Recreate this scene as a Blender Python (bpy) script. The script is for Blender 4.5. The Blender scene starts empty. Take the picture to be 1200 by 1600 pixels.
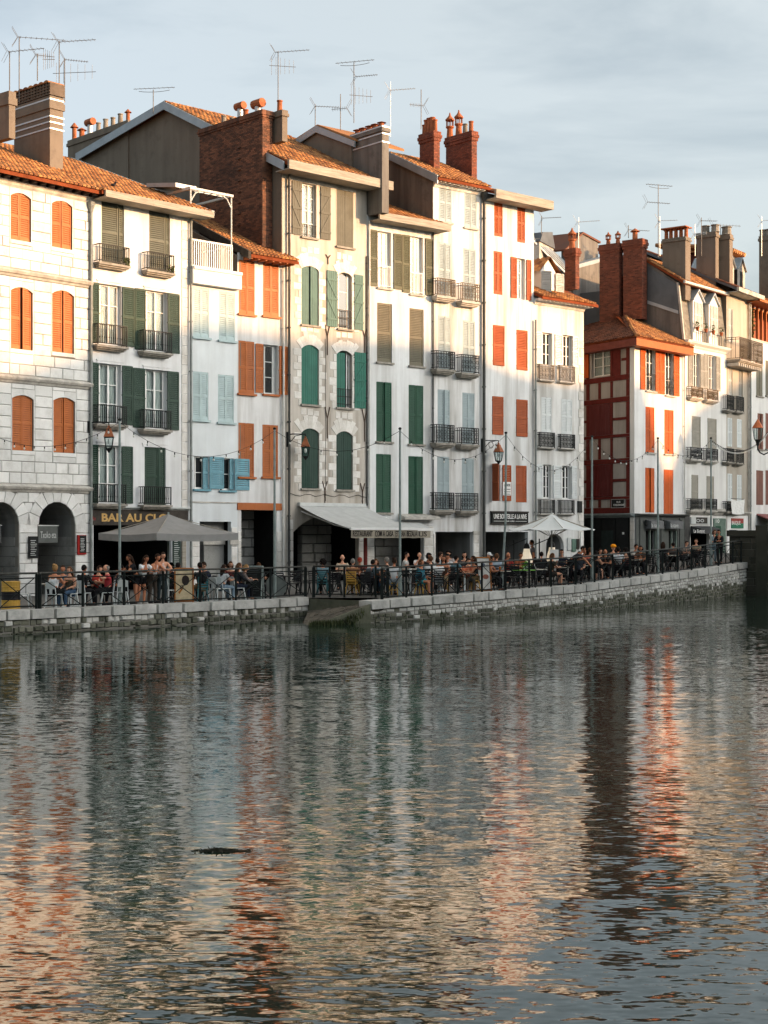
import bpy, math, random
from mathutils import Vector, Matrix
random.seed(7)
SC = bpy.context.scene
COL = SC.collection
R = math.radians

# ------------------------------------------------------------------ camera
F, CX, YH, HC = 2400.0, 600.0, 835.0, 3.08      # focal length in px of a 1200 px wide frame, horizon row, eye height over the water
cam_d = bpy.data.cameras.new('camera')
cam = bpy.data.objects.new('camera', cam_d)
COL.objects.link(cam)
cam.location = (0, 0, HC)
cam.rotation_euler = (R(90), 0, 0)
cam_d.sensor_fit = 'HORIZONTAL'
cam_d.sensor_width = 36
cam_d.lens = 36 * F / 1200
cam_d.shift_y = (YH - 800) / 1200
cam_d.clip_start = 0.1
cam_d.clip_end = 5000
SC.camera = cam

# ------------------------------------------------------------------ world, sun, exposure
SUN_AZ = -14.0          # degrees from +X, counter-clockwise
SUN_EL = 9.5
SUN_H = Vector((math.cos(R(SUN_AZ)), math.sin(R(SUN_AZ)), 0))
SUN_V = Vector((SUN_H.x * math.cos(R(SUN_EL)), SUN_H.y * math.cos(R(SUN_EL)), math.sin(R(SUN_EL))))
world = bpy.data.worlds.new('World')
SC.world = world
world.use_nodes = True
wn, wl = world.node_tree.nodes, world.node_tree.links
wn.clear()
w_out = wn.new('ShaderNodeOutputWorld')
w_bg = wn.new('ShaderNodeBackground')
w_bg.inputs['Strength'].default_value = 0.15
sky = wn.new('ShaderNodeTexSky')
sky.sky_type = 'NISHITA'
sky.sun_disc = False
sky.sun_elevation = R(SUN_EL)
sky.sun_rotation = R(90 - SUN_AZ)
sky.altitude = 0
sky.air_density = 0.5
sky.dust_density = 7.0
sky.ozone_density = 2.0
w_tc = wn.new('ShaderNodeTexCoord')
w_map = wn.new('ShaderNodeMapping')
w_map.inputs['Scale'].default_value = (1.0, 1.0, 4.2)
w_map.inputs['Location'].default_value = (0.36, 0.0, 0.52)
w_no = wn.new('ShaderNodeTexNoise')
w_no.inputs['Scale'].default_value = 3.0
w_no.inputs['Detail'].default_value = 6
w_no.inputs['Roughness'].default_value = 0.55
w_no.inputs['Distortion'].default_value = 0.35
w_rp = wn.new('ShaderNodeValToRGB')
w_rp.color_ramp.elements[0].position = 0.45
w_rp.color_ramp.elements[0].color = (0, 0, 0, 1)
w_rp.color_ramp.elements[1].position = 0.66
w_rp.color_ramp.elements[1].color = (1, 1, 1, 1)
w_mix = wn.new('ShaderNodeMix')
w_mix.data_type = 'RGBA'
w_mix.blend_type = 'MULTIPLY'
w_mix.inputs[7].default_value = (0.70, 0.745, 0.785, 1)
# thin high veil that pales the whole sky (an even, milky summer evening)
w_veil = wn.new('ShaderNodeMix')
w_veil.data_type = 'RGBA'
w_veil.inputs[0].default_value = 0.36
w_veil.inputs[7].default_value = (2.45, 2.38, 1.6, 1)
wl.new(w_tc.outputs['Generated'], w_map.inputs['Vector'])
wl.new(w_map.outputs['Vector'], w_no.inputs['Vector'])
wl.new(w_no.outputs['Fac'], w_rp.inputs['Fac'])
wl.new(sky.outputs['Color'], w_veil.inputs[6])
wl.new(w_rp.outputs['Color'], w_mix.inputs[0])
wl.new(w_veil.outputs[2], w_mix.inputs[6])
wl.new(w_mix.outputs[2], w_bg.inputs['Color'])
wl.new(w_bg.outputs['Background'], w_out.inputs['Surface'])

sun_d = bpy.data.lights.new('sun', 'SUN')
sun_d.energy = 2.2
sun_d.angle = R(0.7)
sun_d.color = (1.0, 0.555, 0.25)
sun = bpy.data.objects.new('sun', sun_d)
COL.objects.link(sun)
sun.rotation_euler = (-SUN_V).to_track_quat('-Z', 'Y').to_euler()
sun.location = (40, -20, 60)

SC.view_settings.view_transform = 'Standard'
SC.view_settings.look = 'None'
SC.view_settings.exposure = 1.9
SC.view_settings.gamma = 1.0
SC.view_settings.use_curve_mapping = False
SC.render.engine = 'CYCLES'
SC.cycles.max_bounces = 6
SC.cycles.diffuse_bounces = 3
SC.cycles.glossy_bounces = 3
SC.cycles.transparent_max_bounces = 8
SC.cycles.caustics_reflective = False
SC.cycles.caustics_refractive = False

# ------------------------------------------------------------------ materials
def L(r, g, b):
    f = lambda c: (c / 255 / 12.92) if c <= 10 else ((c / 255 + 0.055) / 1.055) ** 2.4
    return (f(r), f(g), f(b))

def new_mat(name):
    m = bpy.data.materials.new(name)
    m.use_nodes = True
    nt = m.node_tree
    bs = nt.nodes.get('Principled BSDF')
    return m, nt.nodes, nt.links, bs

def noise(nodes, links, src, scale, detail=4, rough=0.55, mapscale=None):
    if mapscale:
        mp = nodes.new('ShaderNodeMapping')
        mp.inputs['Scale'].default_value = mapscale
        links.new(src, mp.inputs['Vector'])
        src = mp.outputs['Vector']
    n = nodes.new('ShaderNodeTexNoise')
    n.inputs['Scale'].default_value = scale
    n.inputs['Detail'].default_value = detail
    n.inputs['Roughness'].default_value = rough
    links.new(src, n.inputs['Vector'])
    return n.outputs['Fac']

def ramp(nodes, links, src, a, b):
    r = nodes.new('ShaderNodeMapRange')
    r.inputs['From Min'].default_value = a
    r.inputs['From Max'].default_value = b
    links.new(src, r.inputs['Value'])
    return r.outputs['Result']

def mixc(nodes, links, fac, c1, c2, mode='MIX'):
    m = nodes.new('ShaderNodeMix')
    m.data_type = 'RGBA'
    m.blend_type = mode
    if isinstance(fac, (int, float)): m.inputs[0].default_value = fac
    else: links.new(fac, m.inputs[0])
    for sock, c in ((m.inputs[6], c1), (m.inputs[7], c2)):
        if isinstance(c, tuple): sock.default_value = (*c[:3], 1)
        else: links.new(c, sock)
    return m.outputs[2]

def mul(nodes, links, src, k):
    m = nodes.new('ShaderNodeMath'); m.operation = 'MULTIPLY'
    links.new(src, m.inputs[0]); 
    if isinstance(k, (int, float)): m.inputs[1].default_value = k
    else: links.new(k, m.inputs[1])
    return m.outputs[0]

def bump(nodes, links, bs, src, strength, dist):
    b = nodes.new('ShaderNodeBump')
    b.inputs['Strength'].default_value = strength
    b.inputs['Distance'].default_value = dist
    links.new(src, b.inputs['Height'])
    links.new(b.outputs['Normal'], bs.inputs['Normal'])

def plaster(name, c, stain=(0.30, 0.27, 0.22), amount=0.35, rough=0.9, blotch=0.5, run=1.0):
    """painted lime render: faint cloudiness, run-down rain streaks, patchy dirt"""
    m, n, l, bs = new_mat(name)
    pos = n.new('ShaderNodeNewGeometry').outputs['Position']
    cloud = ramp(n, l, noise(n, l, pos, 0.55, 6, 0.62), 0.35, 0.72)
    streak = ramp(n, l, noise(n, l, pos, 1.0, 5, 0.6, (1.7, 1.7, 0.13)), 0.42, 0.66)
    patch = ramp(n, l, noise(n, l, pos, 1.7, 8, 0.7), 0.53, 0.72)
    fine = noise(n, l, pos, 26, 3)
    c2 = tuple(x * 0.86 for x in c)
    col = mixc(n, l, cloud, c, c2)
    col = mixc(n, l, mul(n, l, streak, amount * run), col, stain)
    col = mixc(n, l, mul(n, l, patch, amount * blotch), col, tuple(0.5 * (a + b) for a, b in zip(c, stain)))
    l.new(col, bs.inputs['Base Color'])
    bs.inputs['Roughness'].default_value = rough
    bs.inputs['Specular IOR Level'].default_value = 0.25
    bump(n, l, bs, fine, 0.35, 0.012)
    return m

def painted(name, c, var=0.25, rough=0.55, scale=3.0, grain=None, metallic=0.0, spec=0.12, wear=None):
    """paint, wood, cloth, metal: base colour with slow variation and optional worn spots"""
    m, n, l, bs = new_mat(name)
    pos = n.new('ShaderNodeNewGeometry').outputs['Position']
    a = ramp(n, l, noise(n, l, pos, scale, 5, 0.6, grain), 0.3, 0.7)
    col = mixc(n, l, a, tuple(x * (1 - var) for x in c), tuple(min(1, x * (1 + var * 0.7)) for x in c))
    if wear:
        w = ramp(n, l, noise(n, l, pos, 7.0, 8, 0.7), 0.58, 0.70)
        col = mixc(n, l, mul(n, l, w, 0.7), col, wear)
    l.new(col, bs.inputs['Base Color'])
    bs.inputs['Roughness'].default_value = rough
    bs.inputs['Metallic'].default_value = metallic
    bs.inputs['Specular IOR Level'].default_value = spec
    return m

def per_piece(name, c1, c2, rough=0.85, dirt=(0.05, 0.045, 0.04), dirt_amt=0.4, scale=2.0, bumpd=0.02, island=True, bumps=18):
    """stones, bricks, tiles: each piece its own tone, dirt over the lot"""
    m, n, l, bs = new_mat(name)
    g = n.new('ShaderNodeNewGeometry')
    oi = n.new('ShaderNodeObjectInfo')
    rnd = g.outputs['Random Per Island'] if island else oi.outputs['Random']
    col = mixc(n, l, rnd, c1, c2)
    d = ramp(n, l, noise(n, l, g.outputs['Position'], scale, 7, 0.68), 0.45, 0.75)
    col = mixc(n, l, mul(n, l, d, dirt_amt), col, dirt)
    l.new(col, bs.inputs['Base Color'])
    bs.inputs['Roughness'].default_value = rough
    bs.inputs['Specular IOR Level'].default_value = 0.25
    bump(n, l, bs, noise(n, l, g.outputs['Position'], bumps, 5), 0.6, bumpd)
    return m

def glow(name, c, e, strength):
    m, n, l, bs = new_mat(name)
    bs.inputs['Base Color'].default_value = (*c, 1)
    bs.inputs['Emission Color'].default_value = (*e, 1)
    bs.inputs['Emission Strength'].default_value = strength
    return m

def glass_mat(name, fac, tint=(0.9, 0.95, 0.95)):
    m, n, l, bs = new_mat(name)
    out = n.get('Material Output')
    t = n.new('ShaderNodeBsdfTransparent'); t.inputs['Color'].default_value = (*tint, 1)
    g = n.new('ShaderNodeBsdfGlossy'); g.inputs['Roughness'].default_value = 0.14; g.inputs['Color'].default_value = (.55, .58, .6, 1)
    lw = n.new('ShaderNodeLayerWeight'); lw.inputs['Blend'].default_value = fac
    mx = n.new('ShaderNodeMixShader')
    l.new(lw.outputs['Fresnel'], mx.inputs[0])
    l.new(t.outputs[0], mx.inputs[1]); l.new(g.outputs[0], mx.inputs[2])
    l.new(mx.outputs[0], out.inputs['Surface'])
    return m

W_STAIN = (0.22, 0.20, 0.165)
M = {}
M['stone_white'] = per_piece('limestone_blocks', (0.77, 0.77, 0.75), (0.60, 0.605, 0.59), dirt=(0.22, 0.2, 0.17), dirt_amt=0.4, island=False, scale=1.6)
M['mortar'] = plaster('mortar', (0.23, 0.22, 0.20), amount=0.2)
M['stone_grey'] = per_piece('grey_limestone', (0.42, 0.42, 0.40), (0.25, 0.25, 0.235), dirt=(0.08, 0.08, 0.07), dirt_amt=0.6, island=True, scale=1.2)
M['coping'] = per_piece('coping_stone', (0.62, 0.61, 0.58), (0.46, 0.455, 0.43), dirt=(0.08, 0.08, 0.07), dirt_amt=0.65, island=False, scale=1.4)
M['quay_stone'] = per_piece('quay_rubble', (0.80, 0.785, 0.74), (0.34, 0.33, 0.30), dirt=(0.035, 0.04, 0.03), dirt_amt=0.75, island=True, scale=0.9)
M['quay_fine'] = per_piece('pale_quay_stone', (0.74, 0.73, 0.69), (0.48, 0.47, 0.44), dirt=(0.12, 0.12, 0.10), dirt_amt=0.55, island=True, scale=0.9)
M['quay_low'] = per_piece('wet_quay_rubble', (0.19, 0.19, 0.145), (0.065, 0.07, 0.048), dirt=(0.018, 0.024, 0.014), dirt_amt=0.9, island=True, scale=0.8, rough=0.6)
M['plaster_h2'] = plaster('white_render', (0.76, 0.775, 0.785), W_STAIN, 0.32)
M['plaster_h3'] = plaster('pale_blue_white_render', (0.72, 0.765, 0.785), W_STAIN, 0.14)
M['plaster_h3b'] = plaster('streaked_white_render', (0.74, 0.745, 0.745), W_STAIN, 0.5)
M['plaster_h4'] = plaster('weathered_beige_render', (0.57, 0.53, 0.475), (0.25, 0.215, 0.17), 0.75, blotch=1.0)
M['stone_h4'] = per_piece('pale_quoin_stone', (0.76, 0.745, 0.71), (0.62, 0.60, 0.56), dirt=(0.30, 0.26, 0.2), dirt_amt=0.45, island=False, scale=2.2)
M['plaster_h5'] = plaster('clean_white_render', (0.76, 0.785, 0.795), W_STAIN, 0.45)
M['plaster_h6'] = plaster('stained_white_render', (0.745, 0.755, 0.755), W_STAIN, 0.75)
M['plaster_h7'] = plaster('bright_white_render', (0.765, 0.785, 0.79), W_STAIN, 0.6)
M['plaster_h8'] = plaster('old_white_render', (0.735, 0.745, 0.735), W_STAIN, 0.6)
M['plaster_h10'] = plaster('white_front_render', (0.765, 0.775, 0.775), W_STAIN, 0.25)
M['plaster_h11'] = plaster('cream_white_render', (0.77, 0.77, 0.75), W_STAIN, 0.2)
M['plaster_h12'] = plaster('beige_render', (0.44, 0.40, 0.34), (0.20, 0.18, 0.14), 0.35)
M['infill'] = plaster('greige_infill', (0.36, 0.34, 0.315), (0.16, 0.15, 0.13), 0.6, blotch=1.0)
M['gable'] = plaster('dark_gable_render', (0.20, 0.168, 0.135), (0.060, 0.050, 0.040), 0.8, blotch=1.1, run=.35)
M['gable_black'] = plaster('soot_stained_gable', (0.19, 0.18, 0.165), (0.024, 0.024, 0.024), 1.0, blotch=1.1, run=.5)
M['zinc'] = painted('zinc_flashing', (0.34, 0.38, 0.41), 0.15, 0.5, 1.5, metallic=0.25)
M['zinc_dark'] = painted('dark_zinc_cladding', (0.11, 0.125, 0.14), 0.2, 0.55, 1.2, metallic=0.2)
M['tile'] = per_piece('clay_canal_tile', L(198, 142, 88), L(124, 78, 50), dirt=(0.10, 0.075, 0.05), dirt_amt=0.7, scale=1.2, bumpd=0.006)
M['tile_bed'] = painted('clay_tile_bed', L(120, 62, 36), 0.3, 0.9)
M['tile_brown_shade'] = per_piece('brown_and_shaded_tile', L(128, 80, 58), L(84, 52, 40), dirt=(0.05, 0.04, 0.035), dirt_amt=0.6, scale=1.4, bumpd=0.006)
M['slate'] = per_piece('grey_slate', (0.24, 0.23, 0.20), (0.15, 0.145, 0.13), dirt=(0.3, 0.27, 0.2), dirt_amt=0.3, bumpd=0.005)
M['brick'] = per_piece('red_brick', L(134, 90, 68), L(78, 56, 46), dirt=(0.022, 0.018, 0.016), dirt_amt=1.0, scale=0.45, bumpd=0.006)
M['brick2'] = per_piece('dark_red_brick', L(140, 82, 62), L(98, 58, 46), dirt=(0.05, 0.03, 0.025), dirt_amt=0.6, scale=0.7, bumpd=0.006)
M['brick_mortar'] = painted('brick_mortar', (0.13, 0.105, 0.085), 0.3, 0.95)
M['pot'] = painted('clay_chimney_pot', L(160, 98, 68), 0.35, 0.85, wear=(0.10, 0.07, 0.05))
M['pot_grey'] = painted('grey_chimney_pot', (0.24, 0.22, 0.19), 0.3, 0.85)
M['steel'] = painted('galvanised_steel', (0.50, 0.52, 0.52), 0.15, 0.45, metallic=0.5)
M['alu'] = painted('pale_aluminium', (0.50, 0.52, 0.53), 0.1, 0.4, metallic=0.3)
M['antenna_dark'] = painted('weathered_antenna', (0.16, 0.155, 0.15), 0.3, 0.6, metallic=0.3)
M['pole'] = painted('grey_green_pole', (0.25, 0.30, 0.29), 0.25, 0.5, 4, wear=(0.4, 0.36, 0.3))
M['wood_grey'] = painted('weathered_grey_timber', (0.34, 0.31, 0.26), 0.35, 0.85, 3, (0.4, 0.4, 6), wear=(0.2, 0.18, 0.15))
M['wood_dark'] = painted('dark_timber', (0.055, 0.048, 0.042), 0.4, 0.8)
M['black_iron'] = painted('black_iron', (0.020, 0.022, 0.022), 0.3, 0.5, spec=0.12)
M['rail_iron'] = painted('dark_green_iron', (0.014, 0.018, 0.017), 0.35, 0.5, spec=0.1)
M['handrail'] = painted('worn_handrail', (0.05, 0.052, 0.047), 0.4, 0.5, 5, wear=(0.14, 0.125, 0.10))
M['white_paint'] = painted('white_paint', (0.78, 0.78, 0.76), 0.06, 0.5)
M['frame_grey'] = painted('grey_white_joinery', (0.55, 0.57, 0.56), 0.1, 0.5)
M['curtain'] = painted('net_curtain', (0.60, 0.60, 0.58), 0.25, 0.95, 2.2, (4, 4, 0.5))
M['pane_dark'] = painted('dark_pane', (.016, .019, .02), .2, .10, spec=.5)
M['glass'] = glass_mat('window_glass', 0.22)
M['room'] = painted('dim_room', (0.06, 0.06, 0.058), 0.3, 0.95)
M['dark_room'] = painted('dark_interior', (0.010, 0.010, 0.010), 0.3, 0.95, spec=0.1)  # near-black colour stands in for the shade inside deep openings
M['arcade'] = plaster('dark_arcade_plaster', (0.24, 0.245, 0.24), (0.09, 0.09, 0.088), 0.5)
M['pipe'] = painted('zinc_downpipe', (0.24, 0.26, 0.25), 0.25, 0.5, 3, metallic=0.2)
M['pipe_dark'] = painted('dark_downpipe', (0.075, 0.078, 0.075), 0.3, 0.5)
M['pipe_white'] = painted('pale_downpipe', (0.62, 0.62, 0.59), 0.15, 0.5)
M['sill'] = painted('stone_sill', (0.30, 0.28, 0.245), 0.35, 0.9, 4)
M['ledge'] = painted('stone_ledge', (0.46, 0.44, 0.40), 0.35, 0.9, 3, wear=(0.2, 0.19, 0.16))
SH = {}
def sh(name, rgb, wear=None, var=0.16):
    m = SH[name] = painted('shutter_' + name, rgb, var, 0.55, 2.0, wear=wear)
    n, l = m.node_tree.nodes, m.node_tree.links; bs = n.get('Principled BSDF'); src = bs.inputs['Base Color'].links[0].from_socket
    oi = n.new('ShaderNodeObjectInfo'); mr = n.new('ShaderNodeMapRange'); mr.inputs['To Min'].default_value = 0; mr.inputs['To Max'].default_value = .30
    l.new(oi.outputs['Random'], mr.inputs['Value'])          # each leaf faded a little differently
    col = mixc(n, l, mr.outputs[0], src, tuple(.72 * c + .05 for c in rgb))
    pos = n.new('ShaderNodeNewGeometry').outputs['Position']
    fade = ramp(n, l, noise(n, l, pos, 1.0, 6, .65, (9, 9, .7)), .50, .74)
    l.new(mixc(n, l, mul(n, l, fade, .28), col, tuple(.75 * c + .09 for c in rgb)), bs.inputs['Base Color'])
sh('orange', (0.45, 0.155, 0.055)); sh('orange_brown_shade', (0.41, 0.125, 0.036))  # second is brown timber paint, and the orange darkened for shutters in shade
sh('olive', (0.115, 0.125, 0.098)); sh('green_black', (0.032, 0.062, 0.045))
sh('pale_blue', (0.43, 0.54, 0.55)); sh('teal', (0.155, 0.33, 0.40))
sh('grey_green', (0.105, 0.105, 0.082), (0.16, 0.15, 0.12)); sh('sea_green', (0.085, 0.165, 0.148), (0.13, 0.2, 0.18)); sh('bottle', (0.030, 0.145, 0.108), (0.05, 0.18, 0.14)); sh('deep_green', (0.022, 0.055, 0.042))
sh('khaki', (0.155, 0.143, 0.10), (0.30, 0.26, 0.20)); sh('fir', (0.020, 0.080, 0.048)); sh('moss', (0.10, 0.105, 0.065))
sh('blue_grey', (0.35, 0.425, 0.445), var=0.1); sh('red', (0.36, 0.084, 0.026)); sh('white', (0.66, 0.70, 0.70), var=0.06); sh('stone', (0.33, 0.31, 0.26)); sh('brown_red', (0.20, 0.085, 0.06)); sh('bright_red', (0.54, 0.10, 0.014)); sh('oxblood', (0.10, 0.014, 0.012)); sh('grey', (0.30, 0.30, 0.275)); sh('dove', (0.50, 0.52, 0.50))

# ------------------------------------------------------------------ mesh helpers
class MB:
    def __init__(s): s.v, s.f, s.m, s.cur = [], [], [], 0
    def add(s, vs, fs):
        o = len(s.v)
        s.v += [tuple(v) for v in vs]
        for f in fs:
            s.f.append(tuple(i + o for i in f)); s.m.append(s.cur)
        return s
    def box(s, x0, x1, y0, y1, z0, z1):
        if x0 > x1: x0, x1 = x1, x0
        if y0 > y1: y0, y1 = y1, y0
        if z0 > z1: z0, z1 = z1, z0
        return s.add([(x0,y0,z0),(x1,y0,z0),(x1,y1,z0),(x0,y1,z0),(x0,y0,z1),(x1,y0,z1),(x1,y1,z1),(x0,y1,z1)],
                     [(0,3,2,1),(4,5,6,7),(0,1,5,4),(1,2,6,5),(2,3,7,6),(3,0,4,7)])
    def quad(s, a, b, c, d): return s.add([a, b, c, d], [(0, 1, 2, 3)])
    def poly(s, pts): return s.add(pts, [tuple(range(len(pts)))])
    def prism(s, pts, vec):
        """extrude polygon pts (3D) along vec"""
        n = len(pts); vec = Vector(vec)
        a = [Vector(p) for p in pts]; b = [p + vec for p in a]
        fs = [tuple(range(n)), tuple(reversed(range(n, 2 * n)))]
        fs += [(i, i + n, (i + 1) % n + n, (i + 1) % n) for i in range(n)]
        return s.add(a + b, fs)
    def tube(s, pts, r, k=6, r2=None, caps=True):
        pts = [Vector(p) for p in pts]; n = len(pts); vs = []
        up = Vector((0, 0, 1))
        for i, p in enumerate(pts):
            t = (pts[min(i + 1, n - 1)] - pts[max(i - 1, 0)])
            t = t.normalized() if t.length > 1e-9 else Vector((0, 0, 1))
            a = t.cross(up)
            if a.length < 1e-3: a = t.cross(Vector((1, 0, 0)))
            a.normalize(); b = t.cross(a)
            rr = r if r2 is None else r + (r2 - r) * i / max(1, n - 1)
            for j in range(k):
                an = 2 * math.pi * j / k
                vs.append(p + a * (rr * math.cos(an)) + b * (rr * math.sin(an)))
        fs = [(i*k + j, i*k + (j+1) % k, (i+1)*k + (j+1) % k, (i+1)*k + j) for i in range(n - 1) for j in range(k)]
        if caps: fs += [tuple(reversed(range(k))), tuple(range((n-1)*k, n*k))]
        return s.add(vs, fs)
    def bar(s, a, b, w, t=None): return s.tube([a, b], w / 2 * 1.2, 4)
    def lathe(s, prof, c=(0, 0, 0), k=12):
        n = len(prof); vs = [(c[0] + r*math.cos(2*math.pi*j/k), c[1] + r*math.sin(2*math.pi*j/k), c[2] + z) for r, z in prof for j in range(k)]
        fs = [(i*k + j, i*k + (j+1) % k, (i+1)*k + (j+1) % k, (i+1)*k + j) for i in range(n-1) for j in range(k)]
        fs += [tuple(reversed(range(k))), tuple(range((n-1)*k, n*k))]
        return s.add(vs, fs)
    def ball(s, c, rx, ry=None, rz=None, k=8, n=6):
        ry = ry or rx; rz = rz or rx
        vs = [(c[0], c[1], c[2] - rz)]
        for i in range(1, n):
            a = math.pi * i / n - math.pi / 2
            for j in range(k):
                b = 2*math.pi*j/k
                vs.append((c[0] + rx*math.cos(a)*math.cos(b), c[1] + ry*math.cos(a)*math.sin(b), c[2] + rz*math.sin(a)))
        vs.append((c[0], c[1], c[2] + rz)); e = len(vs) - 1
        fs = [(0, 1 + (j+1) % k, 1 + j) for j in range(k)]
        for i in range(n - 2):
            fs += [(1 + i*k + j, 1 + i*k + (j+1) % k, 1 + (i+1)*k + (j+1) % k, 1 + (i+1)*k + j) for j in range(k)]
        fs += [(e, 1 + (n-2)*k + j, 1 + (n-2)*k + (j+1) % k) for j in range(k)]
        return s.add(vs, fs)
    def mesh(s, name, mats, smooth=False):
        me = bpy.data.meshes.new(name)
        me.from_pydata(s.v, [], s.f)
        for m in (mats if isinstance(mats, (list, tuple)) else [mats]): me.materials.append(m)
        me.polygons.foreach_set('material_index', s.m)
        if smooth: me.polygons.foreach_set('use_smooth', [True] * len(me.polygons))
        me.update()
        return me
    def build(s, name, mats, parent=None, smooth=False, kind=None, loc=None):
        return obj(name, s.mesh(name, mats, smooth), parent, kind, loc)

def obj(name, me, parent=None, kind=None, loc=None):
    o = bpy.data.objects.new(name, me)
    COL.objects.link(o)
    if parent: o.parent = parent
    if kind: o['kind'] = kind
    if loc is not None: o.location = loc
    return o

def tag(o, label, cat, group=None):
    o['label'] = label; o['category'] = cat
    if group: o['group'] = group
    return o

def thing(name, label, cat, loc=(0, 0, 0), rz=0, group=None):
    o = bpy.data.objects.new(name, None)
    o.empty_display_size = 0.3
    COL.objects.link(o)
    o.location = loc; o.rotation_euler = (0, 0, rz)
    return tag(o, label, cat, group)

def kids(o): return [c for c in COL.objects if c.parent == o]

def dup(root, children, label, loc, rz=0, group=None):
    """copy of a thing and its parts (children: flat list); returns (copy, copied parts)"""
    r = root.copy(); COL.objects.link(r)
    r.location = loc; r.rotation_euler = (0, 0, rz)
    r['label'] = label
    if group: r['group'] = group
    out = []
    for c in children:
        d = c.copy(); COL.objects.link(d); d.parent = r; out.append(d)
    return r, out

def set_mat(o, m, slot=0):
    o.material_slots[slot].link = 'OBJECT'
    o.material_slots[slot].material = m

def text_mesh(txt, w, h, mat, depth=0.008, bold=0.0, spacing=1.0):
    """flat lettering fitted to a w x h box, in the x-z plane, read from -y"""
    cu = bpy.data.curves.new('lettering', 'FONT')
    cu.body = txt; cu.size = 1; cu.extrude = 0.01; cu.offset = bold; cu.space_character = spacing
    cu.resolution_u = 3
    o = bpy.data.objects.new('lettering', cu); COL.objects.link(o)
    bpy.context.view_layer.update()
    me = bpy.data.meshes.new_from_object(o.evaluated_get(bpy.context.evaluated_depsgraph_get()))
    bpy.data.objects.remove(o); 
    xs = [v.co.x for v in me.vertices]; ys = [v.co.y for v in me.vertices]
    sx = w / (max(xs) - min(xs)); sy = h / (max(ys) - min(ys)); x0, y0 = min(xs), min(ys)
    for v in me.vertices:
        x, y, z = v.co
        v.co = ((x - x0) * sx, -z / 0.01 * depth * 0.5, (y - y0) * sy)
    me.materials.clear(); me.materials.append(mat)
    me.update()
    return me

UNIT = None
def unit_block():
    """a block 1 x 1 x 1 with knocked-off front edges; scaled per stone (front is -y)"""
    global UNIT
    if UNIT is None:
        mb = MB(); e = 0.045
        mb.add([(0,1,0),(1,1,0),(1,1,1),(0,1,1),(0,.35,0),(1,.35,0),(1,.35,1),(0,.35,1),(e,0,e),(1-e,0,e),(1-e,0,1-e),(e,0,1-e)],
               [(0,1,5,4),(1,2,6,5),(2,3,7,6),(3,0,4,7),(4,5,9,8),(5,6,10,9),(6,7,11,10),(7,4,8,11),(8,9,10,11),(3,2,1,0)])
        UNIT = mb
    return UNIT
STONE_ME = {}
def stone(parent, x0, x1, y0, y1, z0, z1, mat, name='stone'):
    if mat.name not in STONE_ME: STONE_ME[mat.name] = unit_block().mesh('stone_block', mat)
    o = obj(name, STONE_ME[mat.name], parent)
    o.location = (x0, y0, z0); o.scale = (x1 - x0, y1 - y0, z1 - z0)
    return o

# ------------------------------------------------------------------ plan of the quay and the house fronts
FS = [(-420, 49.5), (-170, 44.3), (0, 41.5), (141, 39.3), (296, 37.0), (371, 36.0), (441, 35.1), (573, 33.4), (677, 32.2), (754, 31.3), (834, 30.3), (912, 29.3), (992, 27.9), (1068, 26.6), (1135, 25.3), (1169, 24.5), (1260, 22.4), (1400, 19.4)]
def lerp_tab(t, x):
    for (a, va), (b, vb) in zip(t, t[1:]):
        if x <= b: return va + (vb - va) * (x - a) / (b - a)
    return t[-1][1]
def at(px, s): Y = F / s; return Vector(((px - CX) / F * Y, Y, 0))
def front(px): return at(px, lerp_tab(FS, px))
QS1 = [(-420, 62.0), (0, 51.0), (300, 45.7), (450, 42.9), (481, 42.35)]
QS2 = [(585, 44.6), (700, 43.3), (820, 40.6), (910, 38.4), (1000, 35.8), (1080, 33.4), (1166, 31.2)]
GZ = [(20, 0.71), (39, 0.72), (42, 0.85), (46.8, 0.94), (51, 1.0), (56.5, 1.17), (62.3, 1.33), (68.4, 1.63), (80, 1.9), (140, 2.6)]
def gz(p): return lerp_tab(GZ, max(20.0, p[0] * 0.68 + p[1] * 0.73)) if p[0] * 0.68 + p[1] * 0.73 > 20 else 0.71
def qedge(px): return lerp_tab(QS1 if px <= 500 else QS2, px)

class House:
    """local frame: x runs along the front, y runs back into the house, z up; origin at the front's left end, water level"""
    def __init__(s, name, label, px0, px1, A=None, B=None, group='old houses along the quay'):
        s.A = A or front(px0); s.B = B or front(px1)
        d = (s.B - s.A); s.W = d.length; d.normalize(); s.d = d
        s.back = Vector((-d.y, d.x, 0))
        s.root = thing(name, label, 'house', (s.A.x, s.A.y, 0), math.atan2(d.y, d.x), group)
        c = -s.A; s.cu, s.cb = c.dot(d), c.dot(s.back)
        s.g = gz(s.A + (s.B - s.A) * 0.5)
    def _dir(s, px): r = Vector(((px - CX) / F, 1, 0)); return r.dot(s.d), r.dot(s.back)
    def ub(s, px, b=0.0):
        du, db = s._dir(px); t = (b - s.cb) / db
        return s.cu + t * du, t
    def u(s, px, b=0.0): return s.ub(px, b)[0]
    def z(s, px, py, b=0.0): return HC + (YH - py) * s.ub(px, b)[1] / F
    def side(s, u0, px, py):
        du, db = s._dir(px); t = (u0 - s.cu) / du
        return s.cb + t * db, HC + (YH - py) * t / F
    def world(s, u, b, z): v = s.A + s.d * u + s.back * b; return Vector((v.x, v.y, z))

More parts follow.
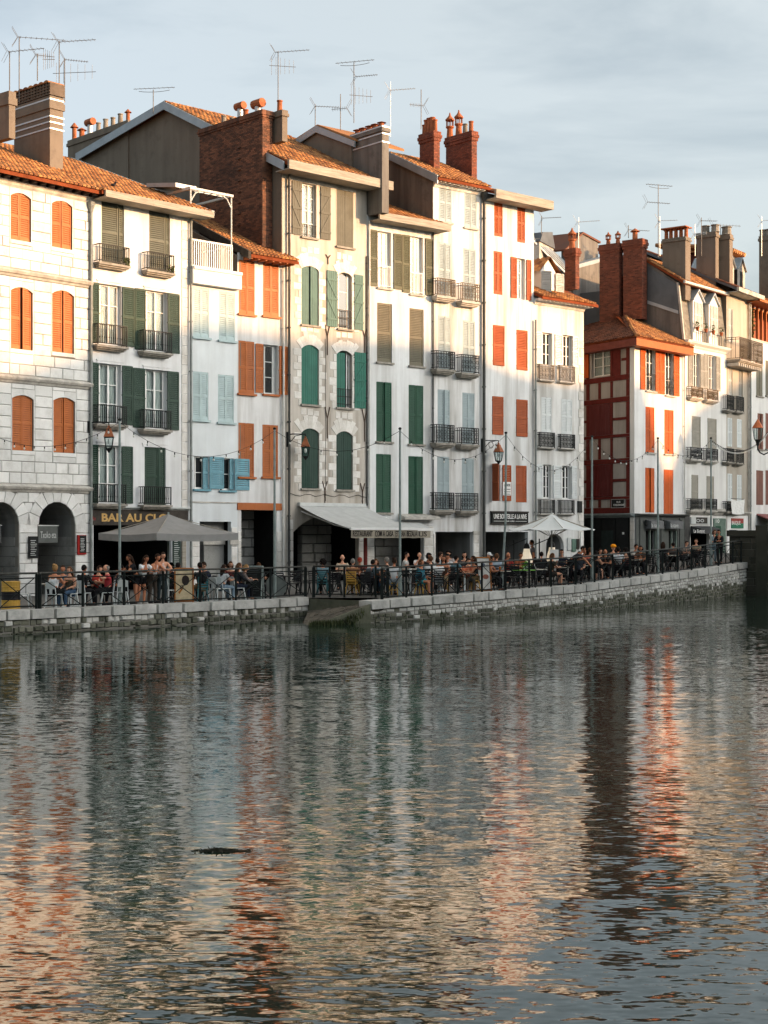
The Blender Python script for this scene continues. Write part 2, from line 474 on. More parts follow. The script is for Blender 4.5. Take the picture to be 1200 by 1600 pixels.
def arc_pts(ua, ub, zs, rise, n=10):
    w = (ub - ua) / 2; rad = (w * w + rise * rise) / (2 * rise); cz = zs + rise - rad; um = (ua + ub) / 2
    a0 = math.asin(min(1, w / rad))
    if rise > w: a0 = math.pi - a0
    return [(um + rad * math.sin(-a0 + 2 * a0 * i / n), cz + rad * math.cos(-a0 + 2 * a0 * i / n)) for i in range(n + 1)]

def wall_with_holes(mb, u0, u1, z0, z1, holes, reveal=0.22, y=0.0):
    """front sheet with openings; hole = (ua, ub, za, zb, rise)"""
    us = sorted({u0, u1, *[h[0] for h in holes], *[h[1] for h in holes]}); zs = sorted({z0, z1, *[h[2] for h in holes], *[h[3] for h in holes]})
    us = [x for x in us if u0 <= x <= u1]; zs = [x for x in zs if z0 <= x <= z1]
    for a, b in zip(us, us[1:]):
        for c, d in zip(zs, zs[1:]):
            mu, mz = (a + b) / 2, (c + d) / 2
            if any(h[0] < mu < h[1] and h[2] < mz < h[3] for h in holes): continue
            mb.quad((a, y, c), (b, y, c), (b, y, d), (a, y, d))
    for ua, ub, za, zb, rise in holes:
        r = y + reveal
        zt = zb - rise if rise else zb
        mb.quad((ua, y, za), (ua, y, zt), (ua, r, zt), (ua, r, za))
        mb.quad((ub, y, zt), (ub, y, za), (ub, r, za), (ub, r, zt))
        mb.quad((ua, y, za), (ua, r, za), (ub, r, za), (ub, y, za))
        if not rise:
            mb.quad((ua, y, zb), (ub, y, zb), (ub, r, zb), (ua, r, zb))
        else:
            p = arc_pts(ua, ub, zt, rise); h = len(p) // 2
            for i in range(len(p) - 1):
                (a, c), (b, d) = p[i], p[i + 1]
                mb.quad((a, y, c), (b, y, d), (b, r, d), (a, r, c))
                cu = ua if i < h else ub
                mb.add([(cu, y, zb), (a, y, c), (b, y, d)], [(0, 1, 2)])
            mb.add([(ua, y, zb), (p[h][0], y, p[h][1]), (ub, y, zb)], [(0, 1, 2)])
    return mb
# ------------------------------------------------------------------ building kit
LEAF = {}
def leaf_mesh(w, h, kind, mat):
    """shutter leaf, hinge corner at origin, x across, front at y=0, back at y=.04"""
    key = (round(w, 2), round(h, 2), kind, mat.name)
    if key in LEAF: return LEAF[key]
    mb = MB(); t = 0.04
    if kind in ('louver', 'louver3'):
        st = 0.06 if w > 0.3 else 0.045
        mb.box(0, st, 0, t, 0, h); mb.box(w - st, w, 0, t, 0, h)
        rails = [0, h * 0.47, h - 0.09] if kind == 'louver' else [0, h * 0.3, h * 0.62, h - 0.09]
        for z in rails: mb.box(st, w - st, 0.002, t - 0.002, z, z + (0.10 if z else 0.13))
        lims = [(rails[i] + (0.13 if i == 0 else 0.10), rails[i + 1]) for i in range(len(rails) - 1)]
        for za, zb in lims:
            n = max(3, int((zb - za) / 0.078)); p = (zb - za) / n
            for i in range(n):
                z = za + i * p
                mb.quad((st, 0.006, z), (w - st, 0.006, z), (w - st, 0.026, z + p * .80), (st, 0.026, z + p * .80))
                mb.quad((st, 0.006, z), (st, 0.034, z - .004), (w - st, 0.034, z - .004), (w - st, 0.006, z))
        mb.box(st, w - st, 0.055, 0.058, 0.1, h - 0.05)
    else:
        n = max(3, round(w / 0.13))
        for i in range(n):
            a, b = w * i / n, w * (i + 1) / n
            mb.box(a + 0.004, b - 0.004, random.uniform(0, 0.006), t - 0.008, random.uniform(0, 0.01), h)
        mb.box(0.01, w - 0.01, t - 0.012, t - 0.009, 0.02, h - 0.02)
        if kind == 'plank_z':
            for z in (h * 0.14, h * 0.50, h * 0.84): mb.box(0.0, w, -0.022, -0.001, z - 0.05, z + 0.05)
            for za, zb in ((h * 0.14, h * 0.50), (h * 0.50, h * 0.84)):
                mb.prism([(0.02, -0.018, za + .05), (0.10, -0.018, za + .05), (w - 0.02, -0.018, zb - .05), (w - 0.10, -0.018, zb - .05)], (0, 0.016, 0))
        else:
            for z in (h * 0.10, h * 0.9): mb.box(0.0, w, -0.010, -0.001, z - 0.022, z + 0.022)
    # strap hinges
    for z in (h * 0.1, h * 0.5, h * 0.9): mb.box(-0.045, 0.05, 0.008, 0.03, z - 0.018, z + 0.018)
    LEAF[key] = mb.mesh('shutter', mat)
    return LEAF[key]

def leaf(H, x0, x1, z0, z1, b, kind, mat, mirror=False, ang=0.0):
    w = x1 - x0
    o = obj('shutter', leaf_mesh(w, z1 - z0, kind, mat), H.root)
    if mirror:
        o.location = (x1, b, z0); o.scale = (-1, 1, 1); o.rotation_euler = (0, 0, ang)
    else:
        o.location = (x0, b, z0); o.rotation_euler = (0, 0, -ang)
    return o

def window(H, u0, u1, z0, z1, cols=2, rows=3, mat=None, b=0.16, curtain=True, room=None, name='window'):
    mat = mat or M['white_paint']; e = 0.055
    mb = MB()
    mb.box(u0, u0 + e, b, b + .05, z0, z1); mb.box(u1 - e, u1, b, b + .05, z0, z1)
    mb.box(u0 + e, u1 - e, b, b + .05, z0, z0 + e * 1.3); mb.box(u0 + e, u1 - e, b, b + .05, z1 - e, z1)
    W, Hh = (u1 - u0 - 2*e) / cols, (z1 - z0 - 2.3*e) / rows
    for i in range(1, cols): 
        x = u0 + e + W * i; q = 0.045 if cols == 2 else 0.02
        mb.box(x - q, x + q, b - .012, b + .045, z0 + e*1.3, z1 - e)
    for j in range(1, rows):
        z = z0 + 1.3*e + Hh * j
        mb.box(u0 + e, u1 - e, b + .004, b + .04, z - .016, z + .016)
    f = mb.build(name, mat, H.root)
    for i in range(cols):
        for j in range(rows):
            p = MB().box(u0 + e + W*i + .01, u0 + e + W*(i+1) - .01, b + .02, b + .026, z0 + 1.3*e + Hh*j + .01, z0 + 1.3*e + Hh*(j+1) - .01)
            p.build('pane', M['glass'] if curtain else M['pane_dark'], f)
    if curtain:
        for s in (0, 1):
            c = MB(); n = 10; xa = u0 + e + (u1 - u0 - 2*e) * (0.5 * s); xb = xa + (u1 - u0 - 2*e) * 0.5
            pr = [(xa + (xb - xa) * i / n, b + .10 + (.018 if i % 2 else -.012)) for i in range(n + 1)]
            for (xx, yy), (x2, y2) in zip(pr, pr[1:]): c.quad((xx, yy, z0 + .08), (x2, y2, z0 + .08), (x2, y2, z1 - .03), (xx, yy, z1 - .03))
            c.build('curtain', M['curtain'], f)
    r = MB()   # the room behind
    y0, y1 = b + .06, b + 1.1
    r.quad((u0, y1, z0), (u1, y1, z0), (u1, y1, z1), (u0, y1, z1)); r.quad((u0, y0, z0), (u0, y1, z0), (u0, y1, z1), (u0, y0, z1))
    r.quad((u1, y0, z0), (u1, y1, z0), (u1, y1, z1), (u1, y0, z1)); r.quad((u0, y0, z1), (u1, y0, z1), (u1, y1, z1), (u0, y1, z1)); r.quad((u0, y0, z0), (u1, y0, z0), (u1, y1, z0), (u0, y1, z0))
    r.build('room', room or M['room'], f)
    return f

def sill(H, u0, u1, z, mat=None, d=0.11, h=0.09, name='sill'):
    return MB().box(u0 - .07, u1 + .07, -d, 0.10, z - h, z - 0.004).build(name, mat or M['sill'], H.root)

def balcony(H, u0, u1, zs, zt, depth=0.38, style='plain', slab=0.16, mat=None, iron=None, plants=0, b0=0.0):
    """stone shelf with an iron guard: zs = shelf top, zt = rail top"""
    iron = iron or M['black_iron']; mat = mat or M['sill']
    mb = MB()
    y = b0 - depth
    mb.box(u0 - .06, u1 + .06, y - .05, b0 - .003, zs - slab * .45, zs)
    mb.box(u0 - .02, u1 + .02, y + .03, b0 - .003, zs - slab * .75, zs - slab * .45 - .001)
    mb.box(u0 + .04, u1 - .04, y + .12, b0 - .003, zs - slab, zs - slab * .75 - .001)
    B = mb.build('balcony', mat, H.root)
    r = MB(); rr = .012
    for z in (zt, zs + .07) + ((zt - .12,) if style != 'plain' else ()):
        r.box(u0, u1, y - .018, y + .018, z - .018, z + .018)
        for x in (u0, u1): r.box(x - .016, x + .016, y + .018, b0, z - .016, z + .016)
    for x in (u0, u1): r.box(x - .02, x + .02, y - .02, y + .02, zs, zt + .015)
    n = max(4, int((u1 - u0) / 0.105))
    for i in range(1, n): 
        x = u0 + (u1 - u0) * i / n
        r.box(x - rr, x + rr, y - rr, y + rr, zs + .07, zt)
        if style == 'plain': r.ball((x, y, (zs + zt) / 2 - .1), .028, .028, .05, 5, 4)
    for x in (u0, u1):
        for k in (1, 2): r.box(x - rr, x + rr, y + depth * k / 3 - rr, y + depth * k / 3 + rr, zs + .07, zt)
    if style == 'scroll':
        w = (u1 - u0) / max(2, n // 2)
        for i in range(max(2, n // 2)):
            cx = u0 + w * (i + .5); cz = (zs + zt) / 2 - .02
            for rad, oz in ((w * .36, .12), (w * .36, -.12)):
                r.tube([(cx + rad * math.cos(a * .7), y, cz + oz + rad * math.sin(a * .7)) for a in range(10)], .011, 4)
    r.build('railing', iron, B)
    for k in range(plants):
        p = MB(); x = u0 + (u1 - u0) * (k + .6) / (plants + .2)
        p.lathe([(.05, 0), (.08, .14)], (x, y + .14, zs + .01), 8)
        p.build('flower_pot', M['pot'], B)
        q = MB()
        for j in range(26):
            a, rad, zz = random.uniform(0, 6.28), random.uniform(0, .16), random.uniform(.12, .42)
            c = Vector((x + rad * math.cos(a), y + .12 + rad * math.sin(a) * .8, zs + zz))
            e1 = Vector((random.uniform(-1, 1), random.uniform(-1, 1), random.uniform(-1, 1))).normalized() * .05
            e2 = e1.cross(Vector((.3, .5, .8))).normalized() * .03
            q.quad(c - e1, c + e2, c + e1, c - e2)
        q.build('foliage', M['leaf'], B)
    return B
M['leaf'] = per_piece('leaves', (0.05, 0.09, 0.03), (0.10, 0.12, 0.04), dirt_amt=0.1)

def pipe(H, u, z0, z1, r=0.055, mat=None, y=-0.10, hopper=False, top=None):
    mb = MB(); mb.tube([(u, y, z0), (u, y, z1)] + ([top] if top else []), r, 8)
    z = z0 + 0.8
    while z < z1: mb.lathe([(r * 1.35, 0), (r * 1.35, .06)], (u, y, z), 8); mb.box(u - .015, u + .015, y, 0.0, z, z + .04); z += 2.1
    if hopper: mb.lathe([(r, 0), (r * 1.5, .12), (r * 2.6, .3), (r * 2.6, .42)], (u, y, z1 - .2), 8)
    return mb.build('downpipe', mat or M['pipe'], H.root, smooth=False)

def tile_rows(mb, u0, u1, p0, p1, du=0.21, dl=0.36, rad=0.085, hip=None):
    """cover tiles on a slope from p0=(b,z) at the eave up to p1; each tile a half-round trough laid over the one below"""
    (b0, z0), (b1, z1) = p0, p1
    Ls = math.hypot(b1 - b0, z1 - z0); sb, sz = (b1 - b0) / Ls, (z1 - z0) / Ls; nb, nz = -sz, sb
    nr, nc = max(1, int(Ls / dl)), max(1, int((u1 - u0) / du))
    dl = Ls / nr; du = (u1 - u0) / nc; K = 4
    for r in range(nr):
        for c in range(nc):
            u = u0 + du * (c + .5) + random.uniform(-.008, .008)
            if hip and not hip(u, b0 + sb * dl * (r + .5)): continue
            la, lb = dl * r - .04 + random.uniform(-.015, .015), dl * (r + 1) + .03
            vs = []
            for l, ra, lift in ((la, rad, .032), (lb, rad * .82, .0)):
                for k in range(K + 1):
                    a = math.pi * k / K; h = ra * math.sin(a) + lift + .01
                    vs.append((u + ra * math.cos(a), b0 + sb * l + nb * h, z0 + sz * l + nz * h))
            fs = [(k, k + 1, K + 2 + k, K + 1 + k) for k in range(K)]
            fs.append(tuple(range(K + 1)))
            mb.add(vs, fs)

def roof(H, u0, u1, eave, ridge, back=None, mat=None, tmat=None, tiles=True, th=0.14, hip=None, dl=0.36, du=0.21, cap=True):
    """gabled roof piece: eave/ridge/back are (b, z) of the upper face"""
    (b0, z0), (b1, z1) = eave, ridge
    mb = MB()
    prof = [eave, ridge] + ([back] if back else [])
    prof += [(b, z - th) for b, z in reversed(prof)]
    mb.prism([(u0, b, z) for b, z in prof], (u1 - u0, 0, 0))
    R_ = mb.build('roof', mat or M['tile_bed'], H.root)
    if tiles:
        t = MB(); tile_rows(t, u0, u1, eave, ridge, du, dl, hip=hip)
        if cap:   # ridge tiles
            n = max(1, int((u1 - u0) / .4)); 
            for i in range(n):
                a, b = u0 + (u1 - u0) * i / n, u0 + (u1 - u0) * (i + 1) / n + .03
                vs = [(x, b1 + r * math.cos(math.pi * k / 5), z1 - .02 + r * math.sin(math.pi * k / 5)) for x, r in ((a, .13), (b, .115)) for k in range(6)]
                t.add(vs, [(k, k + 1, 7 + k, 6 + k) for k in range(5)] + [tuple(range(6))])
        t.build('roof_tiles', tmat or M['tile'], R_, kind='stuff')
    return R_

def rafter_ends(H, u0, u1, b, z, mat, step=0.42):
    mb = MB(); n = int((u1 - u0) / step)
    for i in range(n + 1):
        u = u0 + .06 + (u1 - u0 - .12) * i / n
        mb.box(u - .04, u + .04, b + .05, .02, z - .15, z - .02)
    return mb.build('rafter_ends', mat, H.root)

def body(H, ze, br, zr, bb=None, mat_l=None, mat_r=None, u0=0.0, u1=None, z0=0.0, back_b=None, back_z=None):
    """party walls and rear of the house; ze = wall top at the front, ridge at (br, zr)"""
    u1 = H.W if u1 is None else u1
    bb = back_b or br * 2; zb = back_z or ze
    for u, m in ((u0, mat_l), (u1, mat_r)):
        if m is None: continue
        s = 0.004 if u == u0 else -0.004
        MB().prism([(u + s, 0.003, z0), (u + s, 0.003, ze), (u + s, br, zr), (u + s, bb, zb), (u + s, bb, z0)], (0.18 if u == u0 else -0.18, 0, 0)).build('party_wall', m, H.root)
    MB().box(u0 + .2, u1 - .2, bb - .2, bb - .02, z0, zb - .05).build('rear_wall', mat_l or mat_r or M['gable'], H.root)

def bricks(mb, axis, a0, a1, c, z0, z1, out, bl=0.235, bh=0.078, proud=0.012):
    """running-bond bricks on a vertical face; axis 'u' = face lies along x at y=c, 'b' = along y at x=c; out = outward sign"""
    nr = max(1, int((z1 - z0) / bh)); h = (z1 - z0) / nr
    for r in range(nr):
        za, zb = z0 + r * h + .006, z0 + (r + 1) * h - .006
        x = a0 - (bl / 2 if r % 2 else 0)
        while x < a1 - .01:
            xa, xb = max(a0, x + .006), min(a1, x + bl - .006)
            if xb - xa > .03:
                p = out * (proud + random.uniform(-.004, .006))
                if axis == 'u':
                    A, B = [(xa, c, za), (xb, c, za), (xb, c, zb), (xa, c, zb)], [(xa, c + p, za), (xb, c + p, za), (xb, c + p, zb), (xa, c + p, zb)]
                else:
                    A, B = [(c, xa, za), (c, xb, za), (c, xb, zb), (c, xa, zb)], [(c + p, xa, za), (c + p, xb, za), (c + p, xb, zb), (c + p, xa, zb)]
                mb.add(A + B, [(4, 5, 6, 7), (0, 1, 5, 4), (1, 2, 6, 5), (2, 3, 7, 6), (3, 0, 4, 7)])
            x += bl

def chimney(H, u0, u1, b0, b1, z0, z1, kind='brick', mat=None, pots=(), cap=0.25, straps=(), pot_h=0.5):
    """stack; pots = list of (fraction along b, radius, height, style)"""
    core = MB().box(u0, u1, b0, b1, z0, z1)
    if kind == 'brick':
        C = core.build('chimney', M['brick_mortar'], H.root)
        k = MB()
        bricks(k, 'b', b0, b1, u0, z0, z1 - cap, -1); bricks(k, 'b', b0, b1, u1, z0, z1 - cap, 1)
        bricks(k, 'u', u0, u1, b0, z0, z1 - cap, -1); bricks(k, 'u', u0, u1, b1, z0, z1 - cap, 1)
        k.build('bricks', mat or M['brick'], C, kind='stuff')
        m2 = mat or M['brick']
        for i, (o, za, zb) in enumerate(((.045, z1 - cap, z1 - cap * .66), (.085, z1 - cap * .66 + .002, z1 - cap * .3), (.05, z1 - cap * .3 + .002, z1 + .03))):
            k2 = MB()
            for ax, a0_, a1_, c, s in (('b', b0 - o, b1 + o, u0 - o, -1), ('b', b0 - o, b1 + o, u1 + o, 1), ('u', u0 - o, u1 + o, b0 - o, -1), ('u', u0 - o, u1 + o, b1 + o, 1)):
                bricks(k2, ax, a0_, a1_, c, za, zb, s)
            k2.box(u0 - o, u1 + o, b0 - o, b1 + o, za, zb)
            k2.build('cap_course', m2, C, kind='stuff')
    else:
        C = core.build('chimney', mat or M['gable'], H.root)
        MB().box(u0 - .06, u1 + .06, b0 - .06, b1 + .06, z1 - cap, z1 - cap * .45).build('cap_course', mat or M['gable'], C)
        MB().box(u0 - .02, u1 + .02, b0 - .02, b1 + .02, z1 - cap * .45 + .002, z1 + .03).build('cap_top', mat or M['gable'], C)
    for z in straps:
        s = MB(); e = .02
        s.box(u0 - e, u0 - .004, b0 - e, b1 + e, z - .035, z + .035); s.box(u0 - e, u1 + e, b0 - e, b0 - .004, z - .035, z + .035); s.box(u1 + .004, u1 + e, b0 - e, b1 + e, z - .035, z + .035)
        s.build('strap', M['steel'], C)
    um = (u0 + u1) / 2
    for f, r, h, st in pots:
        p = MB(); y = b0 + (b1 - b0) * f; z = z1 + .03; m = M['pot']
        if st == 'pot': p.lathe([(r * 1.15, 0), (r, .06), (r * .9, h - .07), (r * 1.12, h - .05), (r * 1.12, h)], (um, y, z), 10)
        elif st == 'grey': p.lathe([(r * 1.15, 0), (r, .06), (r * .9, h - .07), (r * 1.12, h - .05), (r * 1.12, h)], (um, y, z), 10); m = M['pot_grey']
        elif st == 'lantern':
            p.lathe([(r, 0), (r * .8, h * .4), (r * 1.2, h * .45), (r * 1.2, h * .5)], (um, y, z), 10)
            for a in range(6): p.tube([(um + r * 1.0 * math.cos(a * 1.047), y + r * math.sin(a * 1.047), z + h * .5), (um + r * math.cos(a * 1.047), y + r * math.sin(a * 1.047), z + h * .75)], .03, 4)
            p.lathe([(r * 1.3, h * .75), (r * 1.35, h * .8), (r * .6, h * .92), (.05, h), (.03, h * 1.1)], (um, y, z), 10)
        elif st == 'cap':
            p.lathe([(r, 0), (r * .95, h * .7)], (um, y, z), 10); p.lathe([(r * 1.9, h * .72), (.03, h)], (um, y, z), 10)
        elif st == 'cowl':
            q = MB(); q.lathe([(r, 0), (r, h * .6)], (um, y, z), 10); q.build('flue', M['alu'], C)
            p.tube([(um - .0, y - r * 2.2, z + h * .8), (um, y + r * 2.2, z + h * .8)], r * 1.35, 10)
        p.build('chimney_pot', m, C, smooth=False)
    return C

ANT_N = 0
def antenna(label, px, py0, py1, Y, booms=(), mat='antenna_dark', r=0.022, rz=None):
    """mast with booms; boom = (py, px_from, px_to, style); built as real rods at distance Y, booms turned a little off the picture"""
    s = F / Y
    x = (px - CX) * Y / F; z0 = HC + (YH - py0) / s; z1 = HC + (YH - py1) / s
    T = thing('antenna', label, 'antenna', (x, Y, z0), 0, 'television antennas on the roofs')
    MB().tube([(0, 0, 0), (0, 0, z1 - z0)], r, 6).build('mast', M[mat], T)
    for py, pa, pb, st in booms:
        z = HC + (YH - py) / s - z0; xa, xb = (pa - px) / s, (pb - px) / s
        mb = MB(); sk = random.uniform(.15, .35) * (1 if random.random() < .5 else -1)
        A, B = Vector((xa, xa * sk, z)), Vector((xb, xb * sk, z + random.uniform(-.03, .05)))
        mb.tube([A, B], .013, 5)
        d = (B - A).normalized(); n = 9 if st != 'comb' else 6
        for i in range(n):
            c = A.lerp(B, (i + .5) / n)
            if st == 'vert' or st == 'comb':
                hh = (.09 if st == 'vert' else .45 * (1 - .4 * i / n))
                mb.tube([c - Vector((0, 0, hh)), c + Vector((0, 0, hh))], .007, 4)
            else:
                e = Vector((-d.y, d.x, 0)) * .16; mb.tube([c - e, c + e], .008, 4)
        if st in ('yagi', 'vert'):
            far = A if abs(xa) > abs(xb) else B; near = B if far is A else A
            dd = (far - near).normalized(); 
            for sg in (1, -1):
                for q in (-.10, .10):
                    sd = Vector((-dd.y, dd.x, 0)) * q
                    mb.tube([near + sd, near - dd * .24 + Vector((0, 0, .40 * sg)) + sd], .008, 4)
        if st == 'loop':
            mb.tube([A.lerp(B, t) + Vector((0, 0, -.16 * math.sin(math.pi * t) ** .5 - .02)) for t in [i / 8 for i in range(1, 8)]], .012, 4)
        mb.build('boom', M[mat], T)
    return T

def do_openings(H, spec, mats, default='louver', reveal=0.2):
    """spec rows -> holes, then shutters, windows, balconies. Each: dict(x=(x0,x1), y=(y0,y1), kind, ...)"""
    holes = []
    for o in spec:
        xc = sum(o['x']) / 2
        o['u'] = tuple(H.u(x) for x in o['x']); o['zz'] = (H.z(xc, o['y'][1]), H.z(xc, o['y'][0]))
        o['r'] = o.get('rise', 0) * (o['u'][1] - o['u'][0])
        holes.append((*o['u'], *o['zz'], o['r']))
    return holes

def fill_openings(H, spec):
    for o in spec:
        u0, u1 = o['u']; z0, z1 = o['zz']; m = o.get('m'); k = o.get('leaf', 'louver')
        if o['kind'] == 'C':      # closed pair of leaves
            mid = u0 + (u1 - u0) * o.get('split', .5); g = .012
            a1, a2 = o.get('ajar') or (random.choice((0, 0, 0, .04, .09)), random.choice((0, 0, 0, .03, .08, .14)))
            leaf(H, u0 + g, mid - .006, z0 + .01, z1 - .012, o.get('b', .05), k, m, False, a1)
            leaf(H, mid + .006, u1 - g, z0 + .01, z1 - .012, o.get('b', .05), k, m, True, a2)
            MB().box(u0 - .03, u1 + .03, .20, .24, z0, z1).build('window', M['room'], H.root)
        elif o['kind'] == 'O':    # open: window, leaves folded back on the wall
            wx = o.get('wx'); wu = (H.u(wx[0], .16), H.u(wx[1], .16)) if wx else (u0, u1)
            window(H, max(u0 + .004, wu[0]), min(u1 - .004, wu[1]) if wx is None else min(u1 - .004, wu[1]), z0 + .004, z1 - .004, o.get('cols', 2), o.get('rows', 3), o.get('frame'), .16, o.get('curtain', True), o.get('room'))
            if wx and wu[1] < u1 - .05: MB().box(wu[1] + .002, u1 + .03, .18, .22, z0, z1).build('window_side', o.get('frame') or M['white_paint'], H.root)
        if o['kind'] in 'OC':
            for lv in o.get('leaves', ()):
                x0, x1 = lv[0], lv[1]; lk = lv[2] if len(lv) > 2 else k; bb = -.055
                ua, ub = H.u(x0, bb), H.u(x1, bb)
                dy = o.get('lz', (0, 0))
                leaf(H, ua, ub, z0 + .02, z1 - .01, bb, lk, m, (ua + ub) < (u0 + u1))
        if o.get('sill', False):
            sill(H, u0, u1, z0, o.get('sm'))
        if 'bal' in o:
            bx0, bx1, by0, by1 = o['bal'][:4]; d = o.get('bd', .36)
            ua, ub = H.u(bx0, -d), H.u(bx1, -d); xm = (bx0 + bx1) / 2
            balcony(H, ua, ub, H.z(xm, by1, -d), H.z(xm, by0, -d), d, o.get('bs', 'plain'), o.get('slab', .2), o.get('sm'), o.get('iron'), o.get('plants', 0))
# ------------------------------------------------------------------ water
m, n, l, bs = new_mat('river_water')
geo = n.new('ShaderNodeNewGeometry')
def slope(scale, amp, detail, mapscale, rough=.5, w=0.0):
    mp = n.new('ShaderNodeMapping'); mp.inputs['Scale'].default_value = mapscale; mp.inputs['Location'].default_value = (w, w * .7, 0)
    mp.inputs['Rotation'].default_value = (0, 0, R(8))
    l.new(geo.outputs['Position'], mp.inputs['Vector'])
    t = n.new('ShaderNodeTexNoise'); t.inputs['Scale'].default_value = scale; t.inputs['Detail'].default_value = detail; t.inputs['Roughness'].default_value = rough
    l.new(mp.outputs['Vector'], t.inputs['Vector'])
    s = n.new('ShaderNodeVectorMath'); s.operation = 'SUBTRACT'; s.inputs[1].default_value = (.5, .5, .5); l.new(t.outputs['Color'], s.inputs[0])
    k = n.new('ShaderNodeVectorMath'); k.operation = 'MULTIPLY'; k.inputs[1].default_value = (amp * .6, amp, 0); l.new(s.outputs[0], k.inputs[0])
    return k.outputs[0]
W1 = slope(4.4, .14, 3, (.45, 1, 1)); W2 = slope(13.0, .25, 2, (.36, 1, 1), .55, 3.0); W3 = slope(.8, .045, 2, (.6, 1, 1), .5, 9.0)
ad = n.new('ShaderNodeVectorMath'); ad.operation = 'ADD'; l.new(W1, ad.inputs[0]); l.new(W2, ad.inputs[1])
# lanes of calmer and livelier water
lane = ramp(n, l, noise(n, l, geo.outputs['Position'], .12, 3, .5, (.5, 1.4, 1)), .32, .66)
lm_ = n.new('ShaderNodeMapRange'); lm_.inputs['To Min'].default_value = .42; lm_.inputs['To Max'].default_value = 1.3; l.new(lane, lm_.inputs['Value'])
# the water lies calmer in the lee of the quay wall
dq = n.new('ShaderNodeVectorMath'); dq.operation = 'DOT_PRODUCT'; dq.inputs[1].default_value = (.74, -.67, 0); l.new(geo.outputs['Position'], dq.inputs[0])
lee = n.new('ShaderNodeMapRange'); lee.inputs['From Min'].default_value = -40; lee.inputs['From Max'].default_value = -12; lee.inputs['To Min'].default_value = .5; lee.inputs['To Max'].default_value = 1.0; l.new(dq.outputs['Value'], lee.inputs['Value'])
sc = n.new('ShaderNodeVectorMath'); sc.operation = 'SCALE'; l.new(ad.outputs[0], sc.inputs[0]); l.new(mul(n, l, lm_.outputs[0], lee.outputs[0]), sc.inputs['Scale'])
a2 = n.new('ShaderNodeVectorMath'); a2.operation = 'ADD'; l.new(sc.outputs[0], a2.inputs[0]); l.new(W3, a2.inputs[1])
a3 = n.new('ShaderNodeVectorMath'); a3.operation = 'ADD'; a3.inputs[1].default_value = (0, 0, 1); l.new(a2.outputs[0], a3.inputs[0])
nz = n.new('ShaderNodeVectorMath'); nz.operation = 'NORMALIZE'; l.new(a3.outputs[0], nz.inputs[0])
l.new(nz.outputs[0], bs.inputs['Normal'])
bs.inputs['Base Color'].default_value = (.013, .029, .020, 1)
bs.inputs['Roughness'].default_value = .03
bs.inputs['IOR'].default_value = 1.55
M['water'] = m
mb = MB(); mb.quad((-160, -60, 0), (160, -60, 0), (160, 260, 0), (-160, 260, 0))
mb.build('river_water', M['water'], kind='structure')

# ------------------------------------------------------------------ quay: pavement, walls, slipway
n_paving = per_piece('quay_paving', (.15, .146, .138), (.11, .108, .10), dirt=(.05, .048, .044), dirt_amt=.5, scale=.8, island=True)  # colour darkened to stand in for the shadow under the tables
PX1 = [-420, -170, 0, 100, 200, 300, 400, 450, 481]
PXM = [515, 550, 590]
PX2 = [600, 640, 700, 760, 820, 865, 910, 955, 1000, 1040, 1080, 1125, 1166]
def qpt(px):
    if px <= 481: return at(px, lerp_tab(QS1, px))
    if px < 600: return at(px, 42.35 + (43.2 - 42.35) * (px - 481) / 119)
    return at(px, lerp_tab(QS2, px))
EDGE = [qpt(px) for px in PX1 + PXM + PX2]
mb = MB()
inner = [front(px) if px < 1150 else front(1200) for px in PX1 + PXM + PX2]
rows = 6
for i in range(len(EDGE) - 1):
    for r in range(rows + 2):
        def q(e, f, k):
            v = e.lerp(f, k / rows) if k <= rows else f + (f - e).normalized() * (40 * (k - rows))
            g_ = gz(e.lerp(f, min(1, k / rows))); return (v.x, v.y, g_)
        mb.quad(q(EDGE[i], inner[i], r), q(EDGE[i+1], inner[i+1], r), q(EDGE[i+1], inner[i+1], r + 1), q(EDGE[i], inner[i], r + 1))
mb.build('quay_pavement', n_paving, kind='structure')
# ground behind and far away
far = MB(); far.quad((-900, 115, .4), (900, 115, .4), (900, 2500, .4), (-900, 2500, .4)); far.build('town_ground', painted('town_ground', (.12, .12, .115)), kind='structure')

QW = bpy.data.objects.new('quay_wall', None); COL.objects.link(QW); QW['kind'] = 'structure'
def run(P, step0, step1):
    """points along polyline with random steps"""
    out = []; d = 0.0; seg = [(a, b, (b - a).length) for a, b in zip(P, P[1:])]; tot = sum(s[2] for s in seg); x = 0
    def ptat(x):
        for a, b, ln in seg:
            if x <= ln: return a.lerp(b, x / ln), (b - a).normalized()
            x -= ln
        return seg[-1][1], (seg[-1][1] - seg[-1][0]).normalized()
    while x < tot:
        w = random.uniform(step0, step1)
        if tot - x - w < step0 * .6: w = tot - x
        out.append((*ptat(x), *ptat(min(tot, x + w)), w)); x += w
    return out
CH_ = .28
cop_me = unit_block().mesh('coping_block', M['coping'])
def coping(P, far_to=-8):
    for a, da, b, db, w in run(P, .85, 1.25):
        d = (b - a); L_ = d.length; d.normalize(); nrm = Vector((d.y, -d.x, 0))
        z = (gz(a) + gz(b)) / 2; o = obj('coping_stone', cop_me, QW)
        p = a + nrm * .10 + d * .008
        o.location = (p.x, p.y, z - CH_); tilt = math.atan2(gz(b) - gz(a), L_)
        o.rotation_euler = (0, -tilt, math.atan2(d.y, d.x)); o.scale = (L_ - .016, .62, CH_ + .03)
S1 = [qpt(px) for px in PX1]
S2 = [qpt(px) for px in [585] and PX2]
C0 = at(585, 44.6)
S2 = [at(577, 44.9)] + [at(px, lerp_tab(QS2, px)) for px in [590] + PX2]
coping(S1); coping(S2)
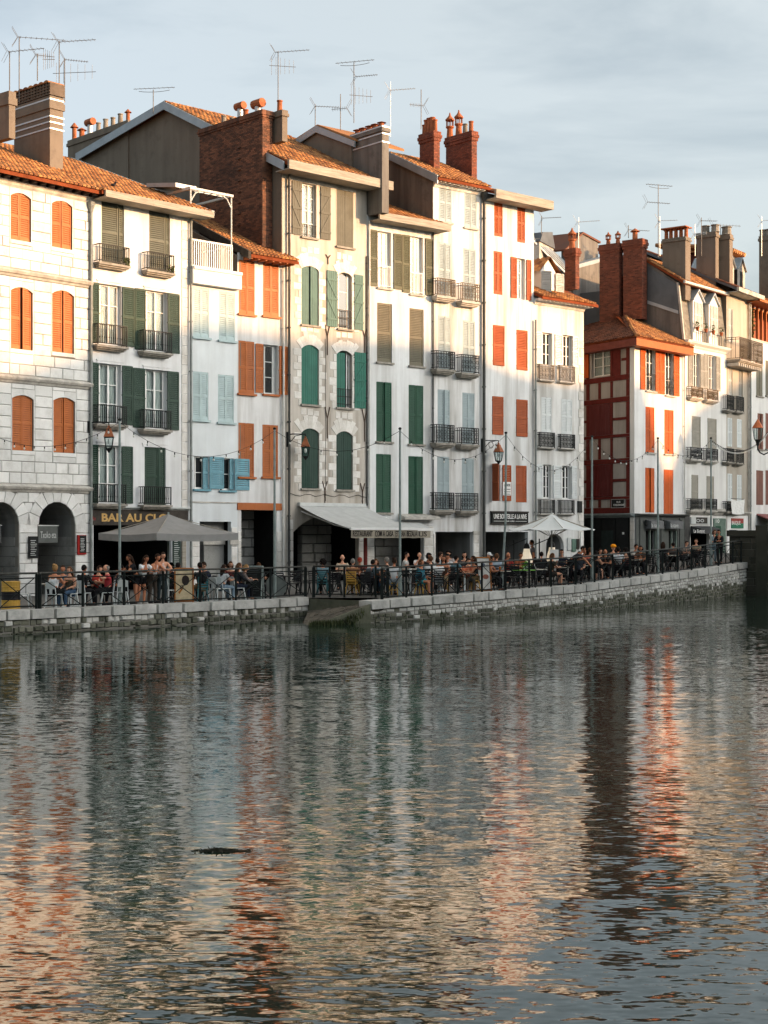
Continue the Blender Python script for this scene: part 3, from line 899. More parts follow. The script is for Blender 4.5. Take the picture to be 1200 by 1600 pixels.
def rubble(P, zbot, row_h, wr, parts_first, name, hi='quay_stone', rough=1.0):
    """courses of rough stones under the coping"""
    stuff_hi, stuff_lo = MB(), MB()
    core = MB(); cnt = 0
    for a, b in zip(P, P[1:]): core.quad((a.x, a.y, zbot), (b.x, b.y, zbot), (b.x, b.y, gz(b) - CH_), (a.x, a.y, gz(a) - CH_))
    core.build('wall_core', M['mortar'], QW)
    for r in range(14):
        for a, da, b, db, w in run(P, *wr):
            d = b - a; L_ = d.length; d.normalize(); nrm = Vector((d.y, -d.x, 0))
            zt = (gz(a) + gz(b)) / 2 - CH_ - r * row_h - .012 + random.uniform(-.03, .012) * (r > 0); zb = zt - row_h * random.uniform(.72, .98)
            if zt < zbot + .05: continue
            pr = .01 + random.uniform(0, .09) * rough; e = random.uniform(.015, .045) * (.4 + .6 * rough)
            bl = MB(); A0 = a + d * .012; B0 = b - d * .012
            base = [(A0, zb), (B0, zb), (B0, zt), (A0, zt)]
            vs = [(p.x, p.y, z) for p, z in base]
            fr = [(A0 + d * e, zb + e), (B0 - d * e, zb + e * random.uniform(.5, 1.5)), (B0 - d * e * random.uniform(.5, 1.6), zt - e), (A0 + d * e, zt - e * random.uniform(.4, 1.5))]
            vs += [((p + nrm * pr).x, (p + nrm * pr).y, z) for p, z in fr]
            fs = [(4, 5, 6, 7), (0, 1, 5, 4), (1, 2, 6, 5), (2, 3, 7, 6), (3, 0, 4, 7)]
            low = zb < .22 + max(0, a.x - 7) * .038 + random.uniform(-.16, .18)
            if r < parts_first and cnt < 260 and -14 < a.x < 20:
                bl.add(vs, fs); bl.build('rubble_stone', M['quay_stone'] if not low else M['quay_low'], QW); cnt += 1
            else: (stuff_lo if low else stuff_hi).add(vs, fs)
    if stuff_hi.v: stuff_hi.build('rubble_courses', M[hi], QW, kind='stuff')
    if stuff_lo.v: stuff_lo.build('wet_rubble_courses', M['quay_low'], QW, kind='stuff')
rubble(S1, -.3, .20, (.16, .34), 1, 'a')
rubble(S2, -.3, .145, (.14, .34), 0, 'b', 'quay_fine', .35)
# slipway between the two stretches
A_, B_w = qpt(481), qpt(600)
tipL, tipR = at(470, 46.6), at(520, 46.2)
cor = at(577, 44.9)
mb = MB(); 
mb.quad((A_.x, A_.y, -.25), (B_w.x, B_w.y, -.25), (B_w.x, B_w.y, gz(B_w) - .02), (A_.x, A_.y, gz(A_) - .02))
mb.build('slipway_back_wall', M['quay_low'], QW)
sl = []; nu, nv = 18, 9
for i in range(nu):
    for j in range(nv):
        def sp(u, v):
            up = Vector((A_.x, A_.y, .26)).lerp(Vector((B_w.x, B_w.y, gz(B_w) - .03)), u ** .9)
            dn = Vector((tipL.x, tipL.y, -.12)).lerp(Vector((cor.x, cor.y, gz(cor) - .06)), u ** 1.25)
            return up.lerp(dn, v)
        e = .012; p = [sp((i + e) / nu, (j + e) / nv), sp((i + 1 - e) / nu, (j + e) / nv), sp((i + 1 - e) / nu, (j + 1 - e) / nv), sp((i + e) / nu, (j + 1 - e) / nv)]
        h = random.uniform(-.01, .02); p = [q + Vector((0, 0, h)) for q in p]; sl.append(p)
mb = MB()
for p in sl: mb.prism(p, (0, 0, -.3))
mb.build('slipway_setts', per_piece('slipway_sett', (.15, .132, .105), (.08, .072, .058), dirt=(.03, .028, .02), dirt_amt=.8, scale=.7), QW, kind='stuff')
mb = MB()
for i in range(16):
    u0, u1 = i / 16, (i + 1) / 16; a, b = sp(u0, 1), sp(u1, 1)
    mb.prism([a, b, Vector((b.x, b.y, -.5)), Vector((a.x, a.y, -.5))], (.05, -.1, 0))
mb.build('slipway_kerb', per_piece('slipway_kerb', (.15, .15, .11), (.08, .085, .06), dirt=(.03, .04, .02), dirt_amt=.8), QW, kind='stuff')
# weeds on the slipway foot and along the waterline
mb = MB()
def tuft(c, nn=8, hh=.22, sp_=.14):
    for _ in range(nn):
        q = c + Vector((random.uniform(-sp_, sp_), random.uniform(-sp_, sp_), 0)); t = Vector((random.uniform(-.08, .08), random.uniform(-.08, .08), random.uniform(.4, 1) * hh)); s = Vector((random.uniform(-1, 1), random.uniform(-1, 1), 0)).normalized() * .022
        mb.add([q - s, q + s, q + t], [(0, 1, 2)])
for i in range(120): u = random.uniform(.25, .9); p = sp(u, 1.0); tuft(Vector((p.x, p.y - .12, max(.0, p.z - random.uniform(.2, .5)))))
for a, da, b, db, w in run(S2, .2, .5):
    if random.random() < .55: nrm = Vector((da.y, -da.x, 0)); p = a + nrm * .05; tuft(Vector((p.x, p.y, random.uniform(.02, .35))), 5, .16)
mb.build('waterside_weeds', per_piece('weeds', (.035, .055, .018), (.07, .075, .03), dirt_amt=.2), kind='stuff')

# old bridge abutment closing the quay
E = at(1166, 31.2); dE = (at(1166, 31.2) - at(1080, 33.4)).normalized(); nE = Vector((dE.y, -dE.x, 0))
AB = thing('bridge_abutment', 'dark mossy stone bridge abutment at the far end of the quay', 'bridge abutment', (E.x, E.y, 0), math.atan2(dE.y, dE.x))
moss = per_piece('mossy_stone', (.075, .072, .058), (.035, .036, .028), dirt=(.015, .020, .010), dirt_amt=.9, scale=.6, rough=.9)
zt = HC + (YH - 838) / 31.0
MB().box(.02, 9, -1.6, .9, -.5, zt).build('pier', M['mortar'], AB)
mb = MB()
for r in range(9):
    za = -.2 + r * .36; x = .0
    if za > zt - .1: break
    while x < 9: 
        w_ = random.uniform(.5, .95); mb.box(x + .012, min(9, x + w_) - .012, -1.6 - random.uniform(.02, .06), -1.58, za + .012, min(zt, za + .36) - .012); x += w_
    y = -1.58
    while y < .9: w_ = random.uniform(.5, .9); mb.box(.02 - random.uniform(.02, .05), .03, y + .012, min(.9, y + w_) - .012, za + .012, min(zt, za + .36) - .012); y += w_
mb.build('pier_stones', moss, AB, kind='stuff')
MB().box(-.12, 9, -1.78, 1.0, zt + .002, zt + .30).build('parapet_cap', moss, AB)
MB().box(-.25, .35, -1.2, -.6, -.3, zt + .55).build('buttress', moss, AB)
mb = MB()
def sprig(mb, c, nn, rad, s):
    for _ in range(nn):
        q = c + Vector((random.gauss(0, rad), random.gauss(0, rad * .6), random.gauss(0, rad))); e1 = Vector((random.uniform(-1, 1), random.uniform(-1, 1), random.uniform(-1, 1))).normalized() * s; e2 = e1.cross(Vector((.3, .5, .8))).normalized() * s * .7
        mb.quad(q - e1, q + e2, q + e1, q - e2)
for c in ((.6, -1.75, 1.7), (1.5, -1.8, 1.2), (.2, -1.4, .9), (2.6, -1.8, 1.9), (.9, -1.75, 2.2)): sprig(mb, Vector(c), 130, .28, .05)
mb.build('ivy', M['leaf'], AB, kind='stuff')

# ------------------------------------------------------------------ the houses of the near bank, behind the viewer: they throw the evening shadow
NB = []
def shade_pt(px, py, H=None):
    Yv = F / lerp_tab(FS, px); return Vector(((px - CX) / F * Yv, Yv, HC + (YH - py) * Yv / F))
BANK_P = Vector((10.5, -10, 0)); BANK_D = Vector((.70, .714, 0)).normalized(); BANK_N = Vector((BANK_D.y, -BANK_D.x, 0))
def project(px, py):
    """where the sun ray through a facade point meets the near-bank line: (distance along, height)"""
    p = shade_pt(px, py); t = (BANK_P - p).dot(BANK_N) / SUN_H.dot(BANK_N)
    q = p + SUN_H * t; return (q - BANK_P).dot(BANK_D), p.z + t * math.tan(R(SUN_EL))

SHADE = [(-150, 600), (0, 588), (70, 578), (141, 556), (150, 542), (220, 525), (296, 508), (335, 508), (400, 515), (441, 528), (510, 532), (573, 532), (620, 534), (677, 545), (715, 550), (754, 565), (795, 582), (834, 592), (870, 600), (905, 602),
         (1000, 600), (1020, 680), (1045, 770), (1060, 806), (1095, 806), (1105, 760), (1120, 700), (1135, 650), (1150, 602), (1165, 592), (1190, 575)]
prof = [project(*p) for p in SHADE]
nbw = plaster('near_bank_render', (.62, .60, .56), W_STAIN, .3)
ang = math.atan2(BANK_D.y, BANK_D.x)
def bank_house(pts, label):
    a0, a1 = pts[0][0], pts[-1][0]; o = BANK_P + BANK_D * a0
    T = thing('near_bank_house', label, 'house', (o.x, o.y, 0), ang, 'houses on the near bank')
    low = min(z for _, z in pts) - 2.2
    P_ = [(a - a0, -2.0 if False else 0, z) for a, z in pts]
    MB().prism([(0, 0, -.5), (a1 - a0, 0, -.5), *[(x, 0, z - .25) for x, y, z in reversed(P_)]], (0, -11, 0)).build('wall', nbw, T)
    k = MB()
    for (xa, _, za), (xb, _, zb) in zip(P_, P_[1:]): k.prism([(xa, .4, za - .24), (xb, .4, zb - .24), (xb, .4, zb), (xa, .4, za)], (0, -11.8, 0))
    k.build('roof', M['tile'], T)
    for r in range(4):
        x = 1.2
        while x < a1 - a0 - 1.6:
            f = MB().box(x, x + 1.0, .003, .05, 2.2 + r * 3.2, 4.1 + r * 3.2).build('window', M['frame_grey'], T)
            MB().box(x + .08, x + .92, .052, .06, 2.3 + r * 3.2, 4.0 + r * 3.2).build('pane', M['room'], f); x += 2.3
for (i, j), lb in zip(((0, 3), (3, 6), (6, 9), (9, 12), (12, 15), (15, 19)), ('first', 'second', 'third', 'fourth', 'fifth', 'sixth')):
    bank_house(prof[i:j + 1], lb + ' pale house of the near bank row, behind the viewer')
bank_house(prof[19:23] + [(prof[23][0] - .0, prof[23][1])], 'steep gabled house on the near bank beside the gap')
bank_house([(prof[23][0] + .02, prof[23][1]), prof[24]], 'low link between the two gabled near bank houses')
bank_house(prof[24:30], 'second steep gabled house on the near bank past the gap')
bank_house([prof[29], prof[30], (prof[30][0] + 12, prof[30][1] + 1), (prof[30][0] + 60, prof[30][1] + 1)], 'long pale house block farther along the near bank')
bank_house([(prof[0][0] - 90, prof[0][1] - 2), (prof[0][0] - 40, prof[0][1] - 1), (prof[0][0] - .02, prof[0][1])], 'long pale house block on the near bank, behind the viewer')
mb = MB(); p = BANK_P
a = p - BANK_D * 120 + (-BANK_N) * 12; b = p + BANK_D * 260 + (-BANK_N) * 12; c = b + BANK_N * 60; d = a + BANK_N * 60
mb.quad((a.x, a.y, .6), (d.x, d.y, .6), (c.x, c.y, .6), (b.x, b.y, .6)); mb.quad((a.x, a.y, -.5), (b.x, b.y, -.5), (b.x, b.y, .6), (a.x, a.y, .6))
mb.build('near_bank_ground', n_paving, kind='structure')
# ------------------------------------------------------------------ the houses
def chim_px(H, uref, pxL, pxC, pxR, ytop, zbase, **kw):
    b0, z1 = H.side(uref, pxC, ytop); b1, _ = H.side(uref, pxL, ytop)
    u1 = max(uref + .3, H.u(pxR, b0))
    C = chimney(H, uref, u1, b0, b1, zbase if zbase is not None else z1 - 4, z1, **kw)
    return C, (uref, u1, b0, b1, z1)

def eave_z(H, px, py, b): return H.z(px, py, b)

def lettering(H, txt, x0, x1, y0, y1, b, mat, parent=None, name='lettering', bold=0.0):
    xm = (x0 + x1) / 2; u0, u1 = H.u(x0, b), H.u(x1, b); z0, z1 = H.z(xm, y1, b), H.z(xm, y0, b)
    o = obj(name, text_mesh(txt, u1 - u0, z1 - z0, mat, bold=bold), parent or H.root, loc=(u0, b, z0))
    return o

def recess(H, u0, u1, z0, z1, depth, mat, name='arcade_wall', y=0.22):
    mb = MB()
    mb.quad((u0, depth, z0), (u1, depth, z0), (u1, depth, z1), (u0, depth, z1))
    mb.quad((u0, y, z0), (u0, depth, z0), (u0, depth, z1), (u0, y, z1)); mb.quad((u1, depth, z0), (u1, y, z0), (u1, y, z1), (u1, depth, z1))
    mb.quad((u0, y, z1), (u0, depth, z1), (u1, depth, z1), (u1, y, z1))
    return mb.build(name, mat, H.root)

def courses(H, u0, u1, z0, z1, holes, mat, hc=0.36, wmin=.42, wmax=.95, y0=-.035, y1=.01, joint=.022, limit=None, jit=0.0):
    """dressed stone laid in courses; returns boxes (x0, x1, z0, z1) clear of the openings"""
    out = []; n = max(1, round((z1 - z0) / hc)); h = (z1 - z0) / n
    for r in range(n):
        za, zb = z0 + r * h, z0 + (r + 1) * h; zm = (za + zb) / 2
        free = [(u0, u1)]
        for fn in holes:
            iv = fn(za, zb)
            if not iv: continue
            nf = []
            for a, b in free:
                if iv[1] <= a or iv[0] >= b: nf.append((a, b)); continue
                if iv[0] > a: nf.append((a, iv[0]))
                if iv[1] < b: nf.append((iv[1], b))
            free = nf
        for a, b in free:
            if b - a < .06: continue
            x = a; first = random.uniform(wmin * .5, wmax) if r % 2 else random.uniform(wmin, wmax)
            while x < b - .02:
                w = first if first else random.uniform(wmin, wmax); first = None
                e = x + w
                if b - e < wmin * .6: e = b
                out.append((x + joint / 2, min(e, b) - joint / 2, za + joint / 2, zb - joint / 2)); x = e
    return out

def rect_hole(ua, ub, za, zb, m=0.0): return lambda a, b: (ua - m, ub + m) if b > za + .01 and a < zb - .01 else None
def arch_hole(um, r, zs, z0):
    def f(a, b):
        if (a + b) / 2 <= zs: return None
        if (a + b) / 2 >= zs + r: return None
        w = math.sqrt(max(0, r * r - max(0, (a + b) / 2 - zs) ** 2))
        return (um - w, um + w)
    return f

GROUND = -0.6
# ================= house 1: stone front with orange shutters over an arcade
H1 = House('stone_house', 'white cut-stone house with closed orange arched shutters above an arcade', -170, 141)
H = H1
spec = []
for px, d4, d3, d2 in ((32, 0, 0, 0), (96.5, 12, 5, 3.5), (-33, -11, -5, -3), (-98, -22, -9, -6)):
    if px > 0:
        spec += [dict(x=(px - 16, px + 16), y=(302 + d4, 376 + d4), kind='C', rise=.16, m=SH['orange'], leaf='louver', sill=False, split=.46),
                 dict(x=(px - 15.5, px + 18.5), y=(449 + d3, 546 + d3), kind='C', rise=.16, m=SH['orange'], ajar=(0, .22) if px < 50 else (.03, .16), split=.5),
                 dict(x=(px - 13.5, px + 20), y=(617.5 + d2, 704 + d2), kind='C', rise=.14, m=SH['orange_brown_shade'])]  # lowest row takes the darker copy of the orange, shade painted in
    else:
        spec += [dict(x=(px - 16, px + 16), y=(302 + d4, 376 + d4), kind='C', rise=.16, m=SH['orange']),
                 dict(x=(px - 15.5, px + 18.5), y=(449 + d3, 546 + d3), kind='C', rise=.16, m=SH['orange']),
                 dict(x=(px - 13.5, px + 20), y=(617.5 + d2, 704 + d2), kind='C', rise=.14, m=SH['orange_brown_shade'])]
holes = do_openings(H, spec, M)
arch = []
for xa, xb in ((59, 117), (-29, 29), (-118, -59)):
    ua, ub = H.u(xa), H.u(xb); r = (ub - ua) / 2; zt = H.z((xa + xb) / 2, 784); arch.append(((ua + ub) / 2, r, zt - r))
    holes.append((ua, ub, H.g - .2, zt, r))
ztop1 = H.z(70, 281, -.45)
w = MB(); wall_with_holes(w, 0, H.W, GROUND, ztop1 + .1, holes, .9 if False else .22); w.build('wall', M['mortar'], H.root)
fill_openings(H, spec)
for um, r, zs in arch:
    mb = MB(); p = [(um - r, H.g - .2), *arc_pts(um - r, um + r, zs, r, 14), (um + r, H.g - .2)]
    for (a, c), (b, d) in zip(p, p[1:]): mb.quad((a, .2, c), (b, .2, d), (b, 3.2, d), (a, 3.2, c))
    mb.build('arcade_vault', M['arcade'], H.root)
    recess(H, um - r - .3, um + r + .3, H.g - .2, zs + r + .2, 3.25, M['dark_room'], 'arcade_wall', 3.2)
    # blocks lining the right-hand reveal of the arch
    for i in range(6):
        za = H.g + i * .38
        if za + .36 < zs + .2:
            for ya, yb in ((.0, .95), (.97, 2.0), (2.02, 3.0)): stone(H.root, um + r - .02, um + r + .10, ya + (i % 2) * .2 + .02, min(3.1, yb + (i % 2) * .2), za + .01, za + .365, M['stone_grey'])
zc1, zc2, zc3 = H.z(70, 764), H.z(70, 597), H.z(70, 434)
def cornice(H, z, prof, mat, name='cornice', u0=None, u1=None, parent=None):
    u0 = -.0 if u0 is None else u0; u1 = H.W if u1 is None else u1
    pts = [(u0, 0.004, z)] + [(u0, -d, z + dz) for d, dz in prof] + [(u0, 0.004, z + prof[-1][1])]
    return MB().prism(pts, (u1 - u0, 0, 0)).build(name, mat, parent or H.root)
for z in (zc1, zc2, zc3):
    cornice(H, z - .14, ((.06, 0), (.10, .08), (.17, .11), (.22, .20), (.15, .26), (.05, .31)), M['ledge'])
hole_fns = [rect_hole(h[0], h[1], h[2] - .17, h[3] + .24, .05) for h in holes[:len(spec)]]
for ua_, ub_, za_, zb_, rs_ in holes[:len(spec)]:   # arched lintel stones and sill stones
    pa = arc_pts(ua_, ub_, zb_ - rs_, rs_, 8); um_ = (ua_ + ub_) / 2
    for nm_, pts_ in (('lintel_stone', [q for q in pa if q[0] <= um_ + .001]), ('lintel_stone', [q for q in pa if q[0] >= um_ - .001])):
        lft = pts_[0][0] < um_ - .01
        poly_ = [(x, -.03, z) for x, z in pts_] + ([(um_ - .008, -.03, zb_ + .23), (ua_ - .045, -.03, zb_ + .23), (ua_ - .045, -.03, zb_ - rs_)] if lft else [(ub_ + .045, -.03, zb_ - rs_), (ub_ + .045, -.03, zb_ + .23), (um_ + .008, -.03, zb_ + .23)])
        MB().prism(poly_, (0, .05, 0)).build(nm_, M['stone_white'], H.root)
    stone(H.root, ua_ - .045, ub_ + .045, -.06, .01, za_ - .16, za_ - .004, M['stone_white'], 'sill_stone')
    for xa_, xb_ in ((ua_ - .045, ua_ - .006), (ub_ + .006, ub_ + .045)): MB().box(xa_, xb_, -.028, .01, za_, zb_ - rs_ - .006).build('jamb', M['stone_white'], H.root)
for um, r, zs in arch: hole_fns.append(arch_hole(um, r + .43, zs, 0))
for um, r, zs in arch: hole_fns.append(rect_hole(um - r - .02, um + r + .02, 0, zs))
visible_u = H.u(-6)
far_boxes = MB()
for ua_, ub_, za_, zb_, rs_ in holes[:len(spec)]:   # blocks that make up the odd height above the lintel and below the sill
    for ca, cb in ((H.g - .3, zc1 - .15), (zc1 + .18, zc2 - .15), (zc2 + .18, zc3 - .15), (zc3 + .18, ztop1)):
        if not ca < (za_ + zb_) / 2 < cb: continue
        n_ = max(1, round((cb - ca) / .40)); h_ = (cb - ca) / n_
        lo_ = ca + h_ * math.floor((za_ - .17 + .01 - ca) / h_ + 1e-6); hi_ = min(cb, ca + h_ * math.ceil((zb_ + .24 - .01 - ca) / h_ - 1e-6))
        if za_ - .175 - lo_ > .04: stone(H.root, ua_ - .04, ub_ + .04, -.035, .012, max(ca, lo_) + .011, za_ - .172, M['stone_white'])
        if hi_ - zb_ - .24 > .04: stone(H.root, ua_ - .04, ub_ + .04, -.035, .012, zb_ + .245, hi_ - .011, M['stone_white'])
for za, zb in ((H.g - .3, zc1 - .15), (zc1 + .18, zc2 - .15), (zc2 + .18, zc3 - .15), (zc3 + .18, ztop1)):
    for x0, x1, a, b in courses(H, 0, H.W, za, zb, hole_fns, M, .40, .45, 1.0):
        pr = random.uniform(-.045, -.02)
        if x1 > visible_u: stone(H.root, x0, x1, pr, .012, a, b, M['stone_white'])
        else: far_boxes.box(x0, x1, pr, .012, a, b)
far_boxes.build('stonework', M['stone_white'], H.root, kind='stuff')
for um, r, zs in arch:   # voussoirs
    n = 9
    for i in range(n):
        a0, a1 = math.pi * i / n + .012, math.pi * (i + 1) / n - .012
        ro = r + (.54 if i % 2 == 0 else .48)
        pts = [(um - r * math.cos(a0), -.05, zs + r * math.sin(a0)), (um - r * math.cos(a1), -.05, zs + r * math.sin(a1)), (um - ro * math.cos(a1), -.05, zs + ro * math.sin(a1)), (um - ro * math.cos(a0), -.05, zs + ro * math.sin(a0))]
        mbv = MB().prism(pts, (0, .07, 0))
        mbv.build('voussoir', M['stone_white'], H.root)
RID1 = (9.0, 3.75)
roof(H, -.1, H.W + .12, (-.62, ztop1), (RID1[0], ztop1 + RID1[1] + .25), (18, ztop1))
body(H, ztop1 - .05, 9, ztop1 + 3.7, mat_l=M['gable'], mat_r=M['gable'])
rafter_ends(H, 0, H.W, -.55, ztop1 - .02, M['wood_dark'])
cornice(H, ztop1 - .42, ((.04, 0), (.10, .08), (.10, .16), (.18, .22)), M['ledge'], 'eaves_moulding')
pipe(H, H.W - .05, H.g, H.z(139, 325), .06, M['pipe'], -.12, True)

# ================= house 2: white render, green shutters, iron balconies
H2 = House('white_rendered_house', 'white house with dark green shutters and iron balconies over a bar', 141, 296)
H = H2
G = SH['green_black']; O_ = SH['olive']
spec = [
 dict(x=(158.5, 194), y=(314, 413), kind='C', m=O_, split=.74, bal=(156, 201.5, 384, 412), ajar=(.06, .25)),
 dict(x=(233, 265.5), y=(328, 424), kind='C', m=O_, split=.76, bal=(231, 271.5, 396.5, 424), ajar=(.06, .25)),
 dict(x=(155, 189.5), y=(445, 539), kind='O', wx=(155, 184), m=SH['green_black'], leaves=[(144, 155.4), (192, 210.5)], bal=(153, 198, 508, 540), rows=3),
 dict(x=(228, 262), y=(455, 550), kind='O', wx=(228, 257), m=SH['green_black'], leaves=[(211.5, 228), (263, 281)], bal=(225, 268, 518, 550), rows=3),
 dict(x=(154.5, 189), y=(569, 663), kind='O', wx=(154.5, 183), m=G, leaves=[(144.5, 154.5), (192, 208)], bal=(153, 197.5, 634, 663), rows=3),
 dict(x=(227, 261), y=(578, 671), kind='O', wx=(227, 255), m=G, leaves=[(208.5, 227), (262, 280)], bal=(225, 267, 641.5, 671), rows=3, plants=0),
 dict(x=(154, 188), y=(696, 787), kind='O', wx=(154, 182), m=G, leaves=[(144.3, 154), (191, 208)], bal=(152.5, 196.5, 757, 787), rows=3),
 dict(x=(226, 259), y=(699, 789), kind='C', m=G, split=.66, bal=(225.5, 267, 761, 789)),
]
holes = do_openings(H, spec, M)
zsign0, zsign1 = H.z(218, 820), H.z(218, 797)
uo0, uo1 = H.u(146), H.u(268)
holes.append((uo0, uo1, H.g - .1, zsign0, 0))
ze2 = H.z(240, 322, -.3)
w = MB(); wall_with_holes(w, 0, H.W, GROUND, ze2 + .05, holes); w.build('wall', M['plaster_h2'], H.root)
fill_openings(H, spec)
for o in spec:   # raised plaster surrounds
    u0, u1 = o['u']; z0, z1 = o['zz']; mb = MB(); t = .10; zz = max(z0, z0)
    mb.box(u0 - t, u1 + t, -.025, .003, z1 + .001, z1 + t); mb.box(u0 - t - .04, u1 + t + .04, -.05, .003, z1 + t + .001, z1 + t + .05)
    mb.build('window_surround', M['plaster_h2'], H.root)
for b in [c for c in COL.objects if c.parent == H.root and c.name.startswith('balcony')][:2]:
    p = MB(); 
    for j in range(60):
        c = Vector((random.uniform(.75, 1.25), random.uniform(-.36, -.16), 0)); lo = b.data.vertices[0].co
    # small trailing plants stand at the right end of both top balconies
    xs = [v.co.x for v in b.data.vertices]; zs_ = max(v.co.z for v in b.data.vertices)
    for j in range(70):
        c = Vector((max(xs) - .12 + random.uniform(-.22, .10), -.30 + random.uniform(-.14, .06), zs_ + random.uniform(.0, .32)))
        e1 = Vector((random.uniform(-1, 1), random.uniform(-1, 1), random.uniform(-1, 1))).normalized() * .05; e2 = e1.cross(Vector((.3, .5, .8))).normalized() * .03
        p.quad(c - e1, c + e2, c + e1, c - e2)
    p.build('foliage', M['leaf'], b)
recess(H, uo0, uo1, H.g - .1, zsign0, 4.0, M['dark_room'], 'bar_interior')
MB().box(0, H.W, -.03, .0, zsign1 + .02, zsign1 + .14).box(-.0, H.W, -.14, -.03, zsign1 + .08, zsign1 + .14).build('shop_cornice', M['frame_grey'], H.root)
MB().box(.06, H.W - .12, -.06, -.004, zsign0 - .02, zsign1 + .015).build('shop_fascia', M['wood_dark'], H.root)
gold = painted('gold_lettering', L(196, 160, 100), .12, .5)
lettering(H, 'BAR AU CLO', 159, 262, 802.5, 815.5, -.066, gold, bold=.03)
lettering(H, 'Bar', 144.5, 150, 807, 813, -.066, painted('red_lettering', L(150, 60, 60)))
# menu board and timber post right of the bar opening
MB().box(H.u(269.5), H.u(281.5), -.05, -.004, H.z(275, 890), H.z(275, 841)).build('menu_board', painted('green_board', (.03, .05, .042)), H.root)
mb = MB()
for i in range(13):
    z = H.z(275, 846 + i * 3.2); mb.box(H.u(271), H.u(random.uniform(276, 280)), -.054, -.05, z - .012, z + .012)
mb.build('menu_text', painted('chalk', (.5, .52, .5)), H.root, kind='stuff')
MB().box(H.u(283), H.u(289), -.08, -.004, H.g, H.z(286, 841)).build('timber_post', M['wood_grey'], H.root)
for i in range(34):   # quoin strip at the right edge
    za = H.z(288, 796) + i * .405
    if za + .4 < ze2 - .1:
        stone(H.root, H.u(283.5), H.u(293), -.03, .01, za + .008, za + .397, M['stone_h4'])
roof(H, .02, H.W + .55, (-.75, ze2 + .10), (RID1[0], ze2 + 3.9), (18, ze2))
body(H, ze2 - .02, 9, ze2 + 3.75, mat_l=None, mat_r=M['gable'])
MB().box(.12, H.W + .62, -.86, -.76, ze2 - .14, ze2 + .13).box(.12, H.W + .6, -.755, .0, ze2 - .14, ze2 - .10).build('eaves_fascia', M['wood_grey'], H.root)
vz = MB(); vz.prism([(H.W + .50, -.85, ze2 + .16), (H.W + .50, 9.0, ze2 + 4.02), (H.W + .50, 9.0, ze2 + 3.80), (H.W + .50, -.85, ze2 - .06)], (.14, 0, 0)); vz.build('verge_flashing', M['zinc'], H.root)
pipe(H, H.W - .02, H.g, ze2 - .1, .055, M['pipe'], -.13)
C, info = chim_px(H, .15, 22, 78, 98.5, 150, ze2 + .2, kind='render', mat=M['gable'], cap=.5, straps=())
_u0, _u1, _b0, _b1, _z1 = info
# tiled cap with slots: bricks on edge and half round tiles on top
k = MB(); zt = _z1 + .06
for f in [i / 12 for i in range(13)]:
    y = _b0 + (_b1 - _b0) * f; k.box(_u0 - .03, _u1 + .03, y - .06, y + .06, zt, zt + .5)
for j in range(4): k.box(_u0 - .05, _u1 + .05, _b0 - .05, _b1 + .05, zt + .12 * j, zt + .12 * j + .05)
k.box(_u0 + .1, _u1 - .1, _b0 + .1, _b1 - .1, zt, zt + .5)
k.build('slotted_cap', M['pot'] if False else M['brick_mortar'], C)
k = MB()
for i in range(7):
    y = _b0 + (_b1 - _b0) * (i + .5) / 7; rr = abs(_b1 - _b0) / 14
    vs = [(x, y + rr * math.cos(math.pi * q / 5), zt + .5 + rr * .6 * math.sin(math.pi * q / 5)) for x in (_u0 - .08, _u1 + .08) for q in range(6)]
    k.add(vs, [(q, q + 1, 7 + q, 6 + q) for q in range(5)] + [tuple(range(6)), tuple(range(6, 12))])
k.build('cap_tiles', M['tile'], C)
for yy in (154, 181, 190, 200):
    z = H.z(78, yy, _b0); s = MB(); e = .03
    s.box(_u0 - e, _u0 - .004, _b0 - e, _b1 + e, z - .03, z + .03); s.box(_u0 - e, _u1 + e, _b0 - e, _b0 - .004, z - .03, z + .03); s.build('strap', M['alu'], C)
MB().box(_u0 - .06, _u1 + .06, _b0 - .10, _b0 + .1, _z1 - 3.9, _z1 - 3.3).build('chimney_flashing', M['zinc'], C)
CH2 = info
C, info = chim_px(H1, H1.u(60), -60, 14, 21, 143, ztop1 + 2, kind='render', mat=M['gable'], cap=.5)

# ================= house 3: narrow, pale blue shutters, roof terrace
H3 = House('narrow_house', 'narrow white house with pale blue shutters and a railed roof terrace', 296, 371)
H = H3
B_ = SH['pale_blue']; T_ = SH['teal']
spec = [
 dict(x=(301.5, 326.5), y=(450, 527), kind='C', m=B_, sill=True, sm=SH['pale_blue'], b=.01),
 dict(x=(342, 367), y=(457, 532), kind='C', m=B_, sill=True, sm=SH['pale_blue'], b=.01),
 dict(x=(300.5, 325.5), y=(581, 656), kind='C', m=B_, sill=True, sm=SH['pale_blue'], b=.01),
 dict(x=(340.5, 365.5), y=(586, 660), kind='C', m=B_, sill=True, sm=SH['pale_blue'], b=.01),
 dict(x=(303, 326), y=(713, 764), kind='O', wx=(304, 317), m=T_, sill=True, sm=T_, cols=1, rows=2, leaves=[(328, 350)], room=M['dark_room'], curtain=False),
 dict(x=(344, 366), y=(716, 766), kind='O', wx=(347, 359), m=T_, sill=True, sm=T_, cols=1, rows=2, leaves=[(367.5, 390)], room=M['dark_room'], curtain=False),
]
holes = do_openings(H, spec, M)
zg3 = H.z(333, 815)
holes.append((H.u(312), H.u(361), H.g - .1, zg3, 0))
zt3 = H.z(333, 421)
w = MB(); wall_with_holes(w, 0, H.W, GROUND, zt3, holes); w.build('wall', M['plaster_h3'], H.root)
fill_openings(H, spec)
for x0, x1 in ((318, 325.5), (360, 366)):   # half open teal leaf seen inside the frame
    z0, z1 = H.z(333, 764), H.z(333, 716); leaf(H, H.u(x0), H.u(x1), z0, z1, .03, 'louver', T_)
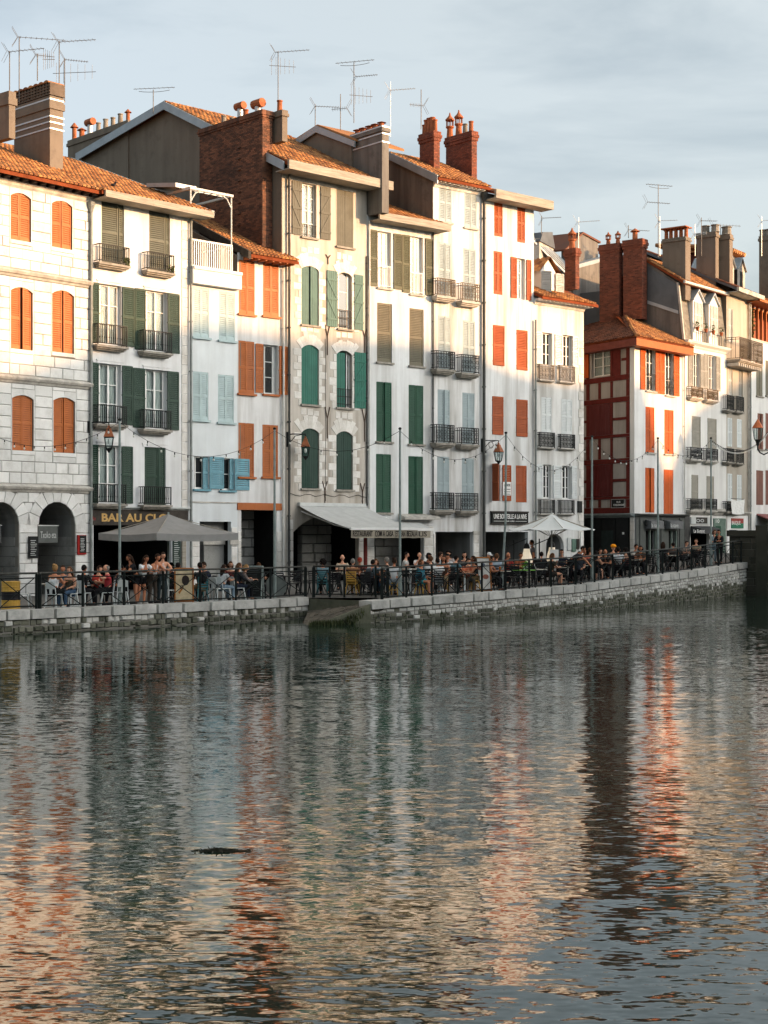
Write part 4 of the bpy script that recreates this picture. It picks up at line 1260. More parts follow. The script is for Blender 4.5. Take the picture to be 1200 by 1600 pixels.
recess(H, H.u(312), H.u(361), H.g - .1, zg3, 2.6, M['dark_room'], 'passage_wall')
for x0, x1 in ((330, 361),):   # stone pier inside with impost
    MB().box(H.u(x0), H.u(x1), .5, 1.2, H.g, zg3).build('stone_pier', M['stone_grey'], H.root)
    MB().box(H.u(x0 - 3), H.u(x1 + 1), .40, 1.3, H.z(345, 851), H.z(345, 843)).build('impost', M['ledge'], H.root)
for i in range(6):
    za = H.g + i * .42; stone(H.root, H.u(296.5), H.u(311.5), -.03, .01, za, za + .41, M['stone_h4']); stone(H.root, H.u(361.5), H.u(370), -.03, .01, za, za + .41, M['stone_h4'])
MB().box(H.u(358), H.W, -.09, -.03, H.z(365, 851), H.z(365, 843)).build('impost', M['ledge'], H.root)
MB().box(0, H.W, -.03, 0.0, H.z(333, 786), H.z(333, 784)).build('string_course', M['ledge'], H.root)
MB().box(-.02, H.W + .0, -.30, .3, H.z(333, 446, -.3), H.z(333, 424, -.3)).box(-.0, H.W, -.36, .3, H.z(333, 424, -.3) + .002, H.z(333, 420, -.3) + .02).build('cornice_box', M['plaster_h3'], H.root)
mb = MB(); zr0, zr1 = H.z(330, 423), H.z(330, 378)
uR = H.u(362)
mb.box(0, uR, -.06, .0, zr1 - .07, zr1); mb.box(0, uR, -.06, 0, zr0 + .05, zr0 + .12)
n = 20
for i in range(n + 1):
    x = uR * i / n; mb.box(x - .022, x + .022, -.045, -.015, zr0 + .12, zr1 - .07)
for yy in (.6, 1.2, 1.8): mb.box(uR - .03, uR, yy - .02, yy + .02, zr0 + .1, zr1 - .07)
mb.box(uR - .04, uR, -.0, 2.4, zr1 - .07, zr1 - .001)
mb.build('terrace_railing', M['white_paint'], H.root)
MB().box(0, H.W, .3, 8, zt3 - .1, zt3 - .002).build('terrace_floor', M['zinc'], H.root)
MB().box(0.05, H.W, 4.3, 4.6, zt3, zt3 + 2.3).build('terrace_back_wall', M['gable'], H.root)
# pergola frame over the terrace
mb = MB(); zp = H.z(330, 302)
for x in (.06, uR - .02): mb.tube([(x, 0.0, zt3), (x, 0.0, zp)], .034, 6); mb.tube([(x, .0, zp - .5), (x + (.25 if x < 1 else -.25), .0, zp - .12), (x + (.5 if x < 1 else -.5), 0, zp)], .03, 5)
mb.box(0, uR + .05, -.06, .04, zp, zp + .10)
for x in (.06, uR - .02): mb.box(x - .04, x + .04, .04, 3.2, zp + .002, zp + .09)
mb.box(-.0, uR + .3, .6, .66, zp + .1, zp + .16)
for i in range(7): mb.tube([(uR * i / 6, .0, zp + .1), (uR * i / 6 + .1, .63, zp + .13)], .02, 4)
mb.build('pergola', M['frame_grey'], H.root)
MB().prism([(-.35, .5, zp + .12), (-.35, 2.6, zp + .45), (-.35, 2.6, zp + .62), (-.35, .5, zp + .30)], (1.1, 0, 0)).build('roof_light', M['zinc'], H.root)
body(H, zt3 - .05, 4, zt3 + .0, mat_l=M['plaster_h3'], mat_r=None, back_b=8, back_z=zt3 - .1)

# ================= house 3b: orange-brown shutters, low tiled eave
H3B = House('narrow_house', 'narrow white house with brown-orange shutters under a low tiled eave', 371, 441)
H = H3B
A_ = SH['orange_brown_shade']  # the orange darkened by colour for the floors in shade
spec = [
 dict(x=(373, 398), y=(407, 491), kind='C', m=SH['orange'], sill=True, sm=SH['orange'], b=.0),
 dict(x=(411, 435.5), y=(412, 494), kind='C', m=SH['orange'], sill=True, sm=SH['orange'], b=.0),
 dict(x=(372.5, 397.5), y=(533, 615), kind='C', m=A_, sill=True, sm=A_, b=.0),
 dict(x=(411.5, 434), y=(539, 616), kind='O', wx=(412.5, 426.5), m=A_, sill=True, sm=A_, cols=1, rows=3, frame=M['frame_grey'], room=M['dark_room'], curtain=False, leaves=[(400, 411.5), (437, 450)]),
 dict(x=(372.5, 397), y=(661, 745), kind='C', m=A_, sill=True, sm=A_, b=.0),
 dict(x=(410, 434.5), y=(664, 745), kind='C', m=A_, sill=True, sm=A_, b=.0),
]
holes = do_openings(H, spec, M)
zbeam0, zbeam1 = H.z(406, 797), H.z(406, 786)
holes.append((H.u(377), H.u(432), H.g - .1, zbeam0, 0))
be = -.62; ze3 = H.z(425, 402, be)
vb, vz_ = H.side(0, 300, 350)
sl = (vz_ - ze3) / (vb - be)
w = MB(); wall_with_holes(w, 0, H.W, GROUND, ze3 + .12, holes); w.build('wall', M['plaster_h3b'], H.root)
fill_openings(H, spec)
recess(H, H.u(377), H.u(432), H.g - .1, zbeam0, 2.0, M['dark_room'], 'porch_ceiling')
for x0, x1, a, b in courses(H, H.u(377) + .01, H.u(432, 1.6), H.g - .05, zbeam0, [], M, .42, .5, 1.2):
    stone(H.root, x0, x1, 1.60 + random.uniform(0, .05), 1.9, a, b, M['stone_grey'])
MB().box(-.02, H.u(441) - .05, -.05, .1, zbeam0, zbeam1).build('timber_lintel', SH['orange_brown_shade'], H.root)
for i in range(5):
    za = H.g + i * .46; stone(H.root, H.u(371.5), H.u(376.5), -.03, .05, za, za + .45, M['stone_h4']); stone(H.root, H.u(432.5), H.u(440), -.03, .05, za, za + .45, M['stone_h4'])
roof(H, .28, H.W + .45, (be, ze3), (6.2, ze3 + sl * (6.2 - be)), None, du=.20)
MB().prism([(.12, be, ze3 + .12), (.12, 6.2, ze3 + sl * (6.2 - be) + .14), (.12, 6.2, ze3 + sl * (6.2 - be) - .22), (.12, be, ze3 - .22)], (.15, 0, 0)).build('verge_board', M['wood_dark'], H.root)
rafter_ends(H, .3, H.W + .3, be, ze3 - .03, SH['orange'], .4)
body(H, ze3 - .05, 6, ze3 + sl * 6, mat_l=M['gable'], mat_r=None, back_b=8)
pipe(H, H.u(443, -.1), H.g, ze3 - .3, .045, M['pipe_white'], -.1)

# ================= house 4: weathered render with stone-dressed arched windows
H4 = House('weathered_house', 'weathered beige house with pale stone window surrounds and teal-green plank shutters', 441, 573)
H = H4
GG, SG, BT, DG = SH['grey_green'], SH['sea_green'], SH['bottle'], SH['deep_green']
spec = [
 dict(x=(471.5, 494.5), y=(287, 371), kind='O', wx=(472, 491), m=GG, leaf='plank_z', leaves=[(457, 471.5), (501.5, 517)], sill=True, rows=4),
 dict(x=(526, 552), y=(298, 386), kind='C', m=GG, leaf='plank', sill=True, b=.0),
 dict(x=(471, 498), y=(416, 508), kind='C', m=SG, leaf='plank', rise=.16, sill=True),
 dict(x=(527.5, 549.5), y=(426, 514), kind='O', wx=(528, 543), m=SG, leaf='plank_z', rise=.16, leaves=[(511.5, 527.5), (554.5, 568)], sill=True, cols=1, rows=3, room=M['dark_room'], curtain=False),
 dict(x=(471, 498), y=(539, 632), kind='C', m=BT, leaf='plank', rise=.2, sill=True),
 dict(x=(526, 550), y=(548, 637), kind='O', wx=(541, 546), m=BT, leaf='plank_z', rise=.2, leaves=[(554.5, 572)], sill=True, cols=1, rows=1, room=M['dark_room'], curtain=False),
 dict(x=(471, 498.5), y=(669.5, 763), kind='C', m=DG, leaf='plank', rise=.2, sill=True),
 dict(x=(525.5, 551), y=(674, 765), kind='C', m=DG, leaf='plank', rise=.2, sill=True),
]
holes = do_openings(H, spec, M)
za4 = H.z(505, 797)
g0, g1 = H.u(458), H.u(560)
rr = (g1 - g0) / 2
holes.append((g0, g1, H.g - .1, H.z(505, 806), .75))
ze4 = H.z(530, 277, -.3)
vb, vz_ = H.side(0, 300, 178); 
w = MB(); wall_with_holes(w, 0, H.W, GROUND, ze4 + .1, holes); w.build('wall', M['plaster_h4'], H.root)
fill_openings(H, spec)
leaf(H, H.u(526.5), H.u(540), spec[5]['zz'][0], spec[5]['zz'][1] - .1, .04, 'plank', BT)
for o in (spec[3], spec[5]):   # low guard inside the opening
    mb = MB(); u0, u1 = o['u']; z0 = o['zz'][0]
    for zz in (.15, .5, .85): mb.box(u0, u1, .02, .04, z0 + zz, z0 + zz + .03)
    for i in range(9): x = u0 + (u1 - u0) * (i + .5) / 9; mb.box(x - .008, x + .008, .022, .038, z0 + .02, z0 + .85)
    mb.build('window_guard', M['black_iron'], H.root)
mb = MB(); u0, u1 = spec[0]['u']; z0 = spec[0]['zz'][0]
for zz in (.1, .55): mb.box(u0, u1, .0, .02, z0 + zz, z0 + zz + .025)
for i in range(8): x = u0 + (u1 - u0) * (i + .5) / 8; mb.box(x - .008, x + .008, .002, .018, z0 + .02, z0 + .56)
mb.build('window_guard', M['black_iron'], H.root)
for o in spec[2:]:   # toothed stone jambs and arch stones, one by one
    u0, u1 = o['u']; z0, z1 = o['zz']; zsp = z1 - o['r']; n = max(4, round((zsp - z0 + .1) / .34)); h = (zsp - z0 + .1) / n
    for i in range(n):
        wl = .22 + (.22 if i % 2 else 0) + random.uniform(-.05, .07); wr = .22 + (0 if i % 2 else .20) + random.uniform(-.05, .07)
        a = z0 - .1 + i * h
        if not (o is spec[5] and False): stone(H.root, u0 - wl, u0 - .005, -.018, .02, a + .008, a + h - .008, M['stone_h4'])
        stone(H.root, u1 + .005, u1 + wr, -.018, .02, a + .008, a + h - .008, M['stone_h4'])
    p = arc_pts(u0 - .005, u1 + .005, zsp, o['r'], 7); um = (u0 + u1) / 2; rad = ((u1 - u0) ** 2 / 4 + o['r'] ** 2) / (2 * o['r']); cz = z1 - rad
    for (a, c), (b, d) in zip(p, p[1:]):
        th = .52 + random.uniform(-.10, .12)
        def ex(x, z, k): q = Vector((x - um, z - cz)).normalized() * k; return (x + q.x, -.02, z + q.y)
        pts = [ex(a, c, 0.004), ex(b, d, 0.004), ex(b * .985 + a * .015, d, th), ex(a * .985 + b * .015, c, th)]
        MB().prism(pts, (0, .035, 0)).build('voussoir', M['stone_h4'], H.root)
    for i in range(3):  # loose facing stones above the arch
        xx = u0 - .05 + (u1 - u0 + .1) * i / 3; zz = z1 + .56 + random.uniform(0, .05)
        if zz + .3 < ze4 - .3: stone(H.root, xx + .01, xx + (u1 - u0 + .1) / 3 - random.uniform(.01, .08), -.014, .02, zz, zz + random.uniform(.22, .34), M['stone_h4'])
for px, py0, py1 in ((511, 508, 555), (569, 512, 552), (511, 636, 685), (569, 640, 690), (507, 752, 790), (566, 755, 792), (512, 398, 413)):   # forked wall ties
    u = H.u(px); z0, z1 = H.z(px, py1), H.z(px, py0); zm = z0 + (z1 - z0) * .62; mb = MB()
    mb.tube([(u, -.03, z0), (u, -.03, zm), (u - .14, -.03, z1)], .022, 5); mb.tube([(u, -.03, zm), (u + .14, -.03, z1)], .022, 5)
    mb.build('wall_tie', painted('rusty_iron', (.10, .065, .045)), H.root)
recess(H, g0, g1, H.g - .1, H.z(505, 800), 3.2, M['dark_room'], 'arcade_wall')
for x0, x1, a, b in courses(H, H.u(472, 1.6), H.u(519, 1.6), H.g - .05, H.z(505, 806), [], M, .40, .5, 1.1):
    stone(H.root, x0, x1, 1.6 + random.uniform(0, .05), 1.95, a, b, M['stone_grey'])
for x0, x1, a, b in courses(H, H.u(448), g0, H.g - .05, H.z(505, 812), [], M, .44, .5, 1.2) + courses(H, g1, H.W - .02, H.g - .05, H.z(505, 800), [], M, .44, .5, 1.2):
    stone(H.root, x0, x1, -.04, .03, a, b, M['stone_h4'])
# roof, gable seen over the lower neighbours, fascia
fz = ze4 + .02
roof(H, -.35, H.W + .75, (-.85, fz), (8.55, fz + 4.55), (16.5, fz + 3.4), hip=None, dl=.4, du=.23)
MB().box(-.40, H.W + .8, -.98, -.86, fz - .30, fz + .10).box(-.38, H.W + .78, -.855, .0, fz - .30, fz - .26).build('eaves_fascia', M['wood_grey'], H.root)
g = [(-.003, z) for z in ()]
MB().prism([(-.03, .003, GROUND), (-.03, .003, fz - .1), (-.03, 8.55, fz + 4.35), (-.03, 16.5, fz + 3.2), (-.03, 16.5, GROUND)], (.2, 0, 0)).build('party_wall', M['gable'], H.root)
MB().prism([(H.W - .2, .003, GROUND), (H.W - .2, .003, fz - .1), (H.W - .2, 8.55, fz + 4.35), (H.W - .2, 16.5, fz + 3.2), (H.W - .2, 16.5, GROUND)], (.16, 0, 0)).build('party_wall', M['gable'], H.root)
MB().box(.2, H.W - .2, 16.3, 16.5, 0, fz + 3.1).build('rear_wall', M['gable'], H.root)
zf = MB()
for (b0, z0), (b1, z1) in (((-.6, fz + .02), (8.55, fz + 4.55)), ((8.55, fz + 4.55), (16.5, fz + 3.45))):
    zf.prism([(-.42, b0, z0 + .06), (-.42, b1, z1 + .06), (-.42, b1, z1 - .34), (-.42, b0, z0 - .34)], (.06, 0, 0))
zf.build('verge_flashing', M['zinc'], H.root)
C, info = chim_px(H, -.62, 312, 410, 425, 172, H.side(-.62, 410, 385)[1], kind='brick', mat=M['brick'], cap=.3,
   pots=((.02 + .12, .15, .55, 'cowl'), (.33, .12, .35, 'pot'), (.42, .13, .75, 'cowl'), (.55, .1, .2, 'grey'), (.68, .12, .4, 'grey')))
CH4 = info
mb = MB()
for i in range(9): z = info[4] - 1.4 - i * .5; mb.box(info[0] - .09, info[0] - .012, info[2] + 1.55, info[2] + 1.75, z, z + .03)
mb.build('climbing_irons', painted('rust', (.12, .07, .045)), C)
C, info = chim_px(H, .1, 425, 441, 447, 172, fz + 1.2, kind='render', mat=M['gable'], straps=(), pots=((.5, .12, .5, 'pot'),))
C, info = chim_px(H, -.1, 106, 200, 206, 188, fz + 1.5, kind='render', mat=M['gable'], cap=.3,
   pots=((.04, .1, .6, 'cap'), (.16, .13, .5, 'grey'), (.28, .12, .45, 'grey'), (.4, .13, .5, 'grey'), (.52, .12, .45, 'grey'), (.66, .14, .8, 'cowl'), (.8, .14, .5, 'cap'), (.93, .12, .9, 'cap')))
cab = MB()
for px, z0_, z1_ in ((453, H.g, ze4 - 2.2), (508, 4.6, 12.0)):
    u_ = H.u(px); cab.tube([(u_ + .02 * math.sin(i * 1.7), -.03, z0_ + (z1_ - z0_) * i / 14) for i in range(15)], .012, 4)
cab.tube([(H.u(453) + (H.W - H.u(453)) * i / 16, -.035, H.z(500, 772) - .12 * math.sin(i * .9) ** 2) for i in range(17)], .012, 4)
cab.build('wall_cable', M['black_iron'], H.root)
pipe(H, H.u(449), H.g, ze4 - .3, .06, M['pipe_dark'], -.12, top=(H.u(462), -.7, ze4 - .12))
pipe(H, H.W - .03, H.z(570, 790), H.z(570, 400), .035, M['pipe_dark'], -.06)

# ================= house 5: bright white with fir-green shutters
H5 = House('white_house', 'white house with closed fir-green louvred shutters behind the restaurant awning', 573, 677)
H = H5
FI, KH, MO = SH['fir'], SH['khaki'], SH['moss']
spec = [
 dict(x=(590, 611), y=(362, 450), kind='O', wx=(590.5, 604), m=MO, leaves=[(577, 590), (616, 629)], sill=True, sm=M['ledge']),
 dict(x=(641, 661), y=(370, 460), kind='O', wx=(641, 653), m=MO, leaves=[(629.5, 641), (665.5, 677)], sill=True, sm=M['ledge']),
 dict(x=(589, 612.5), y=(474, 566), kind='C', m=KH, split=.9, ajar=(.06, 0), sill=True),
 dict(x=(639.5, 662), y=(482.5, 572), kind='C', m=KH, split=.93, ajar=(.06, 0), sill=True),
 dict(x=(588, 612), y=(597, 690), kind='C', m=FI, sill=True, b=.0),
 dict(x=(638.5, 661.5), y=(602, 694), kind='C', m=FI, sill=True, b=.0),
 dict(x=(587.5, 611), y=(709.5, 801), kind='C', m=FI, sill=True, b=.0),
 dict(x=(638, 661), y=(713, 803), kind='C', m=FI, sill=True, b=.0),
]
holes = do_openings(H, spec, M)
zg5 = H.z(625, 822)
holes.append((H.u(585), H.u(662), H.g - .1, zg5, 0))
ze5 = H.z(632, 346, -.3)
w = MB(); wall_with_holes(w, 0, H.W, GROUND, ze5 + .1, holes); w.build('wall', M['plaster_h5'], H.root)
fill_openings(H, spec)
for o in spec[:2]:
    mb = MB(); u0, u1 = o['u']; z0 = o['zz'][0]
    mb.box(u0, u1, -.04, -.02, z0 + 1.0, z0 + 1.04); mb.box(u0, u1, -.04, -.02, z0 + .08, z0 + .11)
    for i in range(8): x = u0 + (u1 - u0) * (i + .5) / 8; mb.box(x - .01, x + .01, -.038, -.022, z0 + .08, z0 + 1.0)
    mb.build('window_guard', M['white_paint'], H.root)
recess(H, H.u(585), H.u(662), H.g - .1, zg5, 2.4, M['dark_room'], 'passage_wall')
for x0, x1, a, b in courses(H, H.u(586, 1.8), H.u(660, 1.8), H.g - .05, zg5, [], M, .45, .6, 1.3):
    stone(H.root, x0, x1, 1.8 + random.uniform(0, .04), 2.1, a, b, M['stone_grey'])
for x0, x1, a, b in courses(H, .02, H.u(585), H.g - .05, zg5, [], M, .45, .3, .6) + courses(H, H.u(662), H.W, H.g - .05, zg5, [], M, .45, .4, .6):
    stone(H.root, x0, x1, -.03, .03, a, b, M['stone_h4'])
MB().prism([(H.u(622), 0, H.z(650, 803)), (H.u(622), -.5, H.z(650, 808)), (H.u(622), -.5, H.z(650, 812)), (H.u(622), 0, H.z(650, 812))], (H.u(677) - H.u(622), 0, 0)).build('lead_canopy', M['ledge'], H.root)
fz5 = ze5 + .04
roof(H, .3, H.W + .35, (-.7, fz5), (7.5, fz5 + 3.2), (15, fz5), dl=.4, du=.22)
MB().box(.12, H.W + .42, -.82, -.71, fz5 - .26, fz5 + .08).box(.12, H.W + .4, -.705, .0, fz5 - .26, fz5 - .22).build('eaves_fascia', M['wood_grey'], H.root)
body(H, ze5, 7.5, fz5 + 3.1, mat_l=M['gable'], mat_r=M['gable'])
pipe(H, H.u(575.5), H.z(575, 800), ze5 - .2, .045, M['pipe_white'], -.08)
pipe(H, H.W - .06, H.z(676, 800), ze5 - .2, .035, M['pipe_dark'], -.06)
C, info = chim_px(H, .05, 547.5, 597, 607.5, 196, fz5, kind='render', mat=M['gable_black'], cap=.25, straps=(), pots=((.12, .12, .25, 'cap'), (.32, .12, .25, 'cap'), (.5, .12, .25, 'cap'), (.7, .12, .25, 'cap'), (.88, .12, .25, 'cap')))
for yy in (197, 208, 221):
    z = H.z(597, yy, info[2]); s = MB(); e = .03; s.box(info[0] - e, info[0] - .004, info[2] - e, info[3] + e, z - .03, z + .03); s.box(info[0] - e, info[1] + e, info[2] - e, info[2] - .004, z - .03, z + .03); s.build('strap', M['steel'], C)
CH5 = info
# higher rear wing with its own gable
pts = [H.side(-.05, x, y) for x, y in ((462, 221), (497, 201), (549, 219))]
(bL, zL), (bM, zM), (bR, zR) = pts
MB().prism([(-.05, bR, fz5), (-.05, bR, zR), (-.05, bM, zM), (-.05, bL, zL), (-.05, bL, fz5 - 2)], (.2, 0, 0)).build('wing_gable', M['gable'], H.root)
mb = MB(); mb.prism([(-.2, bR - .4, zR - .15), (-.2, bM, zM + .12), (-.2, bL + .5, zL - .12), (-.2, bL + .5, zL - .4), (-.2, bM, zM - .2), (-.2, bR - .4, zR - .42)], (.08, 0, 0)); mb.build('wing_flashing', M['zinc'], H.root)
mb = MB(); mb.prism([(-.1, bR - .4, zR - .02), (-.1, bM, zM + .2), (-.1, bL + .5, zL + .02), (-.1, bL + .5, zL - .1), (-.1, bM, zM + .08), (-.1, bR - .4, zR - .14)], (3.0, 0, 0)); mb.build('wing_roof', M['tile'], H.root)

# ================= house 6: blue-grey shutters with scroll balconies
H6 = House('tall_house', 'tall stained white house with pale blue-grey shutters and small scrollwork balconies', 677, 754)
H = H6
BG = SH['blue_grey']
spec = [
 dict(x=(686, 705.5), y=(287, 347), kind='C', m=BG, sill=True, sm=M['ledge'], b=.0), dict(x=(725.5, 744.5), y=(297, 356), kind='C', m=BG, sill=True, sm=M['ledge'], b=.0),
]
for xs, rows in (((685.5, 704.5, 683.5, 711), ((380, 463, 436), (494, 577, 549), (609, 692, 664), (713.5, 797, 770))), ((724, 743, 722.5, 749), ((389, 471, 443.5), (501.5, 583, 555), (614, 694.5, 669), (716, 798, 771)))):
    for i, (yt, yb, yr) in enumerate(rows):
        sh_ = -i * .8
        spec.append(dict(x=(xs[0] + sh_, xs[1] + sh_), y=(yt, yb), kind='C', m=BG, b=.0, bal=(xs[2] + sh_, xs[3] + sh_, yr, yb), bs='scroll', slab=.24, bd=.42, sm=M['ledge'] if i == 0 else M['sill'], iron=painted('brown_iron', (.12, .095, .07)) if i == 0 else M['black_iron']))
holes = do_openings(H, spec, M)
zg6 = H.z(710, 831)
holes.append((H.u(680), H.u(739), H.g - .1, zg6, 0))
ze6 = H.z(735, 291, -.3)
w = MB(); wall_with_holes(w, 0, H.W, GROUND, ze6 + .1, holes); w.build('wall', M['plaster_h6'], H.root)
fill_openings(H, spec)
recess(H, H.u(680), H.u(739), H.g - .1, zg6, 2.6, M['arcade'], 'passage_wall')
for i in range(5):
    za = H.g + i * .48
    if za + .47 < zg6 + .1: stone(H.root, 0.01, H.u(680), -.03, .03, za, za + .47, M['stone_h4']); stone(H.root, H.u(739.5), H.u(748), -.03, .03, za, za + .47, M['stone_h4'])
MB().box(H.u(738.5), H.u(749), -.07, .0, zg6 - .15, zg6 + .05).build('impost', M['ledge'], H.root)
vb, vz_ = H.side(-.1, 610, 240); fz6 = ze6 + .06
roof(H, -.15, H.W + .05, (-.55, fz6), (vb, vz_), (vb * 2, fz6), du=.2)
rafter_ends(H, .05, H.W - .2, -.5, fz6 - .03, M['white_paint'], .3)
cornice(H, ze6 - .28, ((.05, 0), (.12, .12), (.2, .2)), M['plaster_h6'], 'eaves_moulding')
MB().prism([(-.03, .003, GROUND), (-.03, .003, fz6 - .1), (-.03, vb, vz_ - .1), (-.03, vb * 2, fz6), (-.03, vb * 2, GROUND)], (.2, 0, 0)).build('party_wall', M['gable_black'], H.root)
MB().prism([(-.2, -.5, fz6 + .10), (-.2, vb, vz_ + .06), (-.2, vb, vz_ - .32), (-.2, -.5, fz6 - .30)], (.07, 0, 0)).build('verge_flashing', M['zinc'], H.root)
pipe(H, H.W - .03, H.g, H.z(752, 308), .075, M['pipe_dark'], -.14, True)

# ================= house 7: red shutters and the wine bar sign
H7 = House('white_house', 'white house with orange-red shutters and a black wine bar sign', 754, 834)
H = H7
RD = SH['red']
spec = [
 dict(x=(772, 785.5), y=(308, 369.5), kind='C', m=RD, b=.0), dict(x=(808, 820.5), y=(318.5, 379), kind='C', m=RD, b=.0),
 dict(x=(771, 785), y=(393, 460), kind='C', m=RD, b=.0), dict(x=(808, 820.5), y=(404, 468), kind='O', wx=(808, 814), m=RD, leaves=[(799, 808), (823.5, 830.5)], cols=1, rows=3),
 dict(x=(770, 787), y=(508.5, 571.5), kind='C', m=RD, b=-.03, split=.97), dict(x=(807, 823.5), y=(516, 578.5), kind='C', m=RD, b=-.03, split=.97),
 dict(x=(769, 786), y=(619.5, 679.5), kind='C', m=RD, b=-.03, split=.94), dict(x=(806.5, 824), y=(624.5, 682.5), kind='C', m=RD, b=-.03, split=.94),
 dict(x=(769, 782), y=(726, 783), kind='O', wx=(776, 781), m=RD, leaves=[(786, 799)], cols=1, rows=2, frame=M['frame_grey'], room=M['dark_room'], curtain=False),
 dict(x=(806, 823), y=(727.5, 785), kind='C', m=RD, b=.0, split=.75),
]
holes = do_openings(H, spec, M)
zg7 = H.z(790, 831)
holes.append((H.u(757), H.u(825), H.g - .1, zg7, 0))
ze7 = H.z(810, 312, -.3)
w = MB(); wall_with_holes(w, 0, H.W, GROUND, ze7 + .1, holes); w.build('wall', M['plaster_h7'], H.root)
fill_openings(H, spec)
lo = leaf(H, H.u(768.5), H.u(780), H.z(775, 783), H.z(775, 725), -.02, 'louver', RD); lo.rotation_euler = (0, 0, -R(100))
recess(H, H.u(757), H.u(825), H.g - .1, zg7, 3.0, M['arcade'], 'passage_wall')
MB().box(H.u(786.5, -.1), H.u(799, -.1), -.075, -.06, H.z(793, 774, -.1), H.z(793, 753, -.1)).build('paper_notice', M['white_paint'], H.root)
lettering(H, 'A VENDRE', 788, 797.5, 756, 760, -.078, M['black_iron'])
mb = MB()
for py in (764, 768, 771.5): mb.box(H.u(788, -.08), H.u(797.5, -.08), -.08, -.076, H.z(793, py + 1, -.08), H.z(793, py, -.08))
mb.build('notice_text', M['black_iron'], H.root, kind='stuff')
fz7 = ze7 + .04
roof(H, .15, H.W + .55, (-.7, fz7), (6.5, fz7 + 2.3), (13, fz7), dl=.4, du=.22)
MB().box(.12, H.W + .6, -.84, -.71, fz7 - .34, fz7 + .10).box(.12, H.W + .58, -.705, 0, fz7 - .34, fz7 - .30).build('eaves_fascia', M['wood_grey'], H.root)
body(H, ze7, 6.5, fz7 + 2.2, mat_l=None, mat_r=M['plaster_h7'])
pipe(H, H.W + .02, H.g, H.z(834, 500), .055, M['pipe'], -.12)
# the pair of red stacks astride houses 6 and 7
bq = H6.side(.9, 685, 200)
C, _i = chim_px(H6, 1.15, 656, 678, 687, 205, fz6 + .3, kind='brick', mat=M['brick2'], cap=.45, pots=((.1, .1, .6, 'pot'), (.3, .14, .75, 'pot'), (.5, .15, .75, 'pot'), (.72, .14, .7, 'pot'), (.9, .1, .5, 'pot')))
C, _i = chim_px(H6, H6.u(742, 1.2), 697, 737, 745, 205, fz6 + .1, kind='brick', mat=M['brick2'], cap=.45, pots=((.12, .12, .55, 'pot'), (.35, .13, .5, 'grey'), (.6, .18, 1.2, 'lantern'), (.95, .18, 1.2, 'lantern')))

# ================= house 8: old white house, white shutters, dormer
H8 = House('white_house', 'old white house with white shutters, a little dormer and an arched doorway', 834, 912)
H = H8
WS = SH['white']
spec = [
 dict(x=(847, 863), y=(520, 571), kind='O', wx=(847, 858.5), m=WS, leaves=[(837.5, 847)], cols=2, rows=3, room=M['dark_room'], curtain=False, bal=(843.5, 866, 570, 594), bs='scroll', slab=.1, bd=.2, sm=M['ledge'], iron=painted('grey_iron', (.16, .15, .14))),
 dict(x=(879, 895), y=(524, 574), kind='O', wx=(879, 890), m=WS, leaves=[(868, 879), (895.5, 904)], cols=2, rows=3, room=M['dark_room'], curtain=False, bal=(875, 898, 572, 597), bs='scroll', slab=.1, bd=.2, sm=M['ledge'], iron=painted('grey_iron', (.16, .15, .14))),
 dict(x=(845.5, 862), y=(621, 676), kind='C', m=WS, b=.0, bal=(844, 866.5, 676, 699.5), slab=.1, bd=.2, sm=M['ledge'], bs='scroll'),
 dict(x=(877, 894), y=(624, 679), kind='C', m=WS, b=.0, bal=(876, 898, 679, 701), slab=.1, bd=.2, sm=M['ledge'], bs='scroll'),
 dict(x=(848, 861.5), y=(726, 779), kind='O', wx=(848, 858), m=WS, leaves=[(838.5, 848)], cols=2, rows=3, room=M['dark_room'], curtain=False, bal=(844.5, 866.5, 781, 803), slab=.1, bd=.2, sm=M['ledge']),
 dict(x=(878, 893), y=(728, 780), kind='O', wx=(878, 888), m=WS, leaves=[(865, 877.5), (894, 901.5)], cols=2, rows=3, room=M['dark_room'], curtain=False, bal=(875.5, 897, 782, 803), slab=.1, bd=.2, sm=M['ledge']),
]
holes = do_openings(H, spec, M)
ua, ub = H.u(853), H.u(881); r8 = (ub - ua) / 2
holes.append((ua, ub, H.g - .1, H.z(867, 834), r8))
ze8 = H.z(875, 472, -.3)
w = MB(); wall_with_holes(w, 0, H.W, GROUND, ze8 + .1, holes); w.build('wall', M['plaster_h8'], H.root)
fill_openings(H, spec)
recess(H, ua, ub, H.g - .1, H.z(867, 832), 2.4, M['arcade'], 'doorway_wall')
for i, (x0, x1, y0, y1) in enumerate(((886, 891.5, 840, 860), (893, 899, 842, 862), (900, 904, 842, 858), (906, 910, 832, 868))):
    MB().box(H.u(x0), H.u(x1), -.06, -.003, H.z(x0, y1), H.z(x0, y0)).build('menu_frame', [M['frame_grey'], painted('menu_green', (.12, .2, .16)), M['wood_dark'], M['white_paint']][i], H.root)
MB().box(H.u(902), H.u(908), -.08, -.003, H.z(905, 801), H.z(905, 783)).build('small_sign', M['black_iron'], H.root)
for i in range(26):
    za = H.g + i * .46
    if za + .45 < ze8 - .1: stone(H.root, H.W - .32 - (.12 if i % 2 else 0), H.W - .01, -.03, .02, za + .006, za + .454, M['stone_h4'])
fz8 = ze8 + .1; sl8 = .46
roof(H, -.0, H.W + .5, (-.6, fz8), (4.2, fz8 + sl8 * 4.8), (9, fz8), hip=lambda u, b: u < H.W + .45 - (b + .6) * .62, du=.2)
rafter_ends(H, .05, H.W + .2, -.55, fz8 - .03, M['white_paint'], .3)
cornice(H, ze8 - .25, ((.05, 0), (.12, .12), (.2, .2)), M['plaster_h8'], 'eaves_moulding')
